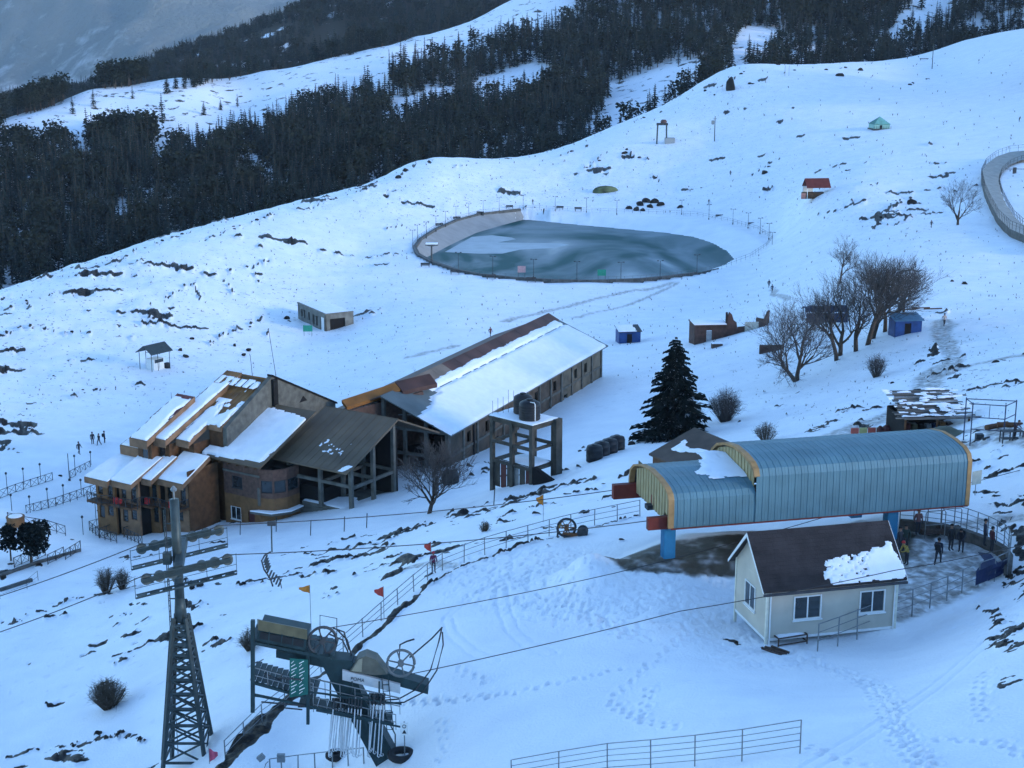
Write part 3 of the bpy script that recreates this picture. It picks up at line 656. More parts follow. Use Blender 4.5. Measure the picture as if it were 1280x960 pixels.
# ================================================================ POND
def ice_material():
    m = bpy.data.materials.new('pond_ice'); m.use_nodes = True; n = m.node_tree; L = n.links; b = n.nodes['Principled BSDF']
    tc = n.nodes.new('ShaderNodeTexCoord'); mp = n.nodes.new('ShaderNodeMapping'); L.new(tc.outputs['Object'], mp.inputs[0]); mp.inputs['Scale'].default_value = (1.0, .62, 1); mp.inputs['Rotation'].default_value = (0, 0, .5)
    q = n.nodes.new('ShaderNodeTexNoise'); q.inputs['Scale'].default_value = .026; q.inputs['Detail'].default_value = 3; q.inputs['Distortion'].default_value = 2.6; q.inputs['Roughness'].default_value = .42
    L.new(mp.outputs[0], q.inputs['Vector'])
    r = n.nodes.new('ShaderNodeValToRGB'); e = r.color_ramp.elements
    for p_, c in ((.40, (.016, .085, .080)), (.455, (.024, .10, .095)), (.460, (.10, .165, .165)), (.515, (.075, .14, .14)), (.521, (.17, .225, .225)), (.60, (.13, .185, .185)), (.66, (.26, .31, .32))):
        k = e[0] if p_ == .40 else (e[1] if p_ == .66 else e.new(p_)); k.position = p_; k.color = (*c, 1)
    L.new(q.outputs['Fac'], r.inputs[0]); L.new(r.outputs[0], b.inputs['Base Color'])
    q2 = n.nodes.new('ShaderNodeTexNoise'); q2.inputs['Scale'].default_value = .3; q2.inputs['Detail'].default_value = 6; L.new(tc.outputs['Object'], q2.inputs['Vector'])
    mi = n.nodes.new('ShaderNodeMix'); mi.data_type = 'RGBA'; mi.blend_type = 'MULTIPLY'; mi.inputs[0].default_value = .5; L.new(r.outputs[0], mi.inputs[6])
    r2 = n.nodes.new('ShaderNodeValToRGB'); r2.color_ramp.elements[0].position = .3; r2.color_ramp.elements[0].color = (.6, .66, .7, 1); L.new(q2.outputs['Fac'], r2.inputs[0]); L.new(r2.outputs[0], mi.inputs[7])
    L.new(mi.outputs[2], b.inputs['Base Color'])
    b.inputs['Roughness'].default_value = .6; b.inputs['Specular IOR Level'].default_value = .12
    return m
c0 = sum(WAT, Vector())/len(WAT)
mb = MB(); n_ = len(WAT)
out_ = [c0+(p-c0)*1.02 for p in WAT]
for i in range(n_):
    j = (i+1) % n_; mb.add([(c0.x, c0.y, WATER_Z), (out_[i].x, out_[i].y, WATER_Z), (out_[j].x, out_[j].y, WATER_Z)], [(0, 2, 1)])
lake = mb.build('lake', ice_material()); lake['kind'] = 'structure'
# snow lying on the ice in one tongue
SNOW = mat('snow', (.84, .86, .89), .6, .04, 1.2, .35, 2.5)
DSNOW = mat('thin_snow_on_ice', (.36, .42, .45), .55, .10, .25)
tng = [(556,315),(572,306),(590,296),(615,294),(640,297),(645,299),(622,303),(700,304),(712,306),(690,310),(650,312),(628,317),(600,317),(575,316)]
tg = [PZ(a, b_, WATER_Z+.012) for a, b_ in tng]
mb = MB().poly([(p.x, p.y, p.z) for p in tg]); o = mb.build('snow_on_ice', DSNOW); o['kind'] = 'structure'
# concrete lining and kerb
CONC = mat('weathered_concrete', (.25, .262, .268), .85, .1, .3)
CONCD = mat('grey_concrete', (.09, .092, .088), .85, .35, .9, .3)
lw = thing('pond_wall', 'grey concrete lining and kerb round the frozen pond', 'wall', (cc.x, cc.y, RIM_Z))
def loc(p): return (p.x-cc.x, p.y-cc.y, p.z-RIM_Z)
lin_top = RIM[0:6]; lin_bot = [PZ(a, b_, WATER_Z-.3) for a, b_ in [(533,324),(552,314),(572,304.5),(598,292.5),(628,283),(657,275.5)]]
lin_top = [RIM[-1]]+lin_top; lin_bot = [PZ(527,326,WATER_Z-.3)]+lin_bot
def dens_(pl, k=5):
    o = []
    for a, b_ in zip(pl[:-1], pl[1:]): o += [a.lerp(b_, i/k) for i in range(k)]
    return o+[pl[-1]]
lt, lb = dens_(lin_top), dens_(lin_bot); mb = MB()
for i in range(len(lt)-1):
    a, b_, c, d = lt[i], lt[i+1], lb[i+1], lb[i]; up = Vector((0, 0, .12))
    mb.add([loc(a+up), loc(b_+up), loc(c), loc(d)], [(0, 1, 2, 3)])
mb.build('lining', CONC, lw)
mb = MB(); kr = dens_([RIM[i] for i in list(range(16, len(RIM)))+list(range(0, 6))], 4)
for a, b_ in zip(kr[:-1], kr[1:]): mb.bar(Vector(loc(a)), Vector(loc(b_)), .9, .75)
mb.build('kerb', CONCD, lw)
mb = MB(); ins = [cc+(p-cc)*.993 for p in dens_([RIM[i] for i in range(15, len(RIM))], 4)]
for a, b_ in zip(ins[:-1], ins[1:]):
    mb.add([loc(a), loc(b_), loc(b_+Vector((0,0,-3.2))), loc(a+Vector((0,0,-3.2)))], [(0,1,2,3)])
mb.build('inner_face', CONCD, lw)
# railing on the kerb
STEEL = mat('dull_steel', (.16, .17, .18), .5, .2, 4, 0, None, .4)
DARKM = mat('dark_metal', (.035, .04, .045), .6, .3, 5)
fr = thing('pond_railing', 'thin metal railing running round the frozen pond', 'railing', (cc.x, cc.y, RIM_Z))
ring = dens_(RIM+[RIM[0]], 6); mb = MB(); mp_ = MB()
for i, a in enumerate(ring[:-1]):
    a = cc+(a-cc)*1.012; b_ = cc+(ring[i+1]-cc)*1.012; g = Vector((0, 0, 0))
    for h in (.55, 1.1): mb.tube(Vector(loc(a))+Vector((0,0,h)), Vector(loc(b_))+Vector((0,0,h)), .03, 4)
    mp_.tube(Vector(loc(a))+Vector((0,0,-.2)), Vector(loc(a))+Vector((0,0,1.15)), .04, 4)
mb.build('rail', STEEL, fr); o = mp_.build('posts', STEEL, fr); o['kind'] = 'stuff'
# lamp posts
def lamp_meshes():
    p = MB().tube((0,0,-.3), (0,0,4.2), .07, 6, .05).lathe((0,0,-.05), [(.16,0),(.16,.25),(.09,.4)], 8)
    a = MB().bar((-.55,0,4.15), (.55,0,4.15), .06, .06)
    h = MB().box(-.78,-.38,-.13,.13,4.14,4.3).box(.38,.78,-.13,.13,4.14,4.3)
    out = []
    for nm, q, m in (('pole', p, DARKM), ('arm', a, DARKM), ('lamp_head', h, DARKM)):
        o = q.build(nm, m); out.append((nm, o.data)); bpy.data.objects.remove(o)
    return out
LAMP = lamp_meshes()
lampx = [(516,308),(522,301),(533,297),(545,289),(557,283),(570,276),(586,272),(604,268.5),(624,264),(654,261),(694,263),(733,265),(771,268),(852,268),(886,274),(916,280),(935,285),(950,292),(961,299),(965,311),(539,329),(573,338),(616,343),(667,347),(721,350),(776,351),(825,349),(871,341)]
for i, (a, b_) in enumerate(lampx):
    p = PZ(a, b_, RIM_Z); t = thing('lamp_post', 'dark twin-armed lamp post on the kerb of the frozen pond', 'lamp post', (p.x, p.y, RIM_Z), random.uniform(-.5, .5), 'lamp posts round the pond')
    for nm, me in LAMP: put(nm, me, t)
# boards on the near railing, small roofed gauge hut, benches
def board(name, label, px, py, z, w_, h_, m, leg=1.0, rz=0, posts=2):
    p = PZ(px, py, z); t = thing(name, label, 'sign', (p.x, p.y, z), rz)
    for s in ((-1, 1) if posts == 2 else (0,)): MB().tube((s*w_*.42,0,-.3), (s*w_*.42,0,leg+h_*.9), .045, 5).build('post', DARKM, t)
    MB().box(-w_/2, w_/2, -.09, -.05, leg, leg+h_).build('panel', m, t); return t
board('notice_board', 'green notice board on the near railing of the frozen pond', 752, 350, RIM_Z, 1.9, 1.4, mat('green_paint', (.02, .22, .15), .5), 1.0)
board('notice_board', 'pale pink notice board on the near railing of the frozen pond', 652, 346, RIM_Z, 1.8, 1.5, mat('faded_pink', (.38, .25, .27), .6), 1.0)
p = PZ(540, 327, RIM_Z); t = thing('gauge_hut', 'small flat-roofed post shelter at the tip of the frozen pond', 'shelter', (p.x, p.y, RIM_Z))
MB().tube((0,0,-.5),(0,0,4.0),.16,6).build('post', CONCD, t); MB().box(-1.5,1.5,-1,1,4.0,4.3).build('roof', CONCD, t); MB().box(-1.45,1.45,-.95,.95,4.302,4.5).build('snow', SNOW, t)
for a, b_ in [(700,262),(723,263.5),(637,261),(600,269),(571,275.5),(549,284),(900,273),(941,283),(532,332),(569,340.5),(614,346.5),(664,350)]:
    p = PZ(a, b_, RIM_Z); t = thing('bench', 'low dark bench beside the pond railing', 'bench', (p.x, p.y+ (1.5 if b_ < 300 else -1.6), RIM_Z-.1), random.uniform(-.2,.2), 'benches round the pond')
    MB().box(-1.1,1.1,-.3,.3,.42,.52).build('seat', DARKM, t); MB().box(-1.1,1.1,.25,.31,.55,1.0).build('backrest', DARKM, t)
    for s in (-.9,.9): MB().box(s-.06,s+.06,-.25,.25,-.2,.42).build('leg', CONCD, t)

# ================================================================ NEAR STRUCTURES
WHITE = mat('white_paint', (.72, .72, .70), .5, .06, 3)
BLUEROOF = mat('blue_roof_sheet', (.10, .195, .235), .5, .14, .6, .1, 5, .05)
BEIGE = mat('beige_sheet', (.34, .28, .15), .55, .12, 1.5)
TRIM = mat('orange_trim', (.32, .19, .08), .6, .2, 2)
REDP = mat('red_primer', (.15, .026, .018), .6, .2, 2)
BLUEP = mat('blue_paint', (.03, .19, .36), .45, .1, 2)
GALV = mat('galvanised_steel', (.22, .235, .24), .45, .15, 3, 0, None, .5)
GREENM = mat('grey_green_steel', (.045, .062, .064), .5, .2, 2.5, 0, None, .3)
GLASS = mat('dark_glass', (.02, .028, .032), .08, .3, 2, spec=.7)
BLACKP = mat('black_plastic', (.012, .013, .015), .5, .3, 3)
ROPE = mat('steel_rope', (.03, .032, .035), .6, .2, 5)

# ---------------------------------------------------------------- snow lying on a roof: ragged slab on a plane
def snow_patch(parent, o, ex, ey, s0, s1, t0, t1, mask, th=.18, n=(40, 24), sd=0, name='snow'):
    o, ex, ey = Vector(o), Vector(ex).normalized(), Vector(ey).normalized(); nz_ = ex.cross(ey).normalized()
    if nz_.z < 0: nz_ = -nz_
    S, T = np.meshgrid(np.linspace(s0, s1, n[0]), np.linspace(t0, t1, n[1]))
    k = mask(S, T)                       # > 0 inside, metres-ish to the edge
    k = k+(fbm(S*1.6, T*1.6, 3, sd)-.5)*.5
    hgt = th*np.clip(k/.25, 0, 1)**.6*(.75+.5*fbm(S*.7, T*.7, 2, sd+3))
    hgt[0, :] *= .6; hgt[-1, :] *= .6
    ins = k > 0
    vi = -np.ones(S.shape, int); mb = MB()
    for i in range(S.shape[0]):
        for j in range(S.shape[1]):
            if ins[max(i-1,0):i+2, max(j-1,0):j+2].any():
                h = hgt[i, j] if ins[i, j] else -.012
                vi[i, j] = len(mb.v); mb.v.append(tuple(o+ex*S[i, j]+ey*T[i, j]+nz_*(h+.004)))
    for i in range(S.shape[0]-1):
        for j in range(S.shape[1]-1):
            q = (vi[i,j], vi[i,j+1], vi[i+1,j+1], vi[i+1,j])
            if min(q) >= 0 and ins[i:i+2, j:j+2].any(): mb.f.append(q); mb.mi.append(0)
    # outer border faces on straight edges
    def wall(seq):
        for a, b_ in zip(seq[:-1], seq[1:]):
            (i0, j0), (i1, j1) = a, b_
            if ins[i0, j0] and ins[i1, j1]:
                p, q = Vector(mb.v[vi[i0,j0]]), Vector(mb.v[vi[i1,j1]])
                mb.add([p, q, q-nz_*(hgt[i1,j1]), p-nz_*(hgt[i0,j0])], [(0,1,2,3)])
    wall([(0,j) for j in range(n[0])]); wall([(n[1]-1,j) for j in range(n[0])]); wall([(i,0) for i in range(n[1])]); wall([(i,n[0]-1) for i in range(n[1])])
    return mb.build(name, SNOW, parent, True)
def rect_mask(a0, a1, b0, b1): return lambda S, T: np.minimum(np.minimum(S-a0, a1-S), np.minimum(T-b0, b1-T))

# ---------------------------------------------------------------- window unit (local wall frame: x along wall, y outward negative)
def window(parent, o, ex, up, w_, h_, out, frame=WHITE, glass=GLASS, fw=.07, panes=2, sill=True):
    o, ex, up, out = Vector(o), Vector(ex).normalized(), Vector(up).normalized(), Vector(out).normalized()
    def bx(a0, a1, b0, b1, d0, d1, mb):
        p = [o+ex*a+up*b_+out*d for a, b_, d in ((a0,b0,d0),(a1,b0,d0),(a1,b0,d1),(a0,b0,d1),(a0,b1,d0),(a1,b1,d0),(a1,b1,d1),(a0,b1,d1))]; mb.hexa(p[:4], p[4:])
    mb = MB(); bx(0, w_, 0, fw, -.02, .06, mb); bx(0, w_, h_-fw, h_, -.02, .06, mb); bx(0, fw, fw, h_-fw, -.02, .06, mb); bx(w_-fw, w_, fw, h_-fw, -.02, .06, mb)
    wn = mb.build('window', frame, parent)
    iw = (w_-2*fw)
    for k in range(panes):
        a = fw+iw*k/panes; m2 = MB(); bx(a+.03, a+iw/panes-.03, fw+.03, h_-fw-.03, -.015, .015, m2); m2.build('pane', glass, wn)
        if k: m3 = MB(); bx(a-.035, a+.035, fw, h_-fw, -.01, .045, m3); m3.build('mullion', frame, wn)
    if sill: m4 = MB(); bx(-.06, w_+.06, -.07, 0, -.02, .12, m4); m4.build('sill', frame, wn)
    return wn

# ---------------------------------------------------------------- chairlift station with blue vaulted roof
Sx, Sy, Sphi = 9.9, 89.97, R(13.1)
st = thing('lift_station', 'chairlift station with blue ribbed vaulted roof and orange trimmed ends', 'station', (Sx, Sy, 27.95), Sphi)
def s_loc(p): d = Vector((p.x-Sx, p.y-Sy, 0)); c, s = math.cos(Sphi), math.sin(Sphi); return (d.x*c+d.y*s, -d.x*s+d.y*c)
PR1 = [(0,2.3),(-.03,3.4),(0,4.15),(.22,4.5),(.8,4.75),(2.2,4.95),(4.0,5.0),(5.8,4.75),(7.3,4.3),(8.0,3.8),(8.25,3.0),(8.25,2.1)]
PR2 = [(-.05,2.28),(-.08,3.6),(-.05,5.3),(.15,5.75),(.75,6.05),(2.0,6.25),(3.6,6.3),(5.2,6.05),(6.6,5.6),(7.5,5.0),(8.2,4.0),(8.3,2.1)]
def vault(x0, x1, pr, pw, nm='roof_panel'):
    n = int(round((x1-x0)/pw)); w_ = (x1-x0)/n
    for k in range(n):
        mb = MB(); a, b_ = x0+k*w_, x0+(k+1)*w_
        cs = [(a-.012, .0), (a, .03), (a+.02, .03), (a+.035, 0), ((a+b_)/2-.02, 0), ((a+b_)/2, .012), ((a+b_)/2+.02, 0), (b_+.004, 0)]
        g = []
        for i, (y, z) in enumerate(pr):
            p0 = pr[max(i-1, 0)]; p1 = pr[min(i+1, len(pr)-1)]; dy, dz = p1[0]-p0[0], p1[1]-p0[1]; L = math.hypot(dy, dz); ny, nz_ = -dz/L, dy/L
            if nz_ < 0 and i < 2: pass
            g.append([(x, y+ny*h, z+nz_*h) for x, h in cs])
        m_ = len(cs); fs = [(i*m_+j, i*m_+j+1, (i+1)*m_+j+1, (i+1)*m_+j) for i in range(len(pr)-1) for j in range(m_-1)]
        mb.add([q for r_ in g for q in r_], fs); o = mb.build(nm, BLUEROOF, st)
for xa, xb, pr in ((.05, 5.55, PR1), (5.65, 20.3, PR2)):
    mb = MB(); cyy = sum(p[0] for p in pr)/len(pr); q_ = [(y+(cyy-y)*.025, z-.06 if z > 2.5 else z) for y, z in pr]
    mb.add([(xa, *p) for p in q_]+[(xb, *p) for p in q_], [(i, i+1, len(q_)+i+1, len(q_)+i) for i in range(len(q_)-1)]); mb.build('light_block_sheet', DARKM, st)  # added sheet under the panels, blocks light through the seams
vault(0, 5.6, PR1, .43); vault(5.6, 20.4, PR2, .43)
def profile_band(pr, x0, x1, inn, nm, m):           # trim following the roof profile at an end
    mb = MB(); cy = sum(p[0] for p in pr)/len(pr); cz = 3.2
    q = [(y+(cy-y)*inn*.24/1.0, z+(cz-z)*inn*.3) for y, z in pr]
    for i in range(len(pr)-1):
        a, b_, c, d = pr[i], pr[i+1], q[i+1], q[i]
        mb.hexa([(x0,*a),(x0,*b_),(x0,*c),(x0,*d)], [(x1,*a),(x1,*b_),(x1,*c),(x1,*d)])
    return mb.build(nm, m, st)
def shift(pr, d): 
    cy = sum(p[0] for p in pr)/len(pr); return [(y+(cy-y)*-.012*d, z+(.03*d if z > 2.5 else 0)) for y, z in pr]
profile_band(shift(PR1, 1), -.16, .2, .22, 'end_trim', TRIM); profile_band(shift(PR2[2:11], 1.4), 5.42, 5.8, .2, 'end_trim', TRIM); profile_band(shift(PR2, 1), 20.2, 20.5, .2, 'end_trim', TRIM)
def gable(pr, x, zb, nm='gable_panel', pw=.27):     # ribbed infill
    ys = [p[0] for p in pr]; zs = [p[1] for p in pr]; y0, y1 = .35, max(ys)-1.0; n = int((y1-y0)/pw)
    top = [p for p in pr if p[1] > 2.4]
    def zt(y): return float(np.interp(y, [p[0] for p in top[1:-1]], [p[1] for p in top[1:-1]]))-.25
    for k in range(n):
        a = y0+(y1-y0)*k/n; b_ = y0+(y1-y0)*(k+1)/n-.006; xo = .045*(k % 2); z_ = zb(a) if callable(zb) else zb; z2 = zb(b_) if callable(zb) else zb
        if zt(a) > z_+.1: MB().hexa([(x+xo-.05,a,z_),(x+xo,a,z_),(x+xo,b_,z2),(x+xo-.05,b_,z2)], [(x+xo-.05,a,zt(a)),(x+xo,a,zt(a)),(x+xo,b_,zt(b_)),(x+xo-.05,b_,zt(b_))]).build(nm, BEIGE, st)
    MB().box(x+.06, x+.1, y0, y1, 4.5 if x > 3 else 2.6, 4.6).build('gable_backing', mat('dark_beige', (.12,.095,.05), .7), st)
gable(PR1, .12, lambda y: 2.35 if y > 1.7 else 2.9); gable(PR2, 5.62, 4.4); gable(PR2, 20.3, 3.4)
MB().box(-1.35, 2.5, .35, .75, 2.15, 2.95).build('beam', REDP, st, bevel=.02); MB().box(-1.5, 2.5, 7.3, 7.75, 1.95, 2.95).build('beam', REDP, st, bevel=.02)
MB().box(0, 20.4, -.12, -.05, 2.24, 2.32).build('eave_edge', REDP, st)
MB().box(.1, 20.3, 3.6, 4.4, 2.6, 3.2).build('main_girder', REDP, st)
MB().box(-.3, .5, 3.7, 4.3, 2.3, 2.6).build('sheave_block', DARKM, st)
cx_, cy_ = s_loc(PZ(847, 708, 28.0))
for x_, y_, in ((cx_, 1.15), (15.6, 1.15)): 
    MB().box(x_-.38, x_+.38, y_-.35, y_+.35, -.3, 2.7).build('column', BLUEP, st, bevel=.02)
    mb = MB(); [mb.bar((x_-.42, y_-.2, .2+.28*k), (x_-.42, y_+.2, .2+.28*k), .03, .03) for k in range(9)]; mb.tube((x_-.42,y_-.2,.1),(x_-.42,y_-.2,2.5),.02,4); mb.tube((x_-.42,y_+.2,.1),(x_-.42,y_+.2,2.5),.02,4); mb.build('ladder', BLUEP, st)
MB().box(15.3, 16.1, 6.2, 7.0, -.3, 2.7).build('column', BLUEP, st)
MB().box(5.5, 14.5, 6.8, 7.0, -.3, 2.4).build('rear_wall', mat('dim_wall', (.12,.12,.11), .8), st)
snow_patch(st, (5.55, 1.4, 4.9), (-1,0,0), (0,1,.09), -.0, 3.6, 0, 4.6, lambda S, T: np.minimum(1.35-S*.62+.3*np.sin(T*1.3)-.35*sstep(1.6,2.4,T)*(S<.7), np.minimum(T-.2, 4.5-T))*.6, .1, (40, 36), 4)

# ---------------------------------------------------------------- cream cabin
Hc = P(957, 805, 84); Hphi = R(13.6); HZ = 27.65
ho = thing('cabin', 'cream clapboard cabin with dark shingle roof and white framed windows', 'cabin', (Hc.x, Hc.y, HZ), Hphi)
CREAM = mat('cream_clapboard', (.46, .42, .345), .6, .1, .8, .1)
SHIN = mat('dark_shingle', (.028, .024, .026), .85, .35, 1.2, .5, 14)
HL, HW, E, RG, B0 = 7.75, 4.5, 3.55, 5.75, .42
def clap(mb, a, b_, out, z0, ztop, step=.16):        # lapped boards between two plan points, ztop(t0,t1) clipped by gable
    a, b_ = Vector(a), Vector(b_); out = Vector(out); z = z0
    while z < ztop-.02:
        z1 = min(z+step, ztop); mb.hexa([a+out*.045+Vector((0,0,z)), b_+out*.045+Vector((0,0,z)), b_-out*.05+Vector((0,0,z)), a-out*.05+Vector((0,0,z))],
            [a+out*.012+Vector((0,0,z1)), b_+out*.012+Vector((0,0,z1)), b_-out*.05+Vector((0,0,z1)), a-out*.05+Vector((0,0,z1))]); z = z1
mb = MB(); clap(mb, (0,0,0), (HL,0,0), (0,-1,0), B0, E); wl = mb.build('wall', CREAM, ho)
mb = MB(); clap(mb, (0,HW,0), (HL,HW,0), (0,1,0), B0, E); mb.build('wall', CREAM, ho)
for x_, o_ in ((0, -1), (HL, 1)):
    mb = MB(); clap(mb, (x_,.05,0), (x_,HW-.05,0), (o_,0,0), B0, E); z = E
    while z < RG-.15:
        z1 = z+.16; t = (z-E)/(RG-E)*HW/2; t1 = (z1-E)/(RG-E)*HW/2
        mb.hexa([(x_+o_*.03,t,z),(x_+o_*.03,HW-t,z),(x_-o_*.05,HW-t,z),(x_-o_*.05,t,z)], [(x_+o_*.012,t1,z1),(x_+o_*.012,HW-t1,z1),(x_-o_*.05,HW-t1,z1),(x_-o_*.05,t1,z1)]); z = z1
    mb.build('gable_wall', CREAM, ho)
for x_ in (0, HL):
    for y_ in (0, HW): MB().box(x_-.07, x_+.07, y_-.07, y_+.07, -.9 if x_ == 0 else -.5, E).build('corner_post', mat('cream_trim', (.66,.62,.5), .5), ho)
MB().box(-.05, HL+.05, -.035, HW+.035, B0-.16, B0).build('sill_beam', WHITE, ho)
for x_ in (.15, HL-.15): MB().tube((x_, -.11, -.1), (x_, -.11, E-.05), .045, 6).build('downpipe', WHITE, ho)
sl = math.hypot(HW/2+.35, (RG-E)*(1+.35/(HW/2))); k_ = (RG-E)/(HW/2)
rf = MB()
for sgn in (0, 1):
    def rp(x_, t, h=0):                               # t: 0 ridge .. 1 eave
        y_ = HW/2 + (-1 if sgn == 0 else 1)*(HW/2+.35)*t; z_ = RG+.12 - (HW/2+.35)*k_*t + h; return (x_, y_, z_)
    rf.hexa([rp(-.4,1,-.12), rp(HL+.4,1,-.12), rp(HL+.4,0,-.12), rp(-.4,0,-.12)], [rp(-.4,1), rp(HL+.4,1), rp(HL+.4,0), rp(-.4,0)])
rfo = rf.build('roof', mat('roof_deck', (.04,.035,.035), .8), ho)
rgh = random.Random(3); ncs = 15
for sgn in (0, 1):
    for c in range(ncs):                              # shingle courses, tabs told apart by their cut edges
        mb = MB(); x_ = -.42
        while x_ < HL+.42:
            w_ = min(rgh.uniform(.25, .36), HL+.42-x_); t1 = (c+1)/ncs+.004; t0 = max(0, c/ncs-.012); y = HW/2; sg = -1 if sgn == 0 else 1; hh = rgh.uniform(.02, .034)
            def q(xx, t, h): return (xx, y+sg*(HW/2+.37)*t, RG+.125-(HW/2+.37)*k_*t+h)
            mb.hexa([q(x_,t1,.004), q(x_+w_-.012,t1,.004), q(x_+w_-.012,t0,.002), q(x_,t0,.002)], [q(x_,t1,hh), q(x_+w_-.012,t1,hh), q(x_+w_-.012,t0,.012), q(x_,t0,.012)]); x_ += w_
        o = mb.build('shingle_course', SHIN, rfo); 
for y_, sg in ((-.36, -1), (HW+.36, 1)):
    for x_ in (-.43, HL+.41):
        MB().hexa([(x_,HW/2,RG-.14),(x_+.04,HW/2,RG-.14),(x_+.04,y_,RG-.02-(HW/2+.36)*k_),(x_,y_,RG-.02-(HW/2+.36)*k_)], [(x_,HW/2,RG+.1),(x_+.04,HW/2,RG+.1),(x_+.04,y_,RG+.14-(HW/2+.36)*k_),(x_,y_,RG+.14-(HW/2+.36)*k_)]).build('bargeboard', WHITE, ho)
MB().box(-.42, HL+.42, -.47, -.38, RG-.12-(HW/2+.38)*k_, RG+.02-(HW/2+.38)*k_).build('gutter', mat('dark_gutter', (.05,.05,.055), .4), ho)
def patch(S, T): return np.minimum(np.minimum(T-.02, 1.15+.2*(S-3.5)-T+.35*fbm(S*2,T*2,2,5)), np.minimum(S-3.75+.45*np.sin(T*2.2), HL+.36-S-.2*(T/2)))
lim = (HW/2+.36); snow_patch(ho, (0, HW/2-lim, RG+.16-lim*k_), (1,0,0), (0, 1, k_), 2.8, HL+.42, 0, 2.7, lambda S, T: np.minimum(patch(S,T), .35)+2.6*np.minimum(0, .60-fbm(S*3.4,T*5.5,2,1))*(patch(S,T) < .8)*(S < 6.3), .085, (96, 54), 9)
window(ho, (1.55, -.03, 1.35), (1,0,0), (0,0,1), 1.65, 1.4, (0,-1,0)); window(ho, (5.5, -.03, 1.35), (1,0,0), (0,0,1), 1.55, 1.35, (0,-1,0))
window(ho, (-.03, 3.05, 1.35), (0,-1,0), (0,0,1), 1.5, 1.45, (-1,0,0))
# rusty bed frame and timber by the cabin
bx_ = G(985, 803); t = thing('metal_frame', 'rusty angle-iron bed frame lying by the cabin corner', 'frame', (bx_.x, bx_.y, bx_.z), .35)
RUST = mat('rusty_iron', (.07, .045, .035), .8, .3, 5)
for a, b_ in (((-.9,-.5,.55),(.9,-.5,.55)),((-.9,.5,.55),(.9,.5,.55)),((-.9,-.5,.55),(-.9,.5,.55)),((.9,-.5,.55),(.9,.5,.55)),((-.9,-.5,.15),(.9,-.5,.15)),((.9,-.5,.15),(.9,.5,.15))): MB().bar(a, b_, .06, .06).build('bar', RUST, t)
for a in ((-.9,-.5),(.9,-.5),(.9,.5),(-.9,.5)): MB().box(a[0]-.03,a[0]+.03,a[1]-.03,a[1]+.03,-.3,.55).build('leg', RUST, t)
snow_patch(t, (-.8,-.42,.5), (1,0,0), (0,1,0), 0, 1.6, 0, .84, rect_mask(0,1.6,0,.84), .1, (14, 10), 2)
q_ = G(968, 815); t = thing('timber_pile', 'dark broken timber pieces lying by the cabin stilts', 'timber', (q_.x, q_.y, q_.z), -.8)
for k in range(4): MB().box(-.7+k*.1, .6+k*.06, -.25+k*.15, -.14+k*.15, .02+.06*(k%2), .12+.06*(k%2)).build('plank', RUST, t)

# ---------------------------------------------------------------- railings
def railing(name, label, pts, h, rails, r=.022, spacing=2.0, m=GALV, top_r=None, base=.4, post_r=None, group=None, stiles=None):
    pts = [Vector(p) for p in pts]; o = pts[0]; t = thing(name, label, 'railing', o, 0, group)
    L = [0]
    for a, b_ in zip(pts[:-1], pts[1:]): L.append(L[-1]+(b_-a).length)
    n = max(2, int(round(L[-1]/spacing))); ps = []
    for k in range(n+1):
        s = L[-1]*k/n; i = min(max(j for j in range(len(L)) if L[j] <= s+1e-6), len(pts)-2); u = (s-L[i])/(L[i+1]-L[i]); ps.append(pts[i].lerp(pts[i+1], u)-o)
    for p in ps:
        lean = Vector((random.uniform(-.04,.04), random.uniform(-.04,.04), 0)); MB().tube(p-Vector((0,0,base)), p+lean+Vector((0,0,h)), post_r or r*1.35, 5).build('post', m, t)
    for j in range(rails):
        z = h*(j+1)/rails if stiles is None else stiles[j]
        MB().path([p+Vector((0,0,z-random.uniform(0,.02))) for p in ps], (top_r or r) if j == rails-1 else r*.75, 5).build('rail', m, t)
    return t
lf = GP([(282,950),(325,906),(362,879),(386,852),(440,808),(485,768),(520,738),(548,715),(585,700),(620,688),(660,677),(700,666),(750,655),(800,645)])
railing('slope_railing', 'long galvanised railing climbing the snow bank from pylon to station', lf, 1.25, 3, .028, 1.9)
bf = GP([(640,985),(700,975),(760,966),(820,962),(880,957),(940,950),(1000,941)])
railing('snowfield_railing', 'five-bar metal railing ending in the open snow below the cabin', bf, 1.38, 5, .022, 2.35)
fr_ = [PZ(a, b_, 28.0) for a, b_ in [(1022,811),(1060,797),(1113,776),(1155,760),(1177,752),(1200,741),(1219,733),(1234,728),(1249,722),(1260,716)]]
fr_ = [Vector((p.x, p.y, max(p.z, GZ(p.x, p.y)))) for p in fr_]
railing('plaza_railing', 'galvanised railing along the snowy edge of the boarding yard', fr_, 1.45, 3, .03, 1.6)
bk = [PZ(a, b_, 28.6) for a, b_ in [(1260,708),(1262,694),(1255,684),(1240,675),(1222,668),(1205,662),(1180,656),(1150,652),(1125,650)]]
railing('curved_railing', 'tall curved railing behind the boarding yard with many uprights', bk, 1.5, 4, .028, .9, GALV, None, 1.0)
gt = [Vector((p.x, p.y, p.z)) for p in GP([(1022,812),(1040,805)])]
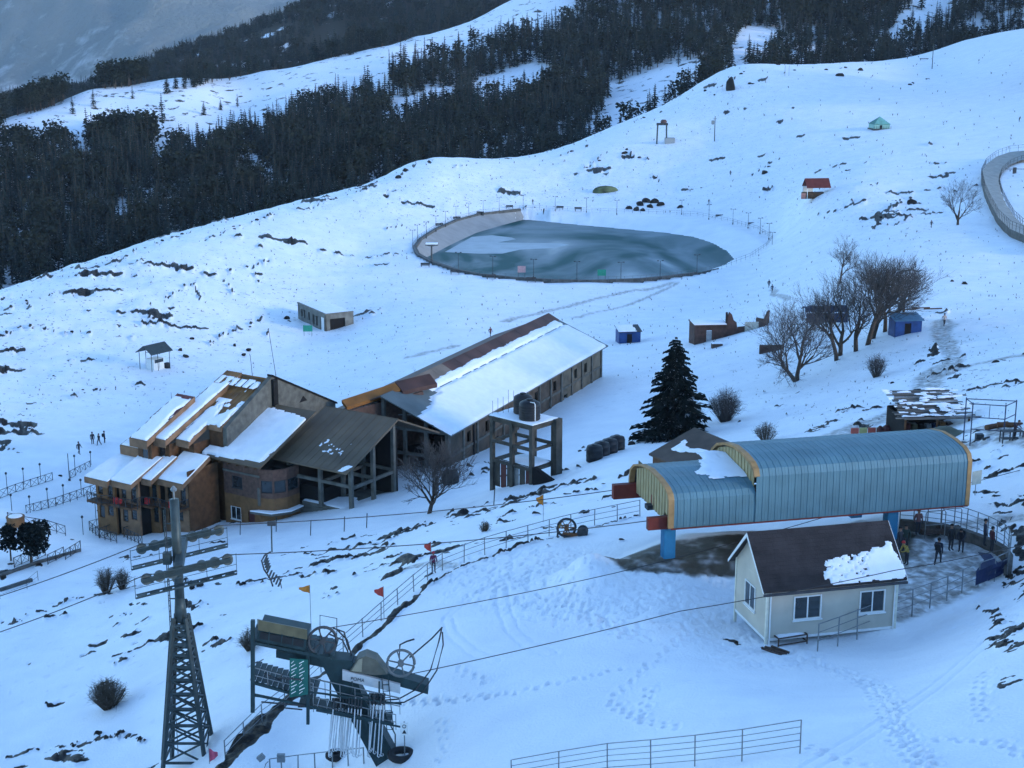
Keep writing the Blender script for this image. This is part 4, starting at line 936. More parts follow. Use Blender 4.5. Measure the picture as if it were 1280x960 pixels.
# blue tarp on the yard corner
TARP = mat('blue_tarp', (.008, .016, .06), .45, .3, 1.2, .6, 3)
tp = thing('blue_tarp', 'dark blue tarpaulin hung on the yard railing corner', 'tarpaulin', PZ(1235, 725, 28.0)); o = tp.location
mb = MB(); A = [PZ(1219,733,28.1), PZ(1234,727,28.1), PZ(1250,720,28.1), PZ(1258,714,28.1)]
for k, (a, b_) in enumerate(zip(A[:-1], A[1:])):
    for j in range(3):
        z0, z1 = .05+j*.3, .05+(j+1)*.3; w0 = .05*math.sin(5*k+3*j); w1 = .05*math.sin(5*k+3*j+3)
        mb.add([a-o+Vector((0,w0,z0)), b_-o+Vector((0,w0*.5,z0)), b_-o+Vector((0,w1*.5,z1)), a-o+Vector((0,w1,z1))], [(0,1,2,3)])
mb.build('sheet', TARP, tp)
mb = MB(); B = [PZ(1219,715,28.3), PZ(1230,700,28.5), PZ(1222,690,28.6), PZ(1238,692,28.6), PZ(1250,706,28.5), PZ(1253,718,28.3)]
mb.add([p-o for p in (B[0],B[1],B[2],B[3],B[4],B[5])], [(0,1,2,3,4,5)]); mb.build('ground_flap', TARP, tp)
# low dark yard wall with snow behind
wl_ = thing('yard_kerb', 'dark stone kerb under the curved railing', 'kerb', bk[0]); mb = MB()
for a, b_ in zip(bk[:-1], bk[1:]): mb.bar(a-bk[0]+Vector((0,0,-.35)), b_-bk[0]+Vector((0,0,-.35)), .45, .75)
mb.build('kerb_stones', mat('kerb_stone', (.10,.09,.08), .9, .35, 2, .5), wl_)
# boarding gate frames behind the people
for k, (a, b_) in enumerate([(1168,672),(1188,669)]):
    p = PZ(a, b_, 28.0); t = thing('boarding_gate', 'steel tube boarding gate frame in the station yard', 'gate', p, .2, 'boarding gates in the yard')
    MB().path([(-.7,0,0),(-.7,0,1.7),(-.6,0,1.85),(.6,0,1.85),(.7,0,1.7),(.7,0,0)], .035, 6).build('frame', GALV, t); MB().tube((-.7,0,.9),(.7,0,.9),.025,5).build('crossbar', GALV, t)
    MB().box(-.8,.8,.1,.5,.2,.5).build('bench_board', RUST, t)

# ================================================================ CHAIRLIFT PYLON, ROPES, CHAIR
pb = G(236, 948); PYY = pb.y
def L2(p, o): return Vector(p)-Vector(o)
py_ = thing('lift_pylon', 'grey green lattice chairlift pylon with sheave trains and ladder', 'pylon', pb); o = Vector(pb)
def Q(px, py, dy=0): return PY(px, py, PYY+dy)-o
zb = Q(236, 948).z; hb = Q(228, 772).z; ht = Q(228, 624).z; hx = Q(228, 772).x*0+.05
bw, tw = 1.28, .36
def leg_at(sx, sy, z): u = (z)/(hb); return Vector((sx*(bw+(tw-bw)*u), sy*(bw+(tw-bw)*u), z))
for sx in (-1, 1):
    for sy in (-1, 1): MB().bar(leg_at(sx,sy,-1.0), leg_at(sx,sy,hb+.1), .2, .2, up=(sx,sy,0)).build('leg', GREENM, py_)
lv = [0.35]; 
while lv[-1] < hb-.4: lv.append(lv[-1]+max(.45, 1.25*(1-lv[-1]/hb*.62)))
faces = [((-1,-1),(1,-1)),((1,-1),(1,1)),((1,1),(-1,1)),((-1,1),(-1,-1))]
for i, z in enumerate(lv):
    for a, b_ in faces:
        p, q = leg_at(*a, min(z, hb)), leg_at(*b_, min(z, hb)); MB().bar(p, q, .1, .14).build('brace', GREENM, py_)
        if i < len(lv)-1:
            z1 = min(lv[i+1], hb); MB().bar(p, leg_at(*b_, z1), .08, .1).build('brace', GREENM, py_); MB().bar(q, leg_at(*a, z1), .08, .1).build('brace', GREENM, py_)
MB().tube((0,0,hb-.2), (0,0,hb+1.3), .40, 12, .28).tube((0,0,hb+1.3), (0,0,ht), .28, 12, .27).build('mast', GREENM, py_, True)
mb = MB(); xl = -.62
for s in (-.2, .2): mb.tube((xl-hb*.11*0-1.0*0, s, hb-.5), (xl, s, ht-.6), .03, 4); mb.tube((-bw-.35, s, .0), (xl, s, hb-.5), .03, 4)
k = 0
while k*.33 < ht-.8:
    z = k*.33; x_ = xl if z > hb-.5 else (-bw-.35)+(xl+bw+.35)*z/(hb-.5); mb.tube((x_,-.2,z),(x_,.2,z),.018,4); k += 1
mb.build('ladder', GREENM, py_)
for z in (hb+1.2, hb+2.6, ht-1.5): MB().bar((-.62,0,z),(-.2,0,z),.06,.06).build('ladder_bracket', GREENM, py_)
# two sheave trains on cross arms
def train(c, d, nm):            # c centre (local), d unit direction
    tr = MB().bar(c-d*2.55, c+d*2.55, .18, .26).bar(c-d*1.9+Vector((0,0,.2)), c+d*1.9+Vector((0,0,.2)), .12, .16).build('sheave_beam', GREENM, py_)
    s = d.cross(Vector((0,0,1))).normalized()
    for k in (-2.35,-1.6,-.85,.85,1.6,2.35) if nm else (-2.35,-1.55,-.75,.75,1.55,2.35):
        p = c+d*k+Vector((0,0,-.02)); mb = MB(); n = 14; ring_ = []
        u = d; v = Vector((0,0,1)); v = s.cross(d).normalized()
        for off, rr_ in ((-.13,.25),(-.13,.32),(-.05,.27),(.05,.27),(.13,.32),(.13,.25)): ring_ += [p+s*(off-.22)+(u*math.cos(6.283*i/n)+v*math.sin(6.283*i/n))*rr_ for i in range(n)]
        fs = [(a*n+i, a*n+(i+1)%n, (a+1)*n+(i+1)%n, (a+1)*n+i) for a in range(5) for i in range(n)]+[tuple(range(n)), tuple(range(5*n,6*n))]
        mb.add(ring_, fs); mb.build('sheave', mat('sheave_grey', (.10,.115,.11), .5, .2, 4), tr)
    return tr
tA0, tA1 = Q(177,687,2.3), Q(273,664,2.3+.7); tB0, tB1 = Q(184,725,-2.3), Q(283,701,-2.3+.7)
cA, cB = (tA0+tA1)/2, (tB0+tB1)/2; dA, dB = (tA1-tA0).normalized(), (tB1-tB0).normalized()
train(cA, dA, 0); train(cB, dB, 1)
zc = (cA.z+cB.z)/2
MB().bar((cA.x*.5,cA.y,cA.z+.05),(cB.x*.5,cB.y,cB.z+.05),.5,.5).build('cross_arm', GREENM, py_, bevel=.03)
# catwalk with tread plates
for c, d, dz in ((cA, dA, -.75), (cB, dB, -.55)):
    s = d.cross(Vector((0,0,1))).normalized(); b0 = c+Vector((0,0,dz))+s*.75
    for k in range(-4, 4): MB().bar(b0+d*(k*.72+.06), b0+d*(k*.72+.60), .52, .06).build('tread_plate', GREENM, py_)
    MB().bar(b0-d*2.9-s*.2, b0+d*2.9-s*.2, .06, .1).bar(b0-d*2.9+s*.3, b0+d*2.9+s*.3, .06, .1).build('walkway_beam', GREENM, py_)
    mb = MB()
    for k in (-2.9,-1.2,1.2,2.9): mb.tube(b0+d*k+s*.35, b0+d*k+s*.35+Vector((0,0,1.25)), .022, 4)
    mb.tube(b0-d*2.9+s*.35+Vector((0,0,1.2)), b0+d*2.9+s*.35+Vector((0,0,1.2)), .022, 4).tube(b0-d*2.9+s*.35+Vector((0,0,.6)), b0+d*2.9+s*.35+Vector((0,0,.6)), .018, 4)
    mb.build('guard_rail', GREENM, py_)
MB().tube((.0,0,ht),(.0,0,ht+.55),.05,6).lathe((0,0,ht+.5),[(.16,0),(.2,.12),(.05,.3)],8).build('mast_lamp', GALV, py_)
MB().tube((-.55,-.35,0.5),(-.48,-.35,ht-1),.025,5).build('cable_conduit', DARKM, py_)
MB().box(-.75,-.3,-.5,-.1,hb+3.5,hb+4.2).build('junction_box', GREENM, py_)

def rope(label, pts, sag=0.0, r=.03, name='haul_rope', grp='chairlift ropes'):
    pts = [Vector(p) for p in pts]; P_ = []
    for a, b_ in zip(pts[:-1], pts[1:]):
        for k in range(12):
            u = k/12; q = a.lerp(b_, u); q.z -= sag*4*u*(1-u); P_.append(q)
    P_.append(pts[-1]); o0 = P_[0]; ob = MB().path([p-o0 for p in P_], r, 5).build(name, ROPE); ob.location = o0
    return tag(ob, label, 'rope', grp)
wA = [o+tA0+Vector((0,0,.36)), o+tA1+Vector((0,0,.36))]; wB = [o+tB0+Vector((0,0,.36)), o+tB1+Vector((0,0,.36))]
endA, endB = P(772, 612, 103.5), P(818, 650, 95.5)
rope('chairlift rope from pylon far sheaves to station rear beam', [wA[0]-(wA[1]-wA[0]).normalized()*0+Vector((0,0,0)), wA[1], endA], .35)
rope('chairlift rope from pylon near sheaves to station front beam', [wB[0], wB[1], endB], .35)
rope('chairlift rope running downhill from the pylon far sheaves', [wA[0], P(0,745,93.5), P(-160,806,90)], .1)
rope('chairlift rope running downhill from the pylon near sheaves', [wB[0], P(0,790,88.5), P(-160,850,86)], .1)
# hanging double chair
cu = 0
a, b_ = wA[1], endA; best = min((abs(proj(*(a.lerp(b_, u)))[0]-339), u) for u in [i/400 for i in range(400)])[1]
hp_ = a.lerp(b_, best); hp_.z -= .35*4*best*(1-best)
ch = thing('lift_chair', 'empty double lift chair hanging from the rope beside the pylon', 'lift chair', hp_)
def C_(px, py, dy=0): return PY(px, py, hp_.y+dy)-hp_
MB().box(-.25,.25,-.09,.09,-.16,.1).build('grip', DARKM, ch)
MB().path([(0,0,0), C_(339.5,672), C_(340,690,-.05)], .045, 6).build('hanger', GREENM, ch)
for dy in (-.6, .6): MB().path([C_(338,690,dy*.2), C_(331,694,dy), C_(327,701,dy), C_(330,712,dy), C_(338,724,dy), C_(341,733,dy)], .055, 5).build('side_frame', DARKM, ch)
s0 = C_(334,719,-.6); s1 = C_(349,729,-.6)
def slat(c0, c1, nm, nsl):
    for k in range(nsl):
        p = c0.lerp(c1, k/max(1, nsl-1)); MB().bar(p+Vector((0,-.02,0)), p+Vector((0,1.22,0)), .11, .035).build(nm, DARKM, ch)
slat(C_(336,722,-.6), C_(348,733,-.6), 'seat_slat', 5); slat(C_(330,703,-.6), C_(334,716,-.6), 'back_slat', 5)
MB().path([C_(349,722,-.6), C_(352,735,-.6)], .03, 5).path([C_(349,722,.6), C_(352,735,.6)], .03, 5).path([C_(352,735,-.6), C_(352,735,.6)], .03, 5).build('footrest', DARKM, ch)

# ================================================================ DRAG LIFT DRIVE STATION
db = G(470, 953); DY = db.y
dl = thing('drag_lift_drive', 'drag lift drive station on leaning column with hanging tow poles', 'drag lift', db); o2 = Vector(db)
def W(px, py, dy=0): return PY(px, py, DY+dy)-o2
GRN = mat('dark_green_steel', (.018, .04, .045), .5, .25, 2, 0, None, .2)
OLIVE = mat('olive_cover', (.085, .08, .045), .5, .2, 2)
def quadbox(pts, dy0, dy1, m, nm, parent=dl):        # outline in photo pixels, extruded in depth
    a = [W(x_, y_, dy0) for x_, y_ in pts]; b_ = [p+Vector((0, dy1-dy0, 0)) for p in a]; n = len(pts); mb = MB()
    mb.add(a+b_, [tuple(range(n)), tuple(range(2*n-1, n-1, -1))]+[(i, n+i, n+(i+1) % n, (i+1) % n) for i in range(n)]); return mb.build(nm, m, parent)
quadbox([(472,962),(503,962),(452,868),(440,826),(398,822),(412,850),(428,880)], -.5, .5, GRN, 'column')
quadbox([(345,813),(345,822),(440,842),(560-25,868),(560-25,857),(440,828)], -.45, .45, GRN, 'main_beam')
quadbox([(428,838),(428,850),(500,867),(500,856)], -.66, -.46, mat('pale_panel', (.42,.45,.47), .5, .08), 'name_panel')
quadbox([(436,840),(447,824),(457,820),(470,825),(484,843),(468,844)], -.6, .3, mat('olive_grey_cover', (.10,.10,.08), .55, .15), 'machine_cover')
quadbox([(439,839),(448,825),(453,823),(452,840)], -.64, -.605, mat('light_cover', (.24,.23,.17), .5, .1), 'cover_panel')
mc = quadbox([(320,803),(323,787),(383,799),(381,816)], -1.1, .9, GRN, 'motor_housing')
lid = MB(); A_ = [W(322,788,-1.2), W(384,800,-1.2), W(384,799,.95), W(322,787,.95)]
lid.hexa([p+Vector((0,0,.02)) for p in A_], [A_[0]+Vector((.05,.25,.45)), A_[1]+Vector((-.02,.25,.45)), A_[2]+Vector((0,0,.6)), A_[3]+Vector((0,0,.6))]); lid.build('housing_lid', OLIVE, mc)
quadbox([(324,798),(326,790),(380,801),(379,809)], -1.16, -1.11, BLACKP, 'housing_vent', mc)
for x_ in (336, 352, 366): quadbox([(x_,788+(x_-330)*.2),(x_+1.2,788+(x_-330)*.2),(x_,807),(x_-1.2,807)], -1.2, -1.17, GRN, 'housing_rib', mc)
def beam(a, b_, wd=.14, ht_=.14, nm='beam', m=GRN, dy=0, dy2=None): return MB().bar(W(*a, dy), W(*b_, dy if dy2 is None else dy2), wd, ht_).build(nm, m, dl)
for dy in (-1.1, 1.1):
    beam((316,775),(316,890), .2,.2,'post',GRN,dy); beam((385,816),(385,905), .16,.16,'post',GRN,dy)
    beam((316,803),(414,823),.14,.16,'platform_beam',GRN,dy); beam((316,853),(388,873),.14,.14,'platform_beam',GRN,dy); beam((316,868),(492,905),.1,.12,'lower_beam',GRN,dy)
mb = MB()
for k in range(15):
    u = k/14; p = W(316+98*u, 801+20*u, -1.1); MB().bar(p, p+Vector((0,2.2,0)), .29, .04).build('deck_plank', GRN, dl)
for k in range(12):
    u = k/11; p = W(316+75*u, 850+22*u, -1.1); MB().bar(p, p+Vector((0,2.2,0)), .285, .04).build('deck_plank', GRN, dl)
for k in range(10):
    u = k/9; p = W(378+105*u, 884+21*u, -.9); MB().bar(p, p+Vector((0,1.4,0)), .48, .04).build('deck_plank', GRN, dl)
def rail_(a, b_, dy, h=22, n=4, nm='guard_rail'):
    mb = MB(); pa, pb_ = W(*a, dy), W(*b_, dy); up = Vector((0,0,h/23.7))
    for k in range(n+1): q = pa.lerp(pb_, k/n); mb.tube(q, q+up, .025, 4)
    mb.tube(pa+up, pb_+up, .028, 4).tube(pa+up*.5, pb_+up*.5, .022, 4); return mb.build(nm, GALV if dy < 0 else GRN, dl)
rail_((316,853),(392,873),-1.1, 20); rail_((388,868),(500,893),-1.0, 22, 6); rail_((388,868),(500,893),1.0, 22, 6); rail_((316,850),(388,872),1.1, 20); rail_((392,890),(495,912),-1.0,20,6)
mb = MB(); A = [(400,806),(400,769),(421,773),(421,808)]
mb.path([W(x_,y_,.7) for x_,y_ in A], .03, 4); mb.build('hoop_guard', GRN, dl)
def spoked(c, R_, nm, m, dy, tilt=0.25, r=.07, n=6):
    c = W(*c, dy); ax = Vector((tilt, -1, .1)).normalized(); wo = MB().ring(c, R_, r, ax, 28, 6).build(nm, m, dl, True); s = ax.orthogonal().normalized(); t = ax.cross(s)
    for k in range(n): MB().bar(c, c+(s*math.cos(6.283*k/n)+t*math.sin(6.283*k/n))*R_, .07, .05, up=ax).build('spoke', m, wo)
    MB().tube(c-ax*.16, c+ax*.16, .16, 10).build('hub', m, wo); return wo
spoked((403,801), .72, 'bullwheel', DARKM, -.8, .3, .08); spoked((501,829), .70, 'return_sheave', mat('pale_wheel', (.10,.115,.12), .5), -.65, .12, .075)
for c in ((356,853,.5,.28), (345,884,.9,.42)): 
    mb = MB().ring(W(c[0]+10,c[1]-4,-.8), c[2]+.25, .045, (.1,.5,1), 20, 5).ring(W(c[0]+22,c[1]+2,-.8), c[3], .04, (.1,.5,1), 16, 5); mb.build('guide_ring', DARKM, dl)
beam((318,870),(350,874),.06,.06,'guide_rod',DARKM,-.9); beam((330,842),(350,850),.06,.06,'guide_rod',DARKM,-.9)
# bent guide rods reaching out to the right
for pl in ([(470,876),(498,874),(520,862),(538,838),(549,800),(552,786)], [(470,879),(505,878),(528,866),(546,838),(554,806),(553,790)]):
    MB().path([W(x_,y_,-.5) for x_,y_ in pl], .04, 5).build('guide_rod', DARKM, dl)
MB().path([W(512,822,-.5), W(540,798,-.5), W(553,784,-.5)], .045, 5).build('outrigger', DARKM, dl)
MB().path([W(499,822,-.5), W(500,806,-.5), W(508,802,-.5), W(518,799,-.5)], .05, 5).build('lever', DARKM, dl)
for pl in ([(410,792),(428,800),(435,815)], [(416,785),(430,790),(436,812)], [(422,788),(434,800),(440,822)]): MB().path([W(x_,y_,.2) for x_,y_ in pl], .045, 5).build('hose', DARKM, dl)
beam((388,865),(502,880),.07,.08,'lower_guide',GRN,-1.1); beam((395,888),(508,910),.07,.08,'lower_guide',GRN,-1.1)
# ladder on the right
mb = MB(); 
for dx in (0, 8): mb.tube(W(477+dx,845,-.7), W(484+dx,915,-.7), .03, 4)
for k in range(9): mb.tube(W(477+.9*k,848+8*k,-.7), W(485+.9*k,848+8*k,-.7), .02, 4)
mb.build('ladder', GRN, dl)
mb = MB(); mb.path([W(478,888,-.6), W(494,918,-.6), W(494,940,-.6)], .035, 5); mb.build('handrail', GRN, dl)
# tow poles with hooked ends, hanging in two racks
POLE = mat('zinc_pole', (.58,.6,.62), .4, .1, 4, 0, None, .4)
rgp = random.Random(5)
for k in range(30):
    x_ = 413+ (k*1.9 if k < 20 else 46+(k-20)*2.1); top = 868-(6 if k >= 20 else 0)+rgp.uniform(-3,3); bot = 938+rgp.uniform(-5,6); dy = -.9+rgp.uniform(-.25,.25) if k % 2 else rgp.uniform(-.2,.4)
    top = 872 if k < 20 else 866; a = W(x_+3, top, dy); b_ = W(x_+rgp.uniform(-3.5,.5)-(19-k if k<20 else 0)*.12, bot, dy)
    tpo = MB().tube(a, b_, .036, 5).path([b_, b_+Vector((-.02,0,-.1)), b_+Vector((.06,0,-.17)), b_+Vector((.13,0,-.1)), b_+Vector((.1,0,.0))], .026, 5).build('tow_pole', POLE, dl)
    MB().tube(a-Vector((0,0,.02)), a.lerp(b_, .2), .045, 6).build('spring_box', DARKM, tpo)
for x_ in (413, 440, 474): beam((x_,852),(x_,880),.08,.08,'rack_post',GRN,-.9)
beam((410,868),(450,876),.08,.08,'pole_rack',GRN,-.9); beam((440,866),(478,872),.08,.08,'pole_rack',GRN,-.9)
# green notice
sg = quadbox([(362,823),(385,825),(385,868),(362,872)], -1.3, -1.26, mat('green_banner', (.01,.10,.085), .6), 'banner')
for i in range(10):
    for j in range(2):
        x0 = 364+j*10; y0 = 826+i*4.2; w_ = 3.5+((i*7+j*3) % 5); quadbox([(x0,y0+3),(x0+w_*.9,y0),(x0+w_*.9,y0+.9),(x0,y0+3.9)], -1.325, -1.305, WHITE, 'banner_text', sg)
# maker's lettering on the pale panel
fc = bpy.data.curves.new('maker_lettering', 'FONT'); fc.body = 'POMA'; fc.size = .26; fc.extrude = .004
fo = bpy.data.objects.new('maker_lettering', fc); COL.objects.link(fo); bpy.context.view_layer.update()
fm = bpy.data.meshes.new_from_object(fo.evaluated_get(bpy.context.evaluated_depsgraph_get())); bpy.data.objects.remove(fo); fm.materials.clear(); fm.materials.append(mat('lettering_black', (.02,.02,.025), .6)); fo = put('maker_lettering', fm, dl)
p = W(438, 850, -.68); fo.location = p; fo.rotation_euler = (math.pi/2, R(10), 0)
# rocks and tyre at the foot
rope('drag lift rope from upper bullwheel over the yard', [o2+W(405,786,-.8), P(766,717,92), P(1068,635,104), P(1300,581,112), P(1420,553,118)], .15, .024, 'tow_rope', 'drag lift ropes')
rope('drag lift rope from spoked sheave past the cabin windows', [o2+W(502,845,-.65), P(850,764,79.5), P(1118,713,82), P(1300,676,85), P(1420,652,88)], .1, .024, 'tow_rope', 'drag lift ropes')
# warning sign on a post
p = G(506, 944); t = thing('warning_sign', 'small white warning sign on a post by the drag lift', 'sign', p)
MB().tube((0,0,-.4),(0,0,1.9),.035,6).build('post', GALV, t); sp = MB().box(-.2,.2,-.06,-.03,1.15,1.85).build('panel', WHITE, t); MB().add([(-.12,-.065,1.25),(.12,-.065,1.25),(0,-.065,1.48)],[(0,1,2)]).build('symbol', DARKM, sp); MB().ring((0,-.068,1.66),.09,.02,(0,1,0),12,4).build('symbol', DARKM, sp)
p = G(498, 952); TYRE = mat('tyre_rubber', (.02,.02,.022), .8, .2, 4)
for k, (a, b_, r_) in enumerate([(502,948,.55),(420,948,.4)]):
    p = G(a, b_); ob = MB().ring((0,0,.2), r_, .2, (0,0,1), 22, 8).build('old_tyre', TYRE, None, True); ob.location = p; tag(ob, 'old black tyre half buried in snow by the drag lift column' if k == 0 else 'smaller old tyre beneath the hanging tow poles', 'tyre')
# rail and control box in front of the drag lift
railing('foot_railing', 'low metal railing in front of the drag lift column', GP([(338,968),(372,963),(420,958),(455,955)]), .95, 1, .03, 1.7, GALV)
p = G(352, 964); t = thing('control_box', 'grey control box on a post by the low railing', 'box', p); MB().tube((0,0,-.3),(0,0,.7),.04,5).build('post', GALV, t); MB().box(-.22,.22,-.12,.12,.6,1.05).build('box', GALV, t)
p = G(328, 962); t = thing('floodlight', 'tilted grey floodlight on a short stand by the low railing', 'floodlight', p); MB().path([(0,0,-.3),(.2,0,.35),(.35,0,.5)],.03,5).build('stand', GALV, t); MB().hexa([(-.3,-.12,.75),(-.1,-.12,.5),(-.1,.12,.5),(-.3,.12,.75)],[(0,-.12,1.0),(.2,-.12,.75),(.2,.12,.75),(0,.12,1.0)]).build('lamp_housing', GALV, t)

# ================================================================ LODGE COMPLEX
WOOD = mat('ochre_boarding', (.17, .085, .034), .7, .25, 1.5, .2, 8)
WOODD = mat('brown_boarding', (.095, .045, .02), .75, .3, 1.5, .2, 8)
FASC = mat('weathered_fascia', (.21, .12, .068), .7, .3, 1.0, .2, 6)
BRICK = mat('dull_brick', (.105, .06, .045), .85, .3, 2.5, .4, 10)
RSHEET = mat('ochre_roof_sheet', (.21, .10, .032), .6, .35, .5, .1, 6)
GREYSH = mat('grey_roof_sheet', (.115, .085, .055), .6, .22, .35, .08, 6)
OLDC = mat('unfinished_concrete', (.105, .102, .088), .9, .3, 1.2, .4, 6)
DARKI = mat('dark_interior', (.010, .009, .009), .95, .3, 2)  # near-black that paints the shade inside rooms and openings, also some dark parts
MAROON = mat('maroon_panel', (.07, .018, .016), .6, .2, 2)
def wall_holes(nm, parent, o, ex, L, z0, z1, th, holes, m, out):
    o, ex, out = Vector(o), Vector(ex).normalized(), Vector(out).normalized(); up = Vector((0,0,1)); mb = MB()
    xs = sorted({0, L, *[h[0] for h in holes], *[h[0]+h[2] for h in holes]}); zs = sorted({z0, z1, *[h[1] for h in holes], *[h[1]+h[3] for h in holes]})
    for a, b_ in zip(xs[:-1], xs[1:]):
        for c, d in zip(zs[:-1], zs[1:]):
            mx_, mz_ = (a+b_)/2, (c+d)/2
            if any(h[0] < mx_ < h[0]+h[2] and h[1] < mz_ < h[1]+h[3] for h in holes): continue
            p = [o+ex*x_+out*y_+up*z_ for x_, y_, z_ in ((a,0,c),(b_,0,c),(b_,-th,c),(a,-th,c),(a,0,d),(b_,0,d),(b_,-th,d),(a,-th,d))]; mb.hexa(p[:4], p[4:])
    return mb.build(nm, m, parent)
def roof_plane(parent, u0, u1, v0, z0, v1, z1, th, m, nm='roof', fascia=None, fz=.55, ribs=0):
    b_ = [(u0,v0,z0-th),(u1,v0,z0-th),(u1,v1,z1-th),(u0,v1,z1-th)]; t_ = [(u0,v0,z0),(u1,v0,z0),(u1,v1,z1),(u0,v1,z1)]
    r_ = MB().hexa(b_, t_).build(nm, m, parent)
    if ribs:
        n = int((u1-u0)/ribs); mb = MB()
        for k in range(n+1):
            x_ = u0+.02+(u1-u0-.08)*k/n; mb.hexa([(x_,v0,z0-.01),(x_+.04,v0,z0-.01),(x_+.04,v1,z1-.01),(x_,v1,z1-.01)], [(x_,v0,z0+.03),(x_+.04,v0,z0+.03),(x_+.04,v1,z1+.03),(x_,v1,z1+.03)])
        mb.build('sheet_ribs', m, r_)
    if fascia:
        MB().box(u0-.03, u1+.03, v0-.06, v0-.003, z0-fz, z0+.03).build('fascia', fascia, parent)
        for x_ in (u0, u1): s = -.05 if x_ == u0 else .002; MB().hexa([(x_+s,v0,z0-fz*.7),(x_+s+.045,v0,z0-fz*.7),(x_+s+.045,v1,z1-fz*.7),(x_+s,v1,z1-fz*.7)], [(x_+s,v0,z0+.04),(x_+s+.045,v0,z0+.04),(x_+s+.045,v1,z1+.04),(x_+s,v1,z1+.04)]).build('bargeboard', fascia, parent)
    return r_
def roof_snow(parent, u0, u1, v0, z0, v1, z1, mask, th=.2, n=(40, 30), sd=0):
    L = math.hypot(v1-v0, z1-z0); return snow_patch(parent, (u0,v0,z0), (1,0,0), (0,v1-v0,z1-z0), 0, u1-u0, 0, L, mask, th, n, sd)
LO = PZ(236, 668, 7.0); LPH = R(-33); Z7 = 7.0
lo = thing('chalet_lodge', 'timber chalet lodge with stepped snow covered roofs and iron balconies', 'lodge', (LO.x, LO.y, Z7), LPH)
z = lambda q: q-Z7
RED_S = mat('rusty_red_sheet', (.13, .04, .035), .6, .3, .8)
# upper roofs: left, right, front v, front z, back v, back z
S = [(-11.8,-8.0,1.9,14.6,6.2,16.1,RSHEET,1),(-8.8,-6.2,.6,16.2,8.1,19.6,RED_S,.9),(-6.9,-4.7,1.9,16.2,14.2,21.3,RSHEET,.8),(-4.65,-2.75,3.4,16.0,14.2,20.9,RSHEET,.7),(-2.72,-.65,6.4,17.36,14.2,20.9,RSHEET,.6),(-11.2,-8.6,6.0,16.9,9.2,18.2,RSHEET,.5)]
for i, (u0,u1,v0,z0,v1,z1,m_,fz_) in enumerate(S): roof_plane(lo, u0,u1,v0,z(z0),v1,z(z1),.12,m_,'roof',FASC,fz_,.6)
roof_snow(lo, -11.75,-8.05,1.95,z(14.66),6.1,z(16.1), rect_mask(0,3.7,-.2,3.9), .2, (24,24), 1)
roof_snow(lo, -8.75,-6.25,.65,z(16.26),8.0,z(19.6), lambda S_,T: np.minimum(np.minimum(S_,2.5-S_), 7.4-T)*.8-.5*np.exp(-((S_-2.2)/.25)**2-((T-5)/1.2)**2), .2, (24,44), 2)
roof_snow(lo, -6.85,-4.75,1.95,z(16.26),14,z(21.2), lambda S_,T: np.minimum(np.minimum(S_,2.1-S_), 10.6-T+S_*.3), .2, (22,60), 3)
roof_snow(lo, -4.6,-.75,3.45,z(16.06),14,z(20.86), lambda S_,T: np.minimum(np.minimum(np.minimum(S_,3.85-S_), np.maximum(1.8-S_,T-3.25)), np.where(T < 6.6, 5.6+.8*np.sin(S_*2.2)-T+1.2*(fbm(S_*2,T*1.1,3,6)-.5), -.2))+.0, .2, (46,70), 4)
roof_snow(lo, -4.6,-.75,3.45,z(16.06),14,z(20.86), lambda S_,T: np.minimum(.4, (fbm(S_*1.4+3,T*1.2,3,16)-.56)*3)*((T > 5.2) & (T < 7.6))-.2*((T <= 5.2) | (T >= 7.6)), .12, (46,70), 14)
roof_snow(lo, -6.8,-.75,12.0,z(20.35),14.1,z(21.25), lambda S_,T: np.minimum(np.sin(S_*6)*.2+.12, 1.4-T), .1, (50,14), 5)
roof_snow(lo, -11.1,-8.7,6.1,z(16.98),9.1,z(18.2), rect_mask(0,2.4,0,1.9), .15, (16,16), 8)
# back slope and ridge, side gable wall
MB().hexa([(-7,14.15,z(21.0)),(-.6,14.15,z(21.0)),(-.6,25,z(15.8)),(-7,25,z(15.8))],[(-7,14.15,z(21.2)),(-.6,14.15,z(21.2)),(-.6,25,z(16)),(-7,25,z(16))]).build('rear_roof', RSHEET, lo)
gw = MB(); prof = [(6.5,z(15.7)),(14.2,z(21.5)),(25,z(16.0))]
gw.add([(-.62,6.5,0-1.5),(-.62,25,-1.5),(-.62,25,z(16.0)),(-.62,14.2,z(21.55)),(-.62,6.5,z(17.3)),(-.02,6.5,-1.5),(-.02,25,-1.5),(-.02,25,z(16.0)),(-.02,14.2,z(21.55)),(-.02,6.5,z(17.3))],[(4,3,2,1,0),(5,6,7,8,9),(0,5,9,4),(4,9,8,3),(3,8,7,2)])
gw.build('gable_wall', OLDC, lo)
MB().hexa([(-.75,14.1,z(21.5)),(.12,14.1,z(21.5)),(.12,25.2,z(15.9)),(-.75,25.2,z(15.9))],[(-.75,14.1,z(21.72)),(.12,14.1,z(21.72)),(.12,25.2,z(16.12)),(-.75,25.2,z(16.12))]).build('wall_coping', DARKI, lo)
MB().box(-.2,.35,13.9,14.6,z(17.4),z(21.2)).build('chimney_slot', DARKI, lo); MB().add([(.02,18.5,z(17.5)),(.02,19.9,z(17.5)),(.02,19.2,z(18.2))],[(0,1,2)]).build('vent_opening', DARKI, lo)
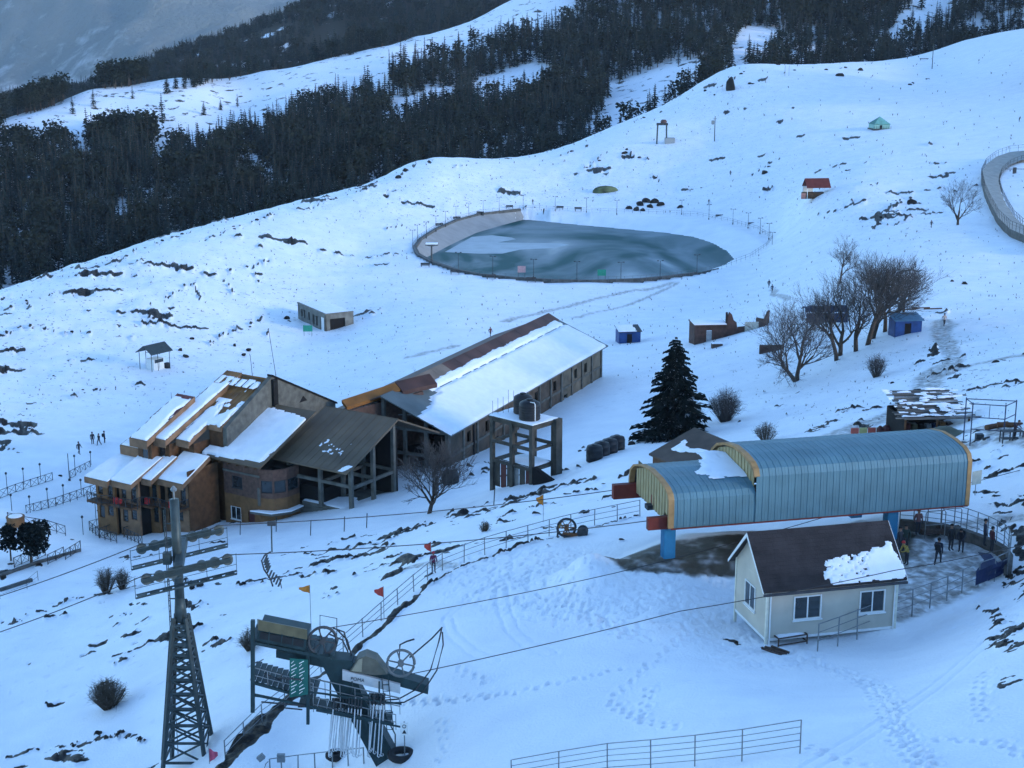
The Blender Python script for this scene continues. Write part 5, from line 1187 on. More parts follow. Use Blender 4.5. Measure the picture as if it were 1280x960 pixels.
# body below the upper roofs
MB().box(-8.0,-2.8,4.2,14,-1.5,z(15.6)).build('upper_body', WOODD, lo); MB().box(-2.75,-.7,6.6,14,-1.5,z(17.0)).build('upper_body', WOODD, lo); MB().box(-11.4,-8.1,2.6,8.8,-1.5,z(14.4)).build('upper_body', WOODD, lo)
MB().box(-8.5,-6.4,1.4,4.2,z(12),z(15.6)).build('dormer', WOODD, lo); MB().box(-6.6,-4.9,2.6,4.2,z(12),z(15.6)).build('dormer', WOODD, lo)
for u_, v_ in ((-7.3,1.38),(-5.9,2.58)): window(lo, (u_-.5,v_,z(13.7)), (1,0,0), (0,0,1), 1.0, 1.5, (0,-1,0), WOODD, GLASS, .08, 1, False)
# lower roofs
LWR = [(-12.3,-8.75,-3.0,12.1,1.9,13.5),(-8.7,-5.6,-2.6,12.2,2.2,14.1),(-5.9,-4.2,-1.0,12.5,3.0,14.2),(-4.35,-.6,.1,12.4,4.3,14.5)]
for i, (u0,u1,v0,z0,v1,z1) in enumerate(LWR):
    roof_plane(lo,u0,u1,v0,z(z0),v1,z(z1),.12,RSHEET,'lower_roof',FASC,.6,.6); roof_snow(lo,u0+.03,u1-.03,v0+.03,z(z0)+.06,v1,z(z1), rect_mask(-.3,u1-u0+.3,-.3,9), .16, (24,24), 20+i)
# facade, balcony, ground floor
fac = [(-11.9,-8.9,-1.9),(-8.7,-5.7,-1.5),(-5.7,-4.3,.1),(-4.3,-.8,1.0)]
for i, (u0,u1,v0) in enumerate(fac):
    L = u1-u0; holes = [(.35,z(10.0),.75,1.5),(L-1.15,z(9.75),.8,1.95)] if L > 2 else [(.3,z(9.8),.8,1.9)]
    hl2 = [(.4,z(7.35),.8,1.9)]+([(1.7,z(7.8),.9,1.2)] if L > 2.5 else [])
    wall_holes('facade', lo, (u0,v0,0), (1,0,0), L, -1.2, z(12.3), .25, holes+hl2, WOOD if i % 2 == 0 else FASC, (0,-1,0))
    for h in holes+hl2: window(lo, (u0+h[0],v0+.1,h[1]), (1,0,0), (0,0,1), h[2], h[3], (0,-1,0), WOODD, GLASS, .06, 1, False)
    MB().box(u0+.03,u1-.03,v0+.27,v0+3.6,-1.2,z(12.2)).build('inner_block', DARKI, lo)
    MB().box(u0-.1,u1+.1,v0-1.3,v0-.003,z(9.4),z(9.62)).build('balcony_slab', WOODD, lo)
MB().box(-.85,-.66,1.0,5.5,-1.5,z(13.6)).build('side_wall', WOODD, lo)
def xrail(name, label, pts, h=1.0, m=DARKM, parent=None, step=1.1, group=None, cat='railing'):
    pts = [Vector(p) for p in pts]; o_ = pts[0]
    t = parent or thing(name, label, cat, o_, 0, group); off = Vector((0,0,0)) if parent else o_
    for a, b_ in zip(pts[:-1], pts[1:]):
        a, b_ = a-off, b_-off; n = max(1, int(round((b_-a).length/step)))
        MB().tube(a+Vector((0,0,h)), b_+Vector((0,0,h)), .04, 4).build('rail', m, t); MB().tube(a+Vector((0,0,.12)), b_+Vector((0,0,.12)), .03, 4).build('rail', m, t)
        for k in range(n):
            p, q = a.lerp(b_, k/n), a.lerp(b_, (k+1)/n)
            MB().tube(p-Vector((0,0,.3)), p+Vector((0,0,h+.05)), .045, 4).build('post', m, t)
            MB().tube(p+Vector((0,0,.12)), q+Vector((0,0,h)), .025, 3).tube(p+Vector((0,0,h)), q+Vector((0,0,.12)), .025, 3).build('cross_bars', m, t)
        MB().tube(b_-Vector((0,0,.3)), b_+Vector((0,0,h+.05)), .045, 4).build('post', m, t)
    return t
xrail('balcony', '', [(-12.0,-3.1,z(9.6)),(-9.6,-3.25,z(9.6)),(-8.85,-2.7,z(9.6)),(-7.2,-2.95,z(9.6)),(-5.7,-2.5,z(9.6)),(-5.5,-1.2,z(9.6)),(-4.2,-.6,z(9.6)),(-2.6,-.75,z(9.6)),(-.9,-.2,z(9.6)),(-.8,.9,z(9.6))], .95, DARKM, lo, .8)
REDC = mat('red_cloth', (.5, .03, .03), .7, .2, 3)
for u_, v_, a_ in ((-8.3,-2.4,.5),(-7.9,-2.2,.4),(-5.3,-.7,.5),(-2.2,-.2,.5),(-1.8,-.3,.35)): MB().box(u_-a_/2,u_+a_/2,v_-.2,v_+.2,z(9.63),z(9.63)+a_*1.4).build('red_cushion', REDC, lo, bevel=.05)
MB().tube((-2.9,14.0,z(21.2)),(-3.1,14.0,z(23.5)),.03,4).build('aerial', DARKM, lo); MB().tube((.1,14.6,z(21.5)),(-1.4,15.4,z(26.2)),.035,4).build('aerial', DARKM, lo); MB().tube((-9.2,7.5,z(17.6)),(-9.25,7.5,z(19.8)),.025,4).build('aerial', DARKM, lo)
# red tables on the terrace
for a, b_ in ((205,657),(222,658)):
    p = G(a, b_); t = thing('garden_table', 'red plastic table set on the snowy lodge terrace', 'table', p, .3, 'red tables on the lodge terrace')
    MB().lathe((0,0,.68),[(.48,0),(.5,.03),(.48,.06)],12).build('tabletop', REDC, t)
    for s in ((-.3,-.3),(.3,-.3),(.3,.3),(-.3,.3)): MB().tube((*s,-.2),(s[0]*.8,s[1]*.8,.68),.03,5).build('leg', WHITE, t)

# ---- brick block with snow roof
bb = thing('brick_block', 'brick block between the chalet and the concrete frame with a snow roof', 'building', (LO.x, LO.y, Z7), LPH)
holesF = [(1.2,z(11.0),1.5,1.35),(.8,z(7.3),1.5,1.5),(3.35,z(6.6),.95,2.0)]
wall_holes('lower_wall', bb, (.0,5.7,0), (1,0,0), 5.2, -2.2, z(10.2), .3, holesF[1:], WOOD, (0,-1,0)); wall_holes('upper_wall', bb, (.0,5.68,0), (1,0,0), 5.2, z(10.21), z(14.1), .3, holesF[:1], BRICK, (0,-1,0))
for h in holesF[:2]: window(bb, (h[0],5.78,h[1]), (1,0,0), (0,0,1), h[2], h[3], (0,-1,0), WHITE if h[1] < 2 else DARKM, GLASS, .07, 2 if h[1] < 2 else 1)
MB().box(3.4,4.25,5.78,5.85,z(6.6),z(8.6)).build('door', MAROON, bb)
MB().box(-.02,5.3,5.55,5.67,z(12.75),z(12.95)).build('string_course', OLDC, bb); MB().box(5.0,5.25,5.5,5.75,z(9.6),z(11.6)).build('downpipe', OLDC, bb)
# angled right-hand bay
pts = [(5.2,5.72),(6.6,6.3),(7.4,7.6),(7.4,9.6)]
for a, b_ in zip(pts[:-1], pts[1:]):
    a_, b2 = Vector((*a,0)), Vector((*b_,0)); L = (b2-a_).length; d = (b2-a_)/L; ou = Vector((d.y,-d.x,0))
    wall_holes('bay_wall', bb, a_, d, L, -2.2, z(10.4), .25, [], WOOD, ou); wall_holes('bay_wall', bb, a_, d, L, z(10.41), z(13.6), .25, [(.12,z(11.0),L-.24,1.4)], BRICK, ou)
    window(bb, a_+d*.14+Vector((0,0,z(11.02)))-ou*.1, d, (0,0,1), L-.28, 1.36, ou, DARKM, GLASS, .05, 1, False)
mb = MB(); ledge = [(4.3,5.0),(6.9,5.5),(8.1,7.4),(8.0,9.5),(7.0,9.5),(7.0,7.6),(5.2,5.9)]
mb.add([(x_,y_,z(8.7)) for x_,y_ in ledge]+[(x_,y_,z(8.95)) for x_,y_ in ledge], [tuple(range(6,-1,-1)), tuple(range(7,14))]+[(i,(i+1)%7,7+(i+1)%7,7+i) for i in range(7)]); mb.build('canopy', OLDC, bb); mb = MB(); mb.add([(x_,y_,z(8.955)) for x_,y_ in ledge]+[(x_,y_,z(9.08)) for x_,y_ in ledge], [tuple(range(6,-1,-1)), tuple(range(7,14))]+[(i,(i+1)%7,7+(i+1)%7,7+i) for i in range(7)]); mb.build('canopy_snow', SNOW, bb)
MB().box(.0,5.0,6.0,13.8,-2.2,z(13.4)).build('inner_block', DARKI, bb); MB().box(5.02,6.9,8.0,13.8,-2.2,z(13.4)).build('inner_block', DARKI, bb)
roof_plane(bb, -2.6, 6.1, 4.9, z(14.2), 14.3, z(18.3), .15, GREYSH, 'roof', None)
for k in range(7): MB().box(-2.3+k*1.25,-2.2+k*1.25,4.75,5.7,z(13.85),z(14.0)).build('rafter_end', WOODD, bb)
roof_snow(bb, -2.55, 5.9, 4.95, z(14.24), 14.2, z(18.28), lambda S_,T: np.minimum(np.minimum(np.where(T < 1.7, S_+.1, S_-1.9), 8.3-S_*1.0+.12*T-.3), np.minimum(T-.25-.05*S_**1.2, 9.6-T-.25*S_*.4)), .22, (64,60), 31)
# ---- concrete frame building with grey roof
cf = thing('concrete_frame_building', 'unfinished concrete frame building under a large bare grey roof', 'building', (LO.x, LO.y, Z7), LPH)
roof_plane(cf, 4.8, 15.2, 8.2, z(14.25), 17.4, z(18.1), .16, GREYSH, 'roof', None, .5, .9)
MB().hexa([(5,17.3,z(17.9)),(15.2,17.3,z(17.9)),(15.2,25,z(14.6)),(5,25,z(14.6))],[(5,17.3,z(18.1)),(15.2,17.3,z(18.1)),(15.2,25,z(14.8)),(5,25,z(14.8))]).build('rear_roof', GREYSH, cf)
roof_snow(cf, 9.0, 12.6, 10.2, z(15.14), 12.4, z(16.06), lambda S_,T: (fbm(S_*2.2,T*2.6,3,44)-.62)*3-.35*np.abs(T-1.2+.25*S_-.4), .06, (50,30), 44)
roof_snow(cf, 13.6, 15.2, 8.25, z(14.3), 9.6, z(14.9), lambda S_,T: .25-np.abs(S_-1.2+(1-T)*.6)*.9-.25*(T > 1.1), .08, (24,20), 45)
MB().box(7.6,16.2,9.7,17.2,z(9.15),z(9.5)).build('floor_slab', OLDC, cf); snow_patch(cf, (7.7,9.8,z(9.5)), (1,0,0), (0,1,0), 0, 8.4, 0, 7.3, lambda S_,T: np.minimum(np.minimum(S_+.1,8.5-S_), np.minimum(T+.2, 3.4-T+.5*np.sin(S_*2))) , .12, (44,36), 33)
for u_ in (6.2,10.6,14.8):
    for v_ in (9.4,13.2,16.8):
        zt = z(14.1)+(v_-8.2)*.418; MB().box(u_-.2,u_+.2,v_-.2,v_+.2,z(6.2) if v_ < 10 and u_ < 7 else z(9.5),zt).build('column', OLDC, cf)
        MB().box(u_-.33,u_+.33,v_-.33,v_+.33,z(9.5),z(9.62)).build('column_foot', OLDC, cf)
for v_ in (9.4,13.2,16.8):
    MB().box(6.2,14.8,v_-.13,v_+.13,z(12.2),z(12.55)).build('beam', OLDC, cf)
for u_ in (6.2,10.6,14.8):
    MB().box(u_-.13,u_+.13,9.6,16.6,z(12.0),z(12.35)).build('beam', OLDC, cf)
    MB().hexa([(u_-.12,9.4,z(14.2)),(u_+.12,9.4,z(14.2)),(u_+.12,17,z(17.4)),(u_-.12,17,z(17.4))],[(u_-.12,9.4,z(14.5)),(u_+.12,9.4,z(14.5)),(u_+.12,17,z(17.7)),(u_-.12,17,z(17.7))]).build('rafter_beam', OLDC, cf)
wall_holes('base_wall', cf, (5.2,9.75,0), (1,0,0), 10.6, -3.0, z(9.1), .3, [(8.3,z(6.9),.9,1.7)], OLDC, (0,-1,0)); MB().box(13.55,14.35,9.9,9.95,z(6.9),z(8.6)).build('door', MAROON, cf)
MB().box(5.4,10.4,10.2,16.8,z(9.5),z(11.2)).build('bay_shade_block', DARKI, cf); MB().box(5.2,15,17.0,17.3,z(6),z(17)).build('rear_wall', DARKI, cf)  # near-black block and wall put the shade under the roof into colour
wall_holes('side_wall', cf, (15.8,9.75,0), (0,1,0), 7.4, -2.5, z(9.1), .3, [(2.2,z(6.9),1.2,1.7)], OLDC, (1,0,0)); MB().box(15.55,15.6,12,13.1,z(6.9),z(8.55)).build('door', MAROON, cf)
MB().hexa([(7.5,7.8,z(6.2)),(11.8,8.8,z(6.2)),(11.8,9.6,z(6.2)),(7.5,9.6,z(6.2))],[(7.5,7.8,z(6.5)),(11.8,8.8,z(8.3)),(11.8,9.6,z(8.5)),(7.5,9.6,z(6.7))]).build('stair_ramp', DARKI, cf)

# ---- long hall
HA, HB = P(564, 545, 176), None
ax_ = Vector((21.2, 48.2, 0)).normalized(); hphi = math.atan2(ax_.y, ax_.x)-math.pi/2      # local y along the hall, x to the right of it
ZE = 13.6; ha = thing('long_hall', 'long hall with a snow laden roof and unfinished brick side wall', 'hall', (HA.x, HA.y, 8.0), hphi)
h_ = lambda q: q-8.0
HLEN, HWD, RISE = 52.5, 9.2, 3.8
HRF = mat('grey_blue_sheet', (.11, .13, .13), .55, .2, .4); BRS = mat('brown_red_sheet', (.075, .036, .028), .65, .4, .25)
MB().hexa([(0,0,h_(ZE)-.15),(0,HLEN,h_(ZE)-.15),(-HWD,HLEN,h_(ZE)+RISE-.15),(-HWD,0,h_(ZE)+RISE-.15)],[(0,0,h_(ZE)),(0,HLEN,h_(ZE)),(-HWD,HLEN,h_(ZE)+RISE),(-HWD,0,h_(ZE)+RISE)]).build('roof', HRF, ha)
MB().hexa([(-HWD,0,h_(ZE)+RISE-.15),(-HWD,HLEN,h_(ZE)+RISE-.15),(-2*HWD,HLEN,h_(ZE)-.15),(-2*HWD,0,h_(ZE)-.15)],[(-HWD,0,h_(ZE)+RISE),(-HWD,HLEN,h_(ZE)+RISE),(-2*HWD,HLEN,h_(ZE)),(-2*HWD,0,h_(ZE))]).build('rear_roof', BRS, ha)
n = 14
for k in range(n): 
    y0 = 7+ (HLEN-7)*k/n; y1 = 7+(HLEN-7)*(k+1)/n-.05; g = RISE/HWD
    MB().hexa([(-HWD+1.5,y0,h_(ZE)+RISE-1.5*g+.004),(-HWD+1.5,y1,h_(ZE)+RISE-1.5*g+.004),(-HWD-.25,y1,h_(ZE)+RISE+.0),(-HWD-.25,y0,h_(ZE)+RISE+.0)],[(-HWD+1.5,y0,h_(ZE)+RISE-1.5*g+.05),(-HWD+1.5,y1,h_(ZE)+RISE-1.5*g+.05),(-HWD-.25,y1,h_(ZE)+RISE+.32),(-HWD-.25,y0,h_(ZE)+RISE+.32)]).build('ridge_sheet', BRS if k > 2 else mat('tan_sheet', (.16,.12,.09), .6, .2, .5), ha)
SL = math.hypot(HWD, RISE); ey_ = (-HWD, 0, RISE)
snow_patch(ha, (0,0,h_(ZE)+.01), (0,1,0), ey_, 0, HLEN, 0, SL, lambda S_,T: np.minimum(np.minimum(S_-.1+ .0, HLEN-.8-S_), np.minimum(T+.3, np.where(S_ < 9, SL-3.6+.45*S_*.0-1.6*sstep(8,2,S_), SL-3.0)-T)), .3, (140,36), 50)
snow_patch(ha, (0,0,h_(ZE)+.01), (0,1,0), ey_, 0, HLEN, 0, SL, lambda S_,T: np.minimum(np.minimum(S_-8.5, HLEN-1.2-S_), np.minimum(T-(SL-2.65), SL-1.35-T+.12*np.sin(S_*.9))), .2, (140,60), 51)
# side wall: piers, brick infill, openings
for k in range(14):
    y_ = .9+k*3.9; MB().box(-1.0,-.62,y_-.2,y_+.2,h_(4.5),h_(ZE)-.45).build('pier', OLDC, ha)
for k in range(13):
    y_ = 1.1+k*3.9; hl = [(.9,h_(11.0),1.1,1.4)] if k in (1,4,5,8,10,11) else []
    if k in (2,5,6): hl += [(2.3,h_(11.0),1.0,1.4)]
    if k in (0,3,5,6,9): hl += [(1.0,h_(8.0),1.3,1.6)]
    wall_holes('wall_panel', ha, (-.8,y_,0), (0,1,0), 3.5, h_(4.5), h_(ZE)-.5, .25, hl, mat('brown_infill', (.085,.062,.045), .9, .35, .8, .3) if k < 9 else mat('tan_infill', (.13,.11,.08), .9, .3, .8, .3), (1,0,0))
MB().box(-1.02,-.7,.9,HLEN-.8,h_(10.45),h_(10.75)).build('floor_beam', OLDC, ha); MB().box(-1.02,-.6,.7,HLEN-.8,h_(ZE)-.5,h_(ZE)-.16).build('eave_beam', OLDC, ha)
MB().box(-1.6,-1.45,1.2,HLEN-1,h_(4.5),h_(ZE)-.4).build('inner_shade_box', DARKI, ha)  # near-black box painting the shade behind the wall openings
# far gable wall and near open frame
MB().add([(-.8,HLEN-.9,h_(4)),(-2*HWD+.8,HLEN-.9,h_(4)),(-2*HWD+.8,HLEN-.9,h_(ZE)+.1),(-HWD,HLEN-.9,h_(ZE)+RISE-.3),(-.8,HLEN-.9,h_(ZE)+.1)],[(0,1,2,3,4)]).build('far_gable', BRICK, ha)
for x_ in (-.85,-3.6,-6.4,-9.2,-12,-15,-17.5):
    zt = h_(ZE)+RISE-abs(x_+HWD)*RISE/HWD-.2; MB().box(x_-.2,x_+.2,.5,.9,h_(5),zt).build('column', OLDC, ha); MB().box(x_-.2,x_+.2,7.5,7.9,h_(5),zt).build('column', DARKI, ha)  # second row near-black: the shade inside the hall put into the colour
for zz in (10.4, 13.4): MB().box(-17.5,-.8,.55,.85,h_(zz),h_(zz)+.35).build('beam', OLDC, ha)
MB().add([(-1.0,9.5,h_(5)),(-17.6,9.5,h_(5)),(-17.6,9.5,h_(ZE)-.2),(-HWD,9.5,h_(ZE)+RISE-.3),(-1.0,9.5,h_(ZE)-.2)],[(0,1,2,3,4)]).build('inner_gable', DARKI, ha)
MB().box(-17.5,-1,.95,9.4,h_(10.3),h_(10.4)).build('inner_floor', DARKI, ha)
# ---- link wing with orange roof edge between frame building and hall
a0, a1 = PZ(427,500,17.0), PZ(520,468,18.6)
lk = thing('link_wing', 'low link wing with an orange roof edge between frame building and hall', 'building', (a0.x, a0.y, 8.0)); d = (a1-a0); d.z = 0; L = d.length; d.normalize(); s = Vector((d.y,-d.x,0))
def lp(t, w_, q): return d*t+s*w_+Vector((0,0,q-8.0))
ORG = mat('orange_ridge', (.24,.095,.02), .6, .2, 1)
MB().hexa([lp(0,0,16.6),lp(L-3,0,17.6),lp(L-3,1.2,17.0),lp(0,1.2,16.0)],[lp(0,0,17.0),lp(L-3,0,18.0),lp(L-3,1.2,17.4),lp(0,1.2,16.4)]).build('roof_edge', ORG, lk)
MB().hexa([lp(L-2.95,-.1,17.6),lp(L+2,-.1,17.9),lp(L+2,1.6,17.0),lp(L-2.95,1.6,16.8)],[lp(L-2.95,-.1,18.1),lp(L+2,-.1,18.4),lp(L+2,1.6,17.5),lp(L-2.95,1.6,17.3)]).build('red_ridge', BRS, lk)
MB().hexa([lp(0,1.25,6),lp(L,1.25,6),lp(L,1.6,6),lp(0,1.6,6)],[lp(0,1.25,16.0),lp(L,1.25,16.8),lp(L,1.6,16.8),lp(0,1.6,16.0)]).build('wall', BRICK, lk)
MB().hexa([lp(0,-6,6),lp(L,-6,6),lp(L,-.1,6),lp(0,-.1,6)],[lp(0,-6,13.5),lp(L,-6,14.5),lp(L,-.1,16.4),lp(0,-.1,15.6)]).build('rear_block', SNOW, lk)
MB().box(*(lambda p: (p.x-.05,p.x+3.2,p.y-.05,p.y+.05,p.z,p.z+.12))(lp(L*.62,2.2,14.6))).build('loose_pipe', GALV, lk)

# ================================================================ TANK TOWER AND SHEDS
tc_ = PZ(665, 530, 22.3); tw = thing('tank_tower', 'bare concrete frame tower carrying two black water tanks', 'tower', (tc_.x, tc_.y, 16.0), R(-43))
TWC = mat('dark_tower_concrete', (.062,.057,.047), .9, .35, 1.0, .4, 6)
for u_ in (-5.5,-2.8,-.15):
    for v_ in (.15,3.4):
        p = MB().box(u_-.2,u_+.2,v_-.2,v_+.2,-2.0,6.0).build('column', TWC, tw)
MB().box(.05,.55,3.0,3.9,-2,6.2).build('column', TWC, tw)
for zz in (1.35,3.4,5.6):
    for v_ in (.15,3.4): MB().box(-5.5,-.15,v_-.13,v_+.13,zz,zz+.3).build('beam', TWC, tw)
    for u_ in (-5.5,-2.8,-.15): MB().box(u_-.13,u_+.13,.3,3.3,zz-.02,zz+.26).build('beam', TWC, tw)
MB().box(-5.8,.2,-.15,3.75,5.95,6.15).build('top_slab', TWC, tw); snow_patch(tw, (-5.75,-.1,6.155), (1,0,0), (0,1,0), 0, 5.9, 0, 3.8, rect_mask(-.1,6,-.1,3.9), .12, (24,18), 61)
MB().box(-5.4,-.2,.35,3.2,1.64,1.7).build('mid_floor', TWC, tw); snow_patch(tw, (-5.3,.4,1.71), (1,0,0), (0,1,0), 0, 5, 0, 2.7, rect_mask(1.2,5,0,2.7), .18, (22,16), 62)
for k, m_ in ((0, TWC),(1, MAROON),(2, TWC),(3, GALV),(4, TWC),(5, MAROON)): MB().box(-5.3+k*.85,-4.6+k*.85,.25,.33,-1.2,1.3).build('panel', m_, tw)
for k in range(5): MB().tube((-5.5+k*.25,.2+k*.5,6.0),(-5.5+k*.25,.2+k*.5,7.3+random.random()*1.4),.02,4).build('rebar', RUST, tw)
MB().hexa([(.3,-.2,-1.5),(3.6,1.4,-1.5),(3.6,1.8,-1.5),(.3,.3,-1.5)],[(.3,-.2,2.0),(3.6,1.4,-.2),(3.6,1.8,-.2),(.3,.3,2.0)]).build('stair_wall', DARKI, tw)
def tank(u_, v_, zz, r_, h, lab, yaw=R(-43)):
    p = Vector((tc_.x, tc_.y, 16.0))+Matrix.Rotation(yaw, 3, 'Z')@Vector((u_, v_, zz)); t = thing('water_tank', lab, 'tank', p)
    prof = [(r_*.97,0)]
    for k in range(6): prof += [(r_, h*.02+k*h*.13),(r_*1.03, h*.02+k*h*.13+.05),(r_, h*.02+k*h*.13+.1)]
    prof += [(r_*.95,h*.84),(r_*.55,h*.95),(r_*.25,h*.97)]; MB().lathe((0,0,0), prof, 20).build('body', BLACKP, t, True); MB().lathe((0,0,h*.97),[(r_*.32,0),(r_*.32,.1),(r_*.2,.14)],12).build('lid', BLACKP, t)
    return t
tank(-3.6,2.6,6.28,.95,2.0,'black plastic water tank at the back corner of the tower top'); tank(-1.5,1.3,6.28,1.05,2.0,'black plastic water tank with a white pipe on the tower top')
q = Vector((tc_.x, tc_.y, 16.0))+Matrix.Rotation(R(-43),3,'Z')@Vector((-.5,1.0,6.28)); t = thing('overflow_pipe','white plastic pipe rising beside the front water tank','pipe',q); MB().path([(0,0,0),(0,0,1.7),(-.1,.1,1.85),(-.5,.3,1.85)],.05,6).build('pipe', WHITE, t)
def drum(px, py, r_, h, lab, grp=None):
    p = G(px, py); t = thing('plastic_tank', lab, 'tank', (p.x,p.y,p.z-.1), 0, grp)
    MB().lathe((0,0,0),[(r_,0),(r_,h*.3),(r_*1.04,h*.33),(r_,h*.36),(r_,h*.7),(r_*1.04,h*.73),(r_,h*.76),(r_*.9,h*.93),(r_*.4,h)],16).build('body', BLACKP, t, True); MB().lathe((0,0,h),[(r_*.4,0),(r_*.35,.08)],10).build('lid', BLACKP, t)
for a, b_ in ((743,575),(752,571),(762,567),(771,563)): drum(a, b_, .85, 1.7, 'black plastic tank in the row on the snow bank beyond the tower', 'black tanks on the bank')
drum(563, 607, .95, 1.75, 'single black plastic tank on the snow beside the bare tree')
# ---------------------------------------------------------------- generic shed
def shed(name, label, cat, px, py, w_, d_, h, rz, wall, roof, rise=0.0, snow=.8, mono=False, open_=False, dz=0, over=.25):
    p = G(px, py); t = thing(name, label, cat, (p.x, p.y, p.z+dz), rz); a, b_ = w_/2, d_/2
    if not open_: 
        wall_holes('wall', t, (-a,-b_,0), (1,0,0), w_, -1.2, h, .12, [(w_*.35,0.05,min(.9,w_*.3),min(1.9,h*.8))], wall, (0,-1,0)); MB().box(-a+w_*.35+.02,-a+w_*.35+min(.9,w_*.3)-.02,-b_+.03,-b_+.09,0,min(1.9,h*.8)).build('door', DARKI, t)
        for s in (-1,1): MB().box(s*a-.06,s*a+.06,-b_+.13,b_,-1.2,h).build('wall', wall, t)
        MB().box(-a+.07,a-.07,b_-.12,b_,-1.2,h).build('wall', wall, t)
    else:
        for x_ in (-a,a):
            for y_ in (-b_,b_): MB().box(x_-.06,x_+.06,y_-.06,y_+.06,-.8,h).build('post', wall, t)
    o_ = over
    if mono:
        MB().hexa([(-a-o_,-b_-o_,h),(a+o_,-b_-o_,h),(a+o_,b_+o_,h+rise),(-a-o_,b_+o_,h+rise)],[(-a-o_,-b_-o_,h+.1),(a+o_,-b_-o_,h+.1),(a+o_,b_+o_,h+rise+.1),(-a-o_,b_+o_,h+rise+.1)]).build('roof', roof, t)
        if snow: snow_patch(t, (-a-o_,-b_-o_,h+.1), (1,0,0), (0,d_+2*o_,rise), 0, w_+2*o_, 0, math.hypot(d_+2*o_,rise), rect_mask(.1,(w_+2*o_)*snow,.1,d_+2*o_), .14, (20,16), int(px))
    else:
        for s in (-1,1):
            MB().hexa([(-a-o_,s*(b_+o_),h-.05),(a+o_,s*(b_+o_),h-.05),(a+o_,0,h+rise),(-a-o_,0,h+rise)],[(-a-o_,s*(b_+o_),h+.05),(a+o_,s*(b_+o_),h+.05),(a+o_,0,h+rise+.1),(-a-o_,0,h+rise+.1)]).build('roof', roof, t)
        for x_ in (-a,a-.1):
            if not open_: MB().add([(x_,-b_,h),(x_,b_,h),(x_,0,h+rise-.02),(x_+.1,-b_,h),(x_+.1,b_,h),(x_+.1,0,h+rise-.02)],[(0,2,1),(3,4,5),(0,1,4,3),(1,2,5,4),(2,0,3,5)]).build('gable', wall, t)
        if snow: snow_patch(t, (-a-o_,-(b_+o_),h+.05), (1,0,0), (0,b_+o_,rise), 0, w_+2*o_, 0, math.hypot(b_+o_,rise), rect_mask(.15,(w_+2*o_)*snow,.05,(b_+o_)*.9), .14, (20,14), int(px))
    return t
BLUET = mat('blue_plastic_sheet', (.013,.05,.17), .5, .25, 1.2, .4, 3)
NAVY = mat('navy_sheet', (.015,.03,.075), .6, .3, 1.2, .4, 3)
shed('blue_hut', 'small blue hut with a snowy roof beyond the far end of the long hall', 'hut', 785, 427, 3.6, 3.0, 2.0, .15, BLUET, DARKM, .5, .75, True)
# red roofed hut, green hut
t = shed('red_roof_hut', 'small open hut with a rusty red gable roof high on the slope', 'hut', 1020, 245, 6.0, 4.2, 2.4, .1, WHITE, mat('rusty_red_roof',(.12,.025,.02),.6,.2,1), 2.2, 0, False, True)
MB().box(-3.4,3.0,-1.9,2.0,-.5,.9).build('wood_base', WOODD, t); MB().box(-3.0,-.3,2.0,2.1,-.5,2.3).build('rear_panel', WHITE, t); MB().box(-4.6,-3.4,-2.0,-1.9,-.5,1.0).build('fence_panel', mat('pinkish_wood',(.35,.16,.13),.7), t)
t = shed('green_hut', 'small pale green pyramid-roofed hut alone on the upper slope', 'hut', 1099, 161, 5.6, 5.0, 1.7, .15, mat('pale_green_wall',(.20,.38,.34),.6,.1,2), mat('green_roof_sheet',(.03,.16,.13),.5,.15,1), 0.02, 0, False, False, 0, .2)
ap = (0,0,4.2); a_, b2 = 3.0, 2.7
for q4 in (((-a_,-b2,1.7),(a_,-b2,1.7)),((a_,-b2,1.7),(a_,b2,1.7)),((a_,b2,1.7),(-a_,b2,1.7)),((-a_,b2,1.7),(-a_,-b2,1.7))): MB().add([q4[0],q4[1],ap],[(0,1,2)]).build('roof_slope', MATS['green_roof_sheet'] if q4[0][1] > -1 else mat('pale_green_roof',(.14,.33,.29),.5,.15,1), t)  # paler green on the front and right-hand slopes
MB().box(-3.1,3.1,-3.0,2.8,-1.2,.25).build('deck', DARKM, t)
for k in range(8): MB().tube((-3+k*.86,-2.95,.2),(-3+k*.86,-2.95,1.1),.05,4).build('deck_post', DARKM, t)
# kiosk with posts on the left slope
p = G(194, 461); t = thing('ticket_kiosk', 'white kiosk cabin under a dark gable canopy on thin posts', 'kiosk', p, .95)
MB().box(-1.1,1.2,-1.0,1.0,-.3,1.9).build('cabin', WHITE, t, bevel=.04); MB().box(-.9,1.0,-1.05,-1.0,1.25,1.85).build('window', GLASS, t); MB().box(.1,.13,-1.04,-1.0,.1,1.2).build('panel_seam', DARKM, t)
for x_ in (-2.0,-.6,2.0):
    for y_ in (-1.5,1.5): MB().tube((x_,y_,-.5),(x_,y_,3.1),.06,5).build('post', GREENM, t)
for s in (-1,1): MB().hexa([(-2.4,s*2.0,3.0),(2.4,s*2.0,3.0),(2.4,0,4.3),(-2.4,0,4.3)],[(-2.4,s*2.0,3.1),(2.4,s*2.0,3.1),(2.4,0,4.4),(-2.4,0,4.4)]).build('canopy_roof', mat('dark_canopy',(.035,.05,.055),.6,.2,2), t)
MB().lathe((1.9,-.9,-.1),[(.5,0),(.55,.4),(.5,.9),(.2,1.0)],12).build('barrel', BLACKP, t)
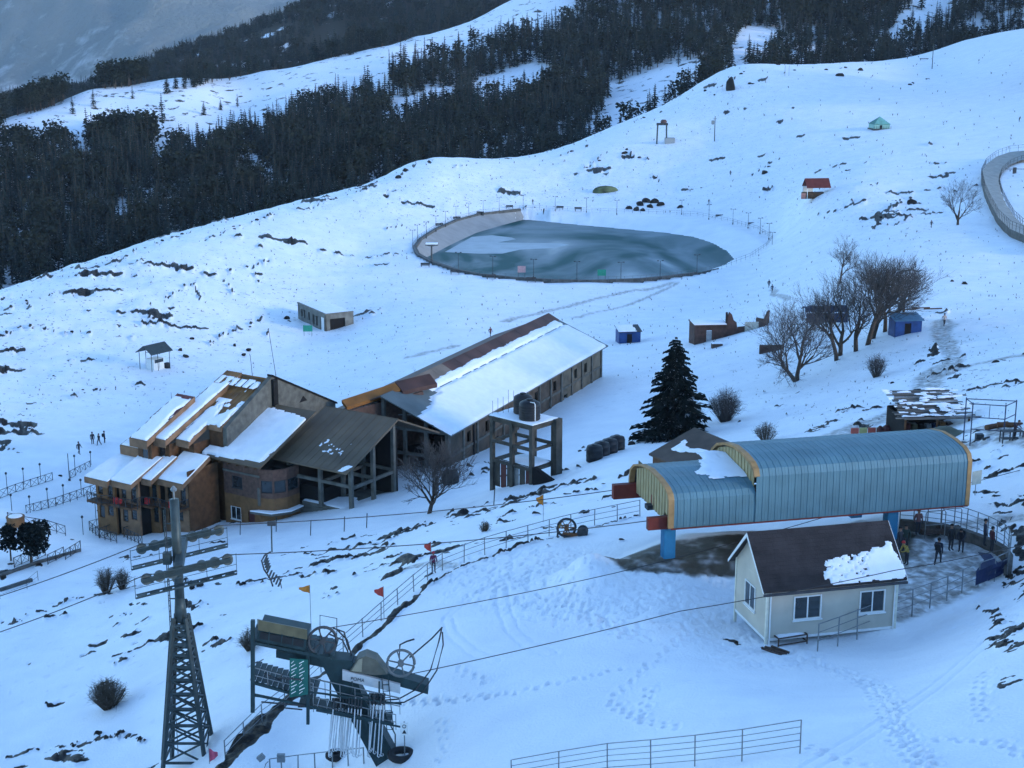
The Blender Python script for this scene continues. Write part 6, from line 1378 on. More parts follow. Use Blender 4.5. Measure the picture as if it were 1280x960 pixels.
# roofless concrete hut on the left slope
p = G(407, 414); t = thing('concrete_hut', 'long flat-topped grey concrete hut half buried in the snow bank', 'hut', p, R(-60)); HUTC = mat('hut_concrete',(.15,.148,.13),.9,.3,.7,.3)
wall_holes('wall', t, (-14,0,0), (1,0,0), 14, -2.5, 3.2, .3, [(1.6,.8,.9,1.6),(3.0,.8,.9,1.6),(5.4,.8,.9,1.6),(7.6,.3,1.0,2.0),(9.2,.3,1.0,2.0),(11.4,-.4,1.9,2.9)], HUTC, (0,-1,0)); MB().box(-2.55,-.75,.2,.28,-.4,2.5).build('door', WHITE, t)
wall_holes('wall', t, (0,.0,0), (0,1,0), 6, -2.5, 3.2, .3, [(1.0,.0,3.2,2.3)], HUTC, (1,0,0)); MB().box(-13.8,-.3,.35,6,-2.5,2.9).build('inner_shade_box', DARKI, t)
MB().box(-14.1,.15,-.12,.25,3.2,3.42).build('parapet', HUTC, t); MB().box(-.25,.12,.25,6,3.2,3.42).build('parapet', HUTC, t); snow_patch(t, (-14,.28,2.9), (1,0,0), (0,1,0), 0, 13.7, 0, 5.7, rect_mask(-1,15,-1,7), .35, (24,12), 70)
p = G(385, 420); t = thing('green_board', 'green board on two posts beside the concrete hut', 'sign', p, 0); [MB().tube((s,0,-.4),(s,0,2.2),.05,5).build('post', GALV, t) for s in (-.75,.75)]; MB().box(-.9,.9,-.08,-.03,.9,2.1).build('panel', MATS['green_paint'], t)
# ruined brick house
p = G(868, 431); t = thing('ruined_house', 'ruined brick house with broken walls and snow on its roof slab', 'ruin', p, .08)
BR2 = mat('dark_red_brick', (.075,.042,.034), .9, .35, 1.6, .5, 6)
wall_holes('front_wall', t, (0,0,0), (1,0,0), 5.2, -2.0, 3.0, .3, [(1.9,.3,.9,2.0)], BR2, (0,-1,0)); MB().box(1.95,2.75,.1,.15,.3,2.2).build('door', mat('grey_door',(.3,.32,.33),.6), t)
MB().box(0,.3,.02,4.6,-2.0,3.0).build('side_wall', BR2, t); MB().box(-.15,5.3,-.2,4.6,3.0,3.2).build('roof_slab', BR2, t); snow_patch(t, (-.1,-.1,3.2), (1,0,0), (0,1,0), 0, 5.2, 0, 4.5, rect_mask(-.2,5.3,-.2,4.2), .22, (22,16), 71)
def broken(o_, d, prof, th, nm):
    o_, d = Vector(o_), Vector(d).normalized(); w_ = Matrix.Rotation(.08,3,'Z')@o_; o_.z += max(0, GZ(t.location.x+w_.x, t.location.y+w_.y)-t.location.z); n_ = Vector((-d.y,d.x,0))*th; mb = MB()
    for (s0,h0),(s1,h1) in zip(prof[:-1],prof[1:]): mb.hexa([o_+d*s0,o_+d*s1,o_+d*s1+n_,o_+d*s0+n_],[o_+d*s0+Vector((0,0,h0+2)),o_+d*s1+Vector((0,0,h1+2)),o_+d*s1+n_+Vector((0,0,h1+2)),o_+d*s0+n_+Vector((0,0,h0+2))])
    return mb.build(nm, BR2, t)
broken((5.25,.05,-2),(1,.12,0),[(0,3.1),(.3,3.9),(.7,3.5),(1.0,2.6),(1.5,2.2),(1.7,1.0)],.35,'broken_wall'); broken((5.3,.3,-2),(.25,1,0),[(0,3.9),(.8,3.2),(1.4,2.8),(2.6,2.0),(3.8,1.6)],.35,'broken_wall')
broken((7.0,.3,-2),(1,.05,0),[(0,1.0),(1.2,1.1),(2.4,.9),(4.2,1.0)],.3,'low_wall'); zr = GZ(t.location.x+9, t.location.y+.9)-t.location.z; MB().box(8.1,10.3,.15,.28,-1.2+zr,1.3+zr).build('pale_panel', mat('pale_panel2',(.42,.42,.36),.7,.15), t)
broken((11.2,.2,-2),(.55,1,0),[(0,.3),(.8,.9),(1.6,1.4),(2.6,1.8),(3.2,2.0)],.35,'broken_wall'); broken((11.4,.1,-2),(-.2,1,0),[(0,1.2),(1,1.0),(3,.8)],.3,'low_wall')
MB().hexa([(5.7,-.4,-.6),(7.2,-.2,-.6),(7.0,.2,-.6),(5.9,.2,-.6)],[(6.2,-.3,.9),(7.0,-.2,.6),(6.9,.1,.6),(6.3,.1,1.2)]).build('leaning_sheet', mat('pale_sheet',(.5,.5,.5),.6), t)
p = G(896, 433); t = thing('snow_crate', 'low dark crate capped with snow below the ruined house', 'crate', p, .1); MB().box(-.8,.8,-.5,.5,-.4,.5).build('box', RUST, t); snow_patch(t,(-.85,-.55,.5),(1,0,0),(0,1,0),0,1.7,0,1.1,rect_mask(-.1,1.8,-.1,1.2),.15,(10,8),72)
p = G(957, 440); t = thing('low_wall', 'short low stone wall under the bare trees near the ruin', 'wall', p, .05); MB().box(-.9,2.4,-.3,.3,-.6,1.0).build('stones', BR2, t, bevel=.08)
# blue tarps among the bare trees
p = G(1030, 408); t = thing('tarp_shelter', 'long navy tarpaulin shelter on poles among the bare trees', 'shelter', p, .05)
for x_ in (-2.9,0,2.9): 
    for y_ in (-1.2,1.2): MB().tube((x_,y_,-1),(x_,y_,2.6),.05,5).build('pole', DARKM, t)
mb = MB(); n = 14
for k in range(n):
    for j in range(6):
        def tp_(k, j): return (-3.2+6.4*k/n, -1.5+3.0*j/6, 1.2+1.9*math.sin(math.pi*(.22+.56*j/6))**1.0+.12*math.sin(k*1.3+j))
        mb.add([tp_(k,j),tp_(k+1,j),tp_(k+1,j+1),tp_(k,j+1)],[(0,1,2,3)])
mb.build('tarpaulin', NAVY, t); MB().box(-3.1,3.1,-1.56,-1.52,.9,2.3).build('side_sheet', NAVY, t)
shed('blue_tarp_stall', 'bright blue tarpaulin stall with a pale blue roof beside the trees', 'stall', 1131, 416, 3.6, 2.6, 1.9, .1, BLUET, mat('pale_blue_sheet',(.06,.15,.25),.5,.2,1), .5, 0, True)
for k, (a, b_) in enumerate([(1135,388),(1150,386),(1165,387)]):
    p = G(a, b_+2); t = thing('pole_pile', 'long weathered poles lying on the snow behind the tarp stall', 'poles', p, random.uniform(-.1,.1), 'poles behind the tarp stall'); MB().tube((-1.2,0,.3),(1.4,0,.45),.09,6).build('pole', WOODD, t)
# timber shack roofed with boards
p = G(1160, 536); t = thing('plank_shack', 'low timber shack roofed with loose snowy planks', 'shack', p, .1); rgk = random.Random(8)
for k in range(22):
    y_ = -2.2+k*.28; zz = 1.5+.05*k+rgk.uniform(-.03,.05); x0 = -3.4+rgk.uniform(-.6,.4)+(k*.05); x1 = 3.4+rgk.uniform(-.6,1.2); MB().hexa([(x0,y_,zz),(x1,y_+rgk.uniform(-.1,.1),zz-.05),(x1,y_+.24,zz-.05),(x0,y_+.24,zz)],[(x0,y_,zz+.07),(x1,y_,zz+.02),(x1,y_+.24,zz+.02),(x0,y_+.24,zz+.07)]).build('roof_plank', mat('grey_plank_%d'%(k%3), [(.14,.125,.11),(.20,.18,.16),(.085,.075,.065)][k%3], .85,.3,1.5,.3), t)
snow_patch(t, (-3.2,-2.0,1.72), (1,0,0), (0,6,1.1), 0, 7, 0, 6, lambda S_,T: (fbm(S_*.9,T*3.2,3,81)-.64)*2, .1, (50,60), 81)
for x_ in (-2.9,0,2.9):
    for y_ in (-2.0,2.5): MB().tube((x_,y_,-.6),(x_,y_,1.55),.1,6).build('post', WOODD, t)
MB().box(-2.9,2.9,2.4,2.5,-.6,1.6).build('rear_wall', DARKI, t); MB().box(-3.0,-2.9,-2,2.4,-.6,1.5).build('side_wall', DARKI, t)
for k in range(7): MB().box(-2.3+k*.65,-1.85+k*.65,-.6,.1,.0,.45+rgk.random()*.5).build('stored_goods', [MAROON,OLIVE,DARKI,GALV,NAVY,WOOD,RUST][k], t)
p = G(1120, 537); t = thing('steel_drum', 'grey steel drum standing beside the plank shack', 'drum', p); MB().lathe((0,0,-.1),[(.36,0),(.36,.3),(.39,.33),(.36,.36),(.36,.7),(.39,.73),(.36,.76),(.36,1.2)],14).build('body', GALV, t)
for k, (a, b_, c) in enumerate([(1108,540,.5),(1100,541,.35),(1112,536,.4)]):
    p = G(a, b_); ob = MB().lathe((0,0,-.1),[(c*.6,0),(c,.2),(c*.9,.5),(c*.3,.75)],9).build('sack', MAROON); ob.location = p; tag(ob, 'dark red full sack in the heap beside the plank shack', 'sack', 'sacks by the shack')
p = G(1085, 540); ob = None; t = thing('plastic_barrier', 'faded red and yellow plastic barrier lying near the shack', 'barrier', p, .1)
for k in range(4): MB().box(-1.6+k*.8,-.9+k*.8,-.1,.1,-.1,.4).build('segment', mat('faded_red',(.45,.10,.07),.6) if k % 2 == 0 else mat('faded_yellow',(.42,.38,.15),.6), t)
# tarpaulin covered heap in front of the shack
p = G(1178, 549); t = thing('covered_heap', 'heap of stones under an old tarp in front of the plank shack', 'heap', p, .2); mb = MB(); n = 16
for i in range(n):
    for j in range(10):
        def hp2(i, j): x_ = -3+6*i/n; y_ = -1.4+2.8*j/10; return (x_, y_, -.2+1.25*max(0,(1-(x_/3.1)**2))*max(0,(1-(y_/1.5)**2))**.7+.18*math.sin(3*x_+2*y_)*.6)
        mb.add([hp2(i,j),hp2(i+1,j),hp2(i+1,j+1),hp2(i,j+1)],[(0,1,2,3)])
mb.build('tarp', mat('olive_tarp',(.09,.10,.075),.8,.35,.8,.3), t, True); snow_patch(t,(-3.4,-1.9,.25),(1,.1,.05),(0,1,.1),0,3,0,1.6,rect_mask(.2,2.8,.2,1.4),.2,(16,10),83)
# steel play frame and bench
p = G(1232, 552); t = thing('climbing_frame', 'tall bare steel tube frame standing on the trodden snow', 'frame', p, -.15)
for x_, y_ in ((-1.2,0),(1.3,-.3),(-1.5,1.6),(2.4,1.4)): MB().tube((x_,y_,-.4),(x_,y_,3.2),.05,5).build('upright', NAVY, t)
for a, b_ in (((-1.2,0,3.1),(1.3,-.3,3.1)),((-1.2,0,2.0),(1.3,-.3,2.0)),((1.3,-.3,3.1),(2.4,1.4,3.1)),((1.3,-.3,2.0),(2.4,1.4,2.0)),((-1.2,0,3.1),(-1.5,1.6,3.1)),((-1.5,1.6,3.1),(2.4,1.4,3.1)),((-1.2,0,1.0),(1.3,-.3,1.0))): MB().tube(a,b_,.04,5).build('crossbar', NAVY, t)
MB().tube((.1,-.15,2.0),(.1,-.15,3.1),.03,4).build('crossbar', NAVY, t)
for a, b_, L, rz in ((1246,536,2.4,.5),(1262,535,2.0,-.1)):
    p = G(a, b_); t = thing('log_seat', 'thick dark log lying on the trodden snow by the steel frame', 'log', p, rz, 'logs near the steel frame'); MB().tube((-L/2,0,.25),(L/2,0,.3),.24,9,.2).build('log', WOODD, t)
p = G(1264, 550); t = thing('small_table', 'small dark steel table on the trodden snow', 'table', p, .05); MB().box(-.85,.85,-.35,.35,.72,.78).build('tabletop', DARKM, t); [MB().box(x_-.04,x_+.04,y_-.04,y_+.04,-.2,.72).build('leg', DARKM, t) for x_ in (-.8,0,.8) for y_ in (-.3,.3)]; MB().box(-.8,.8,-.3,.3,.12,.16).build('shelf', DARKM, t)
p = G(1224, 549); t = thing('small_crate', 'small dark crate inside the steel frame', 'crate', p); MB().box(-.3,.3,-.25,.25,-.1,.45).build('box', DARKM, t)
# small board hanging on the tow rope
p = P(1221, 597, 108.5); t = thing('rope_board', 'small pale square board hung beside the tow rope', 'sign', p, .5); MB().box(-.45,.45,-.02,.02,-.5,.5).build('panel', mat('pale_cream',(.5,.47,.38),.7), t); MB().tube((0,.05,-3.2),(0,.05,.4),.03,5).build('post', GALV, t)
# brown roofed shed behind the station
A_ = [PZ(811,567,23.2), PZ(868,534,25.0), PZ(914,553,25.0), PZ(858,588,23.2)]
t = thing('brown_roof_shed', 'low shed with a brown roof and a snow patch behind the station', 'shed', (A_[0].x, A_[0].y, 22)); o_ = Vector(t.location)
MB().hexa([q-o_-Vector((0,0,.15)) for q in A_],[q-o_ for q in A_]).build('roof', mat('brown_sheet',(.085,.06,.045),.7,.3,.6), t)
exx = (A_[1]-A_[0]); eyy = (A_[3]-A_[0]); snow_patch(t, A_[0]-o_, exx, eyy, 0, exx.length, 0, eyy.length, lambda S_,T: np.minimum(np.minimum(S_-2.0+.5*np.sin(T), exx.length-2.4-S_+.4*np.sin(T*1.7)), np.minimum(T-1.2, eyy.length+1-T)), .2, (40,30), 91)
c = [o_*0+(q-o_) for q in A_]; ctr = sum(c, Vector())/4
for a, b_ in zip(c, c[1:]+c[:1]): a2, b2_ = ctr.lerp(a,.9), ctr.lerp(b_,.9); MB().hexa([a2-Vector((0,0,5)),b2_-Vector((0,0,5)),ctr.lerp(b2_,.96)-Vector((0,0,5)),ctr.lerp(a2,.96)-Vector((0,0,5))],[a2-Vector((0,0,.2)),b2_-Vector((0,0,.2)),ctr.lerp(b2_,.96)-Vector((0,0,.2)),ctr.lerp(a2,.96)-Vector((0,0,.2))]).build('wall', WOODD, t)
# old winch wheel by the long railing
p = G(708, 672); t = thing('cable_winch', 'old rusty cable winch with a spoked wheel by the railing', 'winch', p, -.1); WHL = mat('rust_orange',(.16,.07,.03),.7,.3,3)
wo = MB().ring((0,0,.75),.65,.09,(.2,-1,.05),22,6).build('wheel', DARKM, t, True); [MB().bar((0,0,.75),(.62*math.cos(k*1.047),-.02+.12*math.cos(k*1.047),.75+.62*math.sin(k*1.047)),.08,.06).build('spoke', WHL, wo) for k in range(6)]
MB().tube((0,-.25,.75),(0,.4,.75),.16,10).build('hub', WHL, wo); MB().lathe((1.15,.1,.45),[(.38,-.35),(.4,-.2),(.3,-.15),(.3,.2),(.4,.25),(.38,.4)],12,'Y').build('drum', DARKM, t); MB().box(-.2,1.4,-.05,.15,-.1,.35).build('base', WHL, t)
# light poles, telegraph poles, tower high on the slope
for a, b_, h, lab in ((893,176,9.0,'tall bare pole standing alone on the open upper slope'),(1165,86,11.0,'tall pole with a cross piece near the crest of the slope')):
    p = G(a, b_); t = thing('utility_pole', lab, 'pole', p); MB().tube((0,0,-.5),(0,0,h),.2,7,.14).build('pole', GREENM, t); MB().bar((-.7,0,h-1),(.7,0,h-1),.12,.12).build('cross_piece', GREENM, t)
    if a == 893: MB().box(-1.3,-.3,-.3,.3,h-3,h-1.6).build('transformer', GALV, t)
p = G(1155, 75); t = thing('summit_bench', 'dark low bench near the pole on the crest', 'bench', p); MB().box(-2,2,-.4,.4,.5,.8).build('seat', DARKM, t); [MB().box(x_-.1,x_+.1,-.3,.3,-.3,.5).build('leg', DARKM, t) for x_ in (-1.6,1.6)]
p = G(829, 179); t = thing('relay_tower', 'small machine tower on two legs beside a pale box on the crest', 'tower', p); 
for x_ in (-2.4,1.2): MB().tube((x_,0,-1),(x_*.9,0,7.2),.3,7).build('leg', GREENM, t)
MB().box(-2.6,1.6,-.5,.5,6.6,7.4).build('crosshead', DARKM, t); MB().lathe((0,0,7.4),[(1.1,0),(1.2,.6),(.8,1.2)],10).build('motor', mat('brown_motor',(.09,.05,.045),.7), t); MB().box(.6,4.2,-1.6,1.4,-.8,2.0).build('box', CONC, t)
for a, b_ in ((981,95),(986,95)):
    p = G(a, b_); t = thing('marker_pole', 'thin marker pole on the rocky crest', 'pole', p, 0, 'thin marker poles on the crest'); MB().tube((0,0,-.4),(0,0,4.5),.09,5).build('pole', GALV, t)
# mossy dome shelter above the pond
p = G(757, 239); t = thing('mossy_boulder', 'low mossy green and yellow boulder above the pond', 'boulder', p, .1); mb = MB(); prof = [(3.6,-.6),(3.5,.3),(2.9,1.1),(1.7,1.6),(.3,1.8)]; mb.lathe((0,0,0), prof, 14); ob = mb.build('stone', mat('moss',(.10,.12,.06),.9,.7,.35,.5), t, True); ob.scale = (1.2,.7,1)
# flags
def flag(px, py, top, col, lab, w_=.75, h_=.6, side=-1, nm='flag'):
    p = G(px, py); zt = ZAT(p.x, p.y, top)-p.z; t = thing('flag', lab, 'flag', p)
    MB().tube((0,0,-.3),(0,0,zt),.022,5).build('pole', GALV, t); mb = MB(); n = 6
    for k in range(n):
        def fp(k, q): return (side*w_*k/n, .06*math.sin(k*1.4), zt-.03-q*h_*(1-.75*k/n)-.3*h_*k/n)
        mb.add([fp(k,0),fp(k+1,0),fp(k+1,1),fp(k,1)],[(0,1,2,3)])
    mb.build('cloth', col, t)
ORF = mat('orange_cloth',(.55,.20,.03),.8,.15,3); RDF = mat('faded_red_cloth',(.52,.07,.05),.8,.15,3)
flag(389,788,731,ORF,'orange pennant flag on a thin pole behind the drag lift'); flag(480,772,733,RDF,'red pennant flag tied to the railing post below the snow bank',.6,.75); flag(539,700,677,RDF,'small red flag by the railing above the trodden snow',.5,.8); flag(679,652,618,ORF,'faded orange flag on the railing near the winch',.55,.9); flag(262,955,935,mat('pink_cloth',(.55,.10,.16),.8),'pink flag drooping beside the pylon foot',.5,.9,1)
# fence posts along the slope under the frame building
for k,(a,b_) in enumerate([(345,664),(388,668),(458,660),(430,664),(617,632),(300,668)]):
    p = G(a,b_); t = thing('fence_stake','thin dark stake standing in the snow below the lodge','stake',p,0,'stakes below the lodge'); MB().tube((0,0,-.3),(.1,0,1.5),.05,5).build('stake', DARKM, t)
# ---------------------------------------------------------------- lodge terraces
def gz(pts): return GP(pts)
XG = 'lodge terrace railings'
for pts, lab in (([(0,624),(20,616),(66,601)],'black cross-braced railing on the outer edge of the upper terrace'),([(88,599),(113,586)],'short black cross-braced railing by the tall lamp mast'),
                 ([(33,643),(70,633),(130,612)],'long black cross-braced railing crossing the middle terrace'),([(112,663),(140,655),(170,648)],'black railing below the lodge balcony with a gate gap'),
                 ([(112,663),(124,672),(146,678)],'black railing turning the corner below the lodge'),([(125,672),(160,659),(178,652)],'second black railing parallel to the lodge front'),([(155,671),(178,682)],'short black railing beside the red tables'),
                 ([(155,671),(185,660),(205,652)],'black railing edging the red table terrace'),([(10,652),(30,657),(60,662),(82,669)],'black railing round the planter by the dark trees'),([(18,710),(36,702)],'lower stair railing nearest the dark evergreen'),
                 ([(38,704),(57,695)],'second lower stair railing past the evergreen'),([(60,706),(80,696)],'third lower stair railing'),([(82,700),(101,688)],'last lower stair railing at the stair head')):
    xrail('terrace_railing', lab, gz(pts), 1.05, DARKM, None, 1.5, XG)
for a, b_ in ((9,612),(30,606),(51,600),(94,589),(114,584),(38,642),(60,632),(80,627),(102,620),(120,648),(104,668),(15,640)):
    p = G(a, b_); t = thing('terrace_lamp','short dark globe lamp post on the lodge terrace','lamp post',p,0,'terrace lamps'); MB().tube((0,0,-.3),(0,0,1.9),.04,5).build('pole', DARKM, t); MB().lathe((0,0,1.85),[(.05,0),(.14,.1),(.14,.22),(.05,.32)],8).build('globe', DARKM, t)
p = G(87, 602); t = thing('lamp_mast','tall thin mast standing at the terrace corner','mast',p); MB().tube((0,0,-.3),(0,0,3.6),.05,5).build('pole', DARKM, t); MB().lathe((0,0,-.2),[(.16,0),(.16,.5),(.08,.6)],8).build('foot', DARKM, t)
p = G(20, 656); t = thing('brick_planter','round brick planter capped with snow at the terrace corner','planter',p); MB().lathe((0,0,-.6),[(.95,0),(.95,1.4),(1.0,1.45),(1.0,1.6),(.8,1.6)],16).build('ring', WOOD, t); MB().lathe((0,0,.92),[(.8,0),(.75,.12),(.3,.2)],14).build('snow', SNOW, t, True)
for pts in ([(0,722),(45,706),(100,690)],[(0,740),(40,727)]): 
    q = gz(pts); t = thing('terrace_wall','low dark retaining wall edging the lower lodge terrace','wall',q[0],0,'low terrace walls'); [MB().bar(a-q[0]+Vector((0,0,.0)),b_-q[0]+Vector((0,0,.0)),.3,.7).build('course', CONCD, t) for a,b_ in zip(q[:-1],q[1:])]
railing('wire_fence','sagging wire fence on short posts below the lower terrace',gz([(0,750),(20,743),(45,733),(48,726)]),1.0,2,.018,3.0,DARKM)
# ---------------------------------------------------------------- second pond at the right edge
r2 = [(1300,318),(1280,304),(1262,296),(1247,281),(1237,262),(1230,245),(1226,226),(1232,213),(1245,203),(1262,197),(1285,195),(1310,198)]
q = GP(r2); ctr = Vector((sum(p.x for p in q)/len(q)+14, sum(p.y for p in q)/len(q), 0)); t = thing('reservoir_bank','curved concrete bank of a second reservoir with twin railings','wall',q[0]); o_ = q[0]; mb = MB(); mb2 = MB()
top = [p+Vector((0,0,1.6)) for p in q]; inn = [Vector((p.x+(ctr.x-p.x)*.22, p.y+(ctr.y-p.y)*.22, p.z+.5)) for p in q]
top, inn, bas = dens_(top,3), dens_(inn,3), dens_([p-Vector((0,0,1)) for p in q],3)
for i in range(len(top)-1):
    MB().add([top[i]-o_,top[i+1]-o_,inn[i+1]-o_,inn[i]-o_],[(0,1,2,3)]).build('lining_slab', mat('pale_lining',(.26,.28,.27),.8,.15,.6), t); MB().add([top[i]-o_,top[i+1]-o_,bas[i+1]-o_,bas[i]-o_],[(0,1,2,3)]).build('outer_face', CONCD, t)
railing('reservoir_railing','dark post railing on the outer edge of the second reservoir',[p+Vector((0,0,.4)) for p in top],1.3,2,.035,2.4,DARKM); railing('inner_railing','dark inner railing round the second reservoir',[p for p in inn[4:]],1.3,2,.04,2.2,DARKM)
p = G(1268, 217); t = thing('pump_stand','dark pump stand on the inner rail of the second reservoir','pump',p); MB().box(-.4,.4,-.3,.3,.0,1.6).build('body', DARKM, t); MB().tube((-2.5,0,1.2),(2.5,0,1.2),.08,5).build('pipe', DARKM, t)

# ================================================================ NEAR TREES, BUSHES, ROCKS
TWIG = mat('twigs', (.075,.066,.063), .95, .3, 4); TWIGB = mat('brown_twigs', (.085,.066,.048), .95, .3, 4)
def bare_tree(px, py, hpx, label, seed, stems=1, spread=.75, m=TWIG, depth=5, group=None, name='bare_tree'):
    rg_ = random.Random(seed); p = G(px, py); D = proj(p.x, p.y, p.z)[2]; H = hpx*D/FPX/.985
    t = thing(name, label, 'tree', p, 0, group); tr, br = MB(), MB()
    def grow(a, d, L, r, lv):
        n = 3; pts = [a]; rs = [r]; q = a; dd = d
        for k in range(n):
            dd = (dd+Vector((rg_.gauss(0,.12), rg_.gauss(0,.12), .06 if lv > 0 else .05))).normalized(); q = q+dd*L/n; pts.append(q); rs.append(r*(1-.36*(k+1)/n))
        (tr if lv < 2 else br).path(pts, rs, 5 if lv < 2 else 3)
        if lv >= depth: return
        kids = rg_.choice((4,5)) if lv < 2 else rg_.choice((3,4,4))
        for k in range(kids):
            u = rg_.uniform(.35,1.0) if k else 1.0; i = min(int(u*n), n-1); a2 = pts[i].lerp(pts[i+1], u*n-i) if u < 1 else pts[-1]
            az = rg_.uniform(0,6.28); tilt = rg_.uniform(.35,1.0)*spread*(1 if k else .45); s = dd.orthogonal().normalized(); s2 = dd.cross(s)
            nd = (dd*math.cos(tilt)+(s*math.cos(az)+s2*math.sin(az))*math.sin(tilt)+Vector((0,0,.02))).normalized(); grow(a2, nd, L*rg_.uniform(.62,.86), max(rs[i]*rg_.uniform(.5,.68), .011 if lv > 2 else .018), lv+1)
    for s in range(stems):
        d = Vector((rg_.gauss(0,.22) if stems > 1 else rg_.gauss(0,.05), rg_.gauss(0,.2) if stems > 1 else 0, 1)).normalized(); grow(Vector((rg_.uniform(-.3,.3)*(stems > 1), rg_.uniform(-.3,.3)*(stems > 1), -.4)), d, H*.24, H*.02, 0)
    f_ = H/max(v[2] for v in br.v); tr.v = [(a*f_, b2*f_, c*f_) for a, b2, c in tr.v]; br.v = [(a*f_, b2*f_, c*f_) for a, b2, c in br.v]
    tr.build('trunk', BARK, t, True); br.build('crown', m, t); return t
def bush(px, py, hpx, wpx, label, seed, m=TWIGB, n=150, group=None):
    rg_ = random.Random(seed); p = G(px, py); D = proj(p.x, p.y, p.z)[2]; H, W_ = hpx*D/FPX, wpx*D/FPX/2
    t = thing('bush', label, 'bush', p, 0, group); st_, tw_ = MB(), MB()
    for k in range(n):
        az = rg_.uniform(0,6.28); s = math.sqrt(rg_.random()); tip = Vector((math.cos(az)*s*W_, math.sin(az)*s*W_, H*(1-.45*s*s)*rg_.uniform(.7,1.05))); a = Vector((math.cos(az)*s*W_*.25, math.sin(az)*s*W_*.25, -.15)); mid = a.lerp(tip,.5)+Vector((math.cos(az)*s*W_*.12, math.sin(az)*s*W_*.12, H*.05))
        (st_ if k < 12 else tw_).path([a, mid, tip], [.02*(1.5 if k < 12 else 1), .012, .006], 3)
        for j in range(7):
            u = rg_.uniform(.35,.95); b_ = a.lerp(mid,u*2) if u < .5 else mid.lerp(tip,u*2-1); e_ = b_+Vector((rg_.gauss(0,.17),rg_.gauss(0,.17),rg_.uniform(-.06,.22)))*H*.75; tw_.path([b_,e_],[.010,.005],3)
    st_.build('stem', BARK, t); tw_.build('foliage', m, t); return t
bare_tree(1197,282,62,'lone bare spreading tree beside the second reservoir bank',101,1,.95)
bare_tree(1050,354,64,'bare rounded tree standing uphill of the tree clump',103,1,.9)
bare_tree(998,476,104,'bare forked tree at the lower edge of the tree clump',3,2,.9)
CLG = 'bare trees in the clump'
for i, (a, b_, h) in enumerate([(1046,450,108),(1050,444,112),(1070,438,116),(1084,430,112),(1090,424,108),(1106,416,104),(1116,410,96)]): bare_tree(a,b_,h,'slender bare tree in the dense clump behind the tarp shelter',10+i,1,.92,TWIG,5,CLG)
bare_tree(1128,408,92,'wide bare tree at the uphill end of the clump by the blue stall',20,1,.95)
bare_tree(533,643,98,'bare tree in front of the unfinished hall end',21,2,.8)
bush(906,526,44,44,'large grey leafless bush beside the tall conifer',31,TWIG,260); bush(862,533,34,34,'brown leafless bush at the foot of the tall conifer',32,TWIGB,200); bush(957,551,26,30,'small leafless bush behind the station roof',33,TWIGB,110)
bush(1095,471,32,26,'upright grey bush alone on the slope below the trees',34,TWIG,130); bush(135,884,40,50,'rounded brown bush on the open snow beside the pylon',35,TWIGB,260); bush(133,741,36,26,'taller of two dry bushes on the dark ledge',36,TWIGB,120); bush(153,736,30,20,'smaller of two dry bushes on the dark ledge',37,TWIGB,90)
bush(312,812,30,26,'dry bush behind the drag lift housing',38,TWIGB,110); bush(606,664,14,16,'tiny dry shrub on the slope beside the long railing',39,TWIGB,60)
# tall conifer and the evergreens by the terrace
p = G(842, 547); D = proj(p.x,p.y,p.z)[2]; H = 128*D/FPX
t = thing('conifer_tree','tall dense dark conifer standing alone above the station','tree',p); MB().tube((0,0,-.5),(0,0,H*.97),.28,8,.04).build('trunk', BARK, t)
cm = conifer_mesh(42, H, 3.7, 34, 13, bare=.03, fine=6); put('crown', cm, t)
p = G(40, 706); t = thing('evergreen_tree','dark bushy evergreen on the lower lodge terrace','tree',p); MB().tube((0,0,-.3),(0,0,3.5),.14,7,.06).build('trunk', BARK, t); o_ = put('crown', clump_mesh(50,4.8,1.75,2400,FIR,.42), t)
p = G(14, 702); t = thing('evergreen_tree','smaller thin dark tree beside the terrace evergreen','tree',p); MB().tube((0,0,-.3),(0,0,3.0),.1,7,.05).build('trunk', BARK, t); put('crown', clump_mesh(51,3.8,1.2,700,FIR,.42), t)
# rocks
ROCK = mat('dark_rock', (.017,.015,.014), .92, .45, 1.3, .6, 4)
def rock_mesh(seed):
    bm = bmesh.new(); bmesh.ops.create_icosphere(bm, subdivisions=2, radius=1); rg_ = random.Random(seed)
    pl = [(Vector((rg_.gauss(0,1),rg_.gauss(0,1),rg_.gauss(0,.7))).normalized(), rg_.uniform(.45,.85)) for _ in range(9)]
    for v in bm.verts:
        for n_, d in pl:
            s = v.co.dot(n_)-d
            if s > 0: v.co -= n_*s
        v.co.z *= .75
    me = bpy.data.meshes.new('rock'); bm.to_mesh(me); bm.free(); me.materials.append(ROCK); return me
RM = [rock_mesh(k) for k in range(5)]
def rock(px, py, wpx, asp=.6, label='dark rock breaking through the snow', group='rocks breaking through the snow', p=None):
    p = p or G(px, py); D = proj(p.x,p.y,p.z)[2]; s = wpx*D/FPX/2; o_ = put('rock', random.choice(RM), None, (p.x,p.y,p.z+s*asp*.15), random.uniform(0,6.28), (s, s*random.uniform(.6,.9), s*asp*1.3)); return tag(o_, label, 'rock', group)
rock(914,112,18,1.6,'tall dark rock stack on the crest between snow gullies','big rocks'); rock(1140,254,13,.8,'single pointed rock on the slope below the green hut','big rocks'); rock(955,217,15,.5,'flat dark rock uphill from the red roofed hut','big rocks')
for a, b_, w_ in ((800,257,14),(808,252,12),(818,254,15),(826,257,12),(812,259,10),(786,261,10),(796,263,12),(803,264,10)): rock(a,b_,w_,.75,'rock in the dark pile above the far rim of the pond','rock pile above the pond')
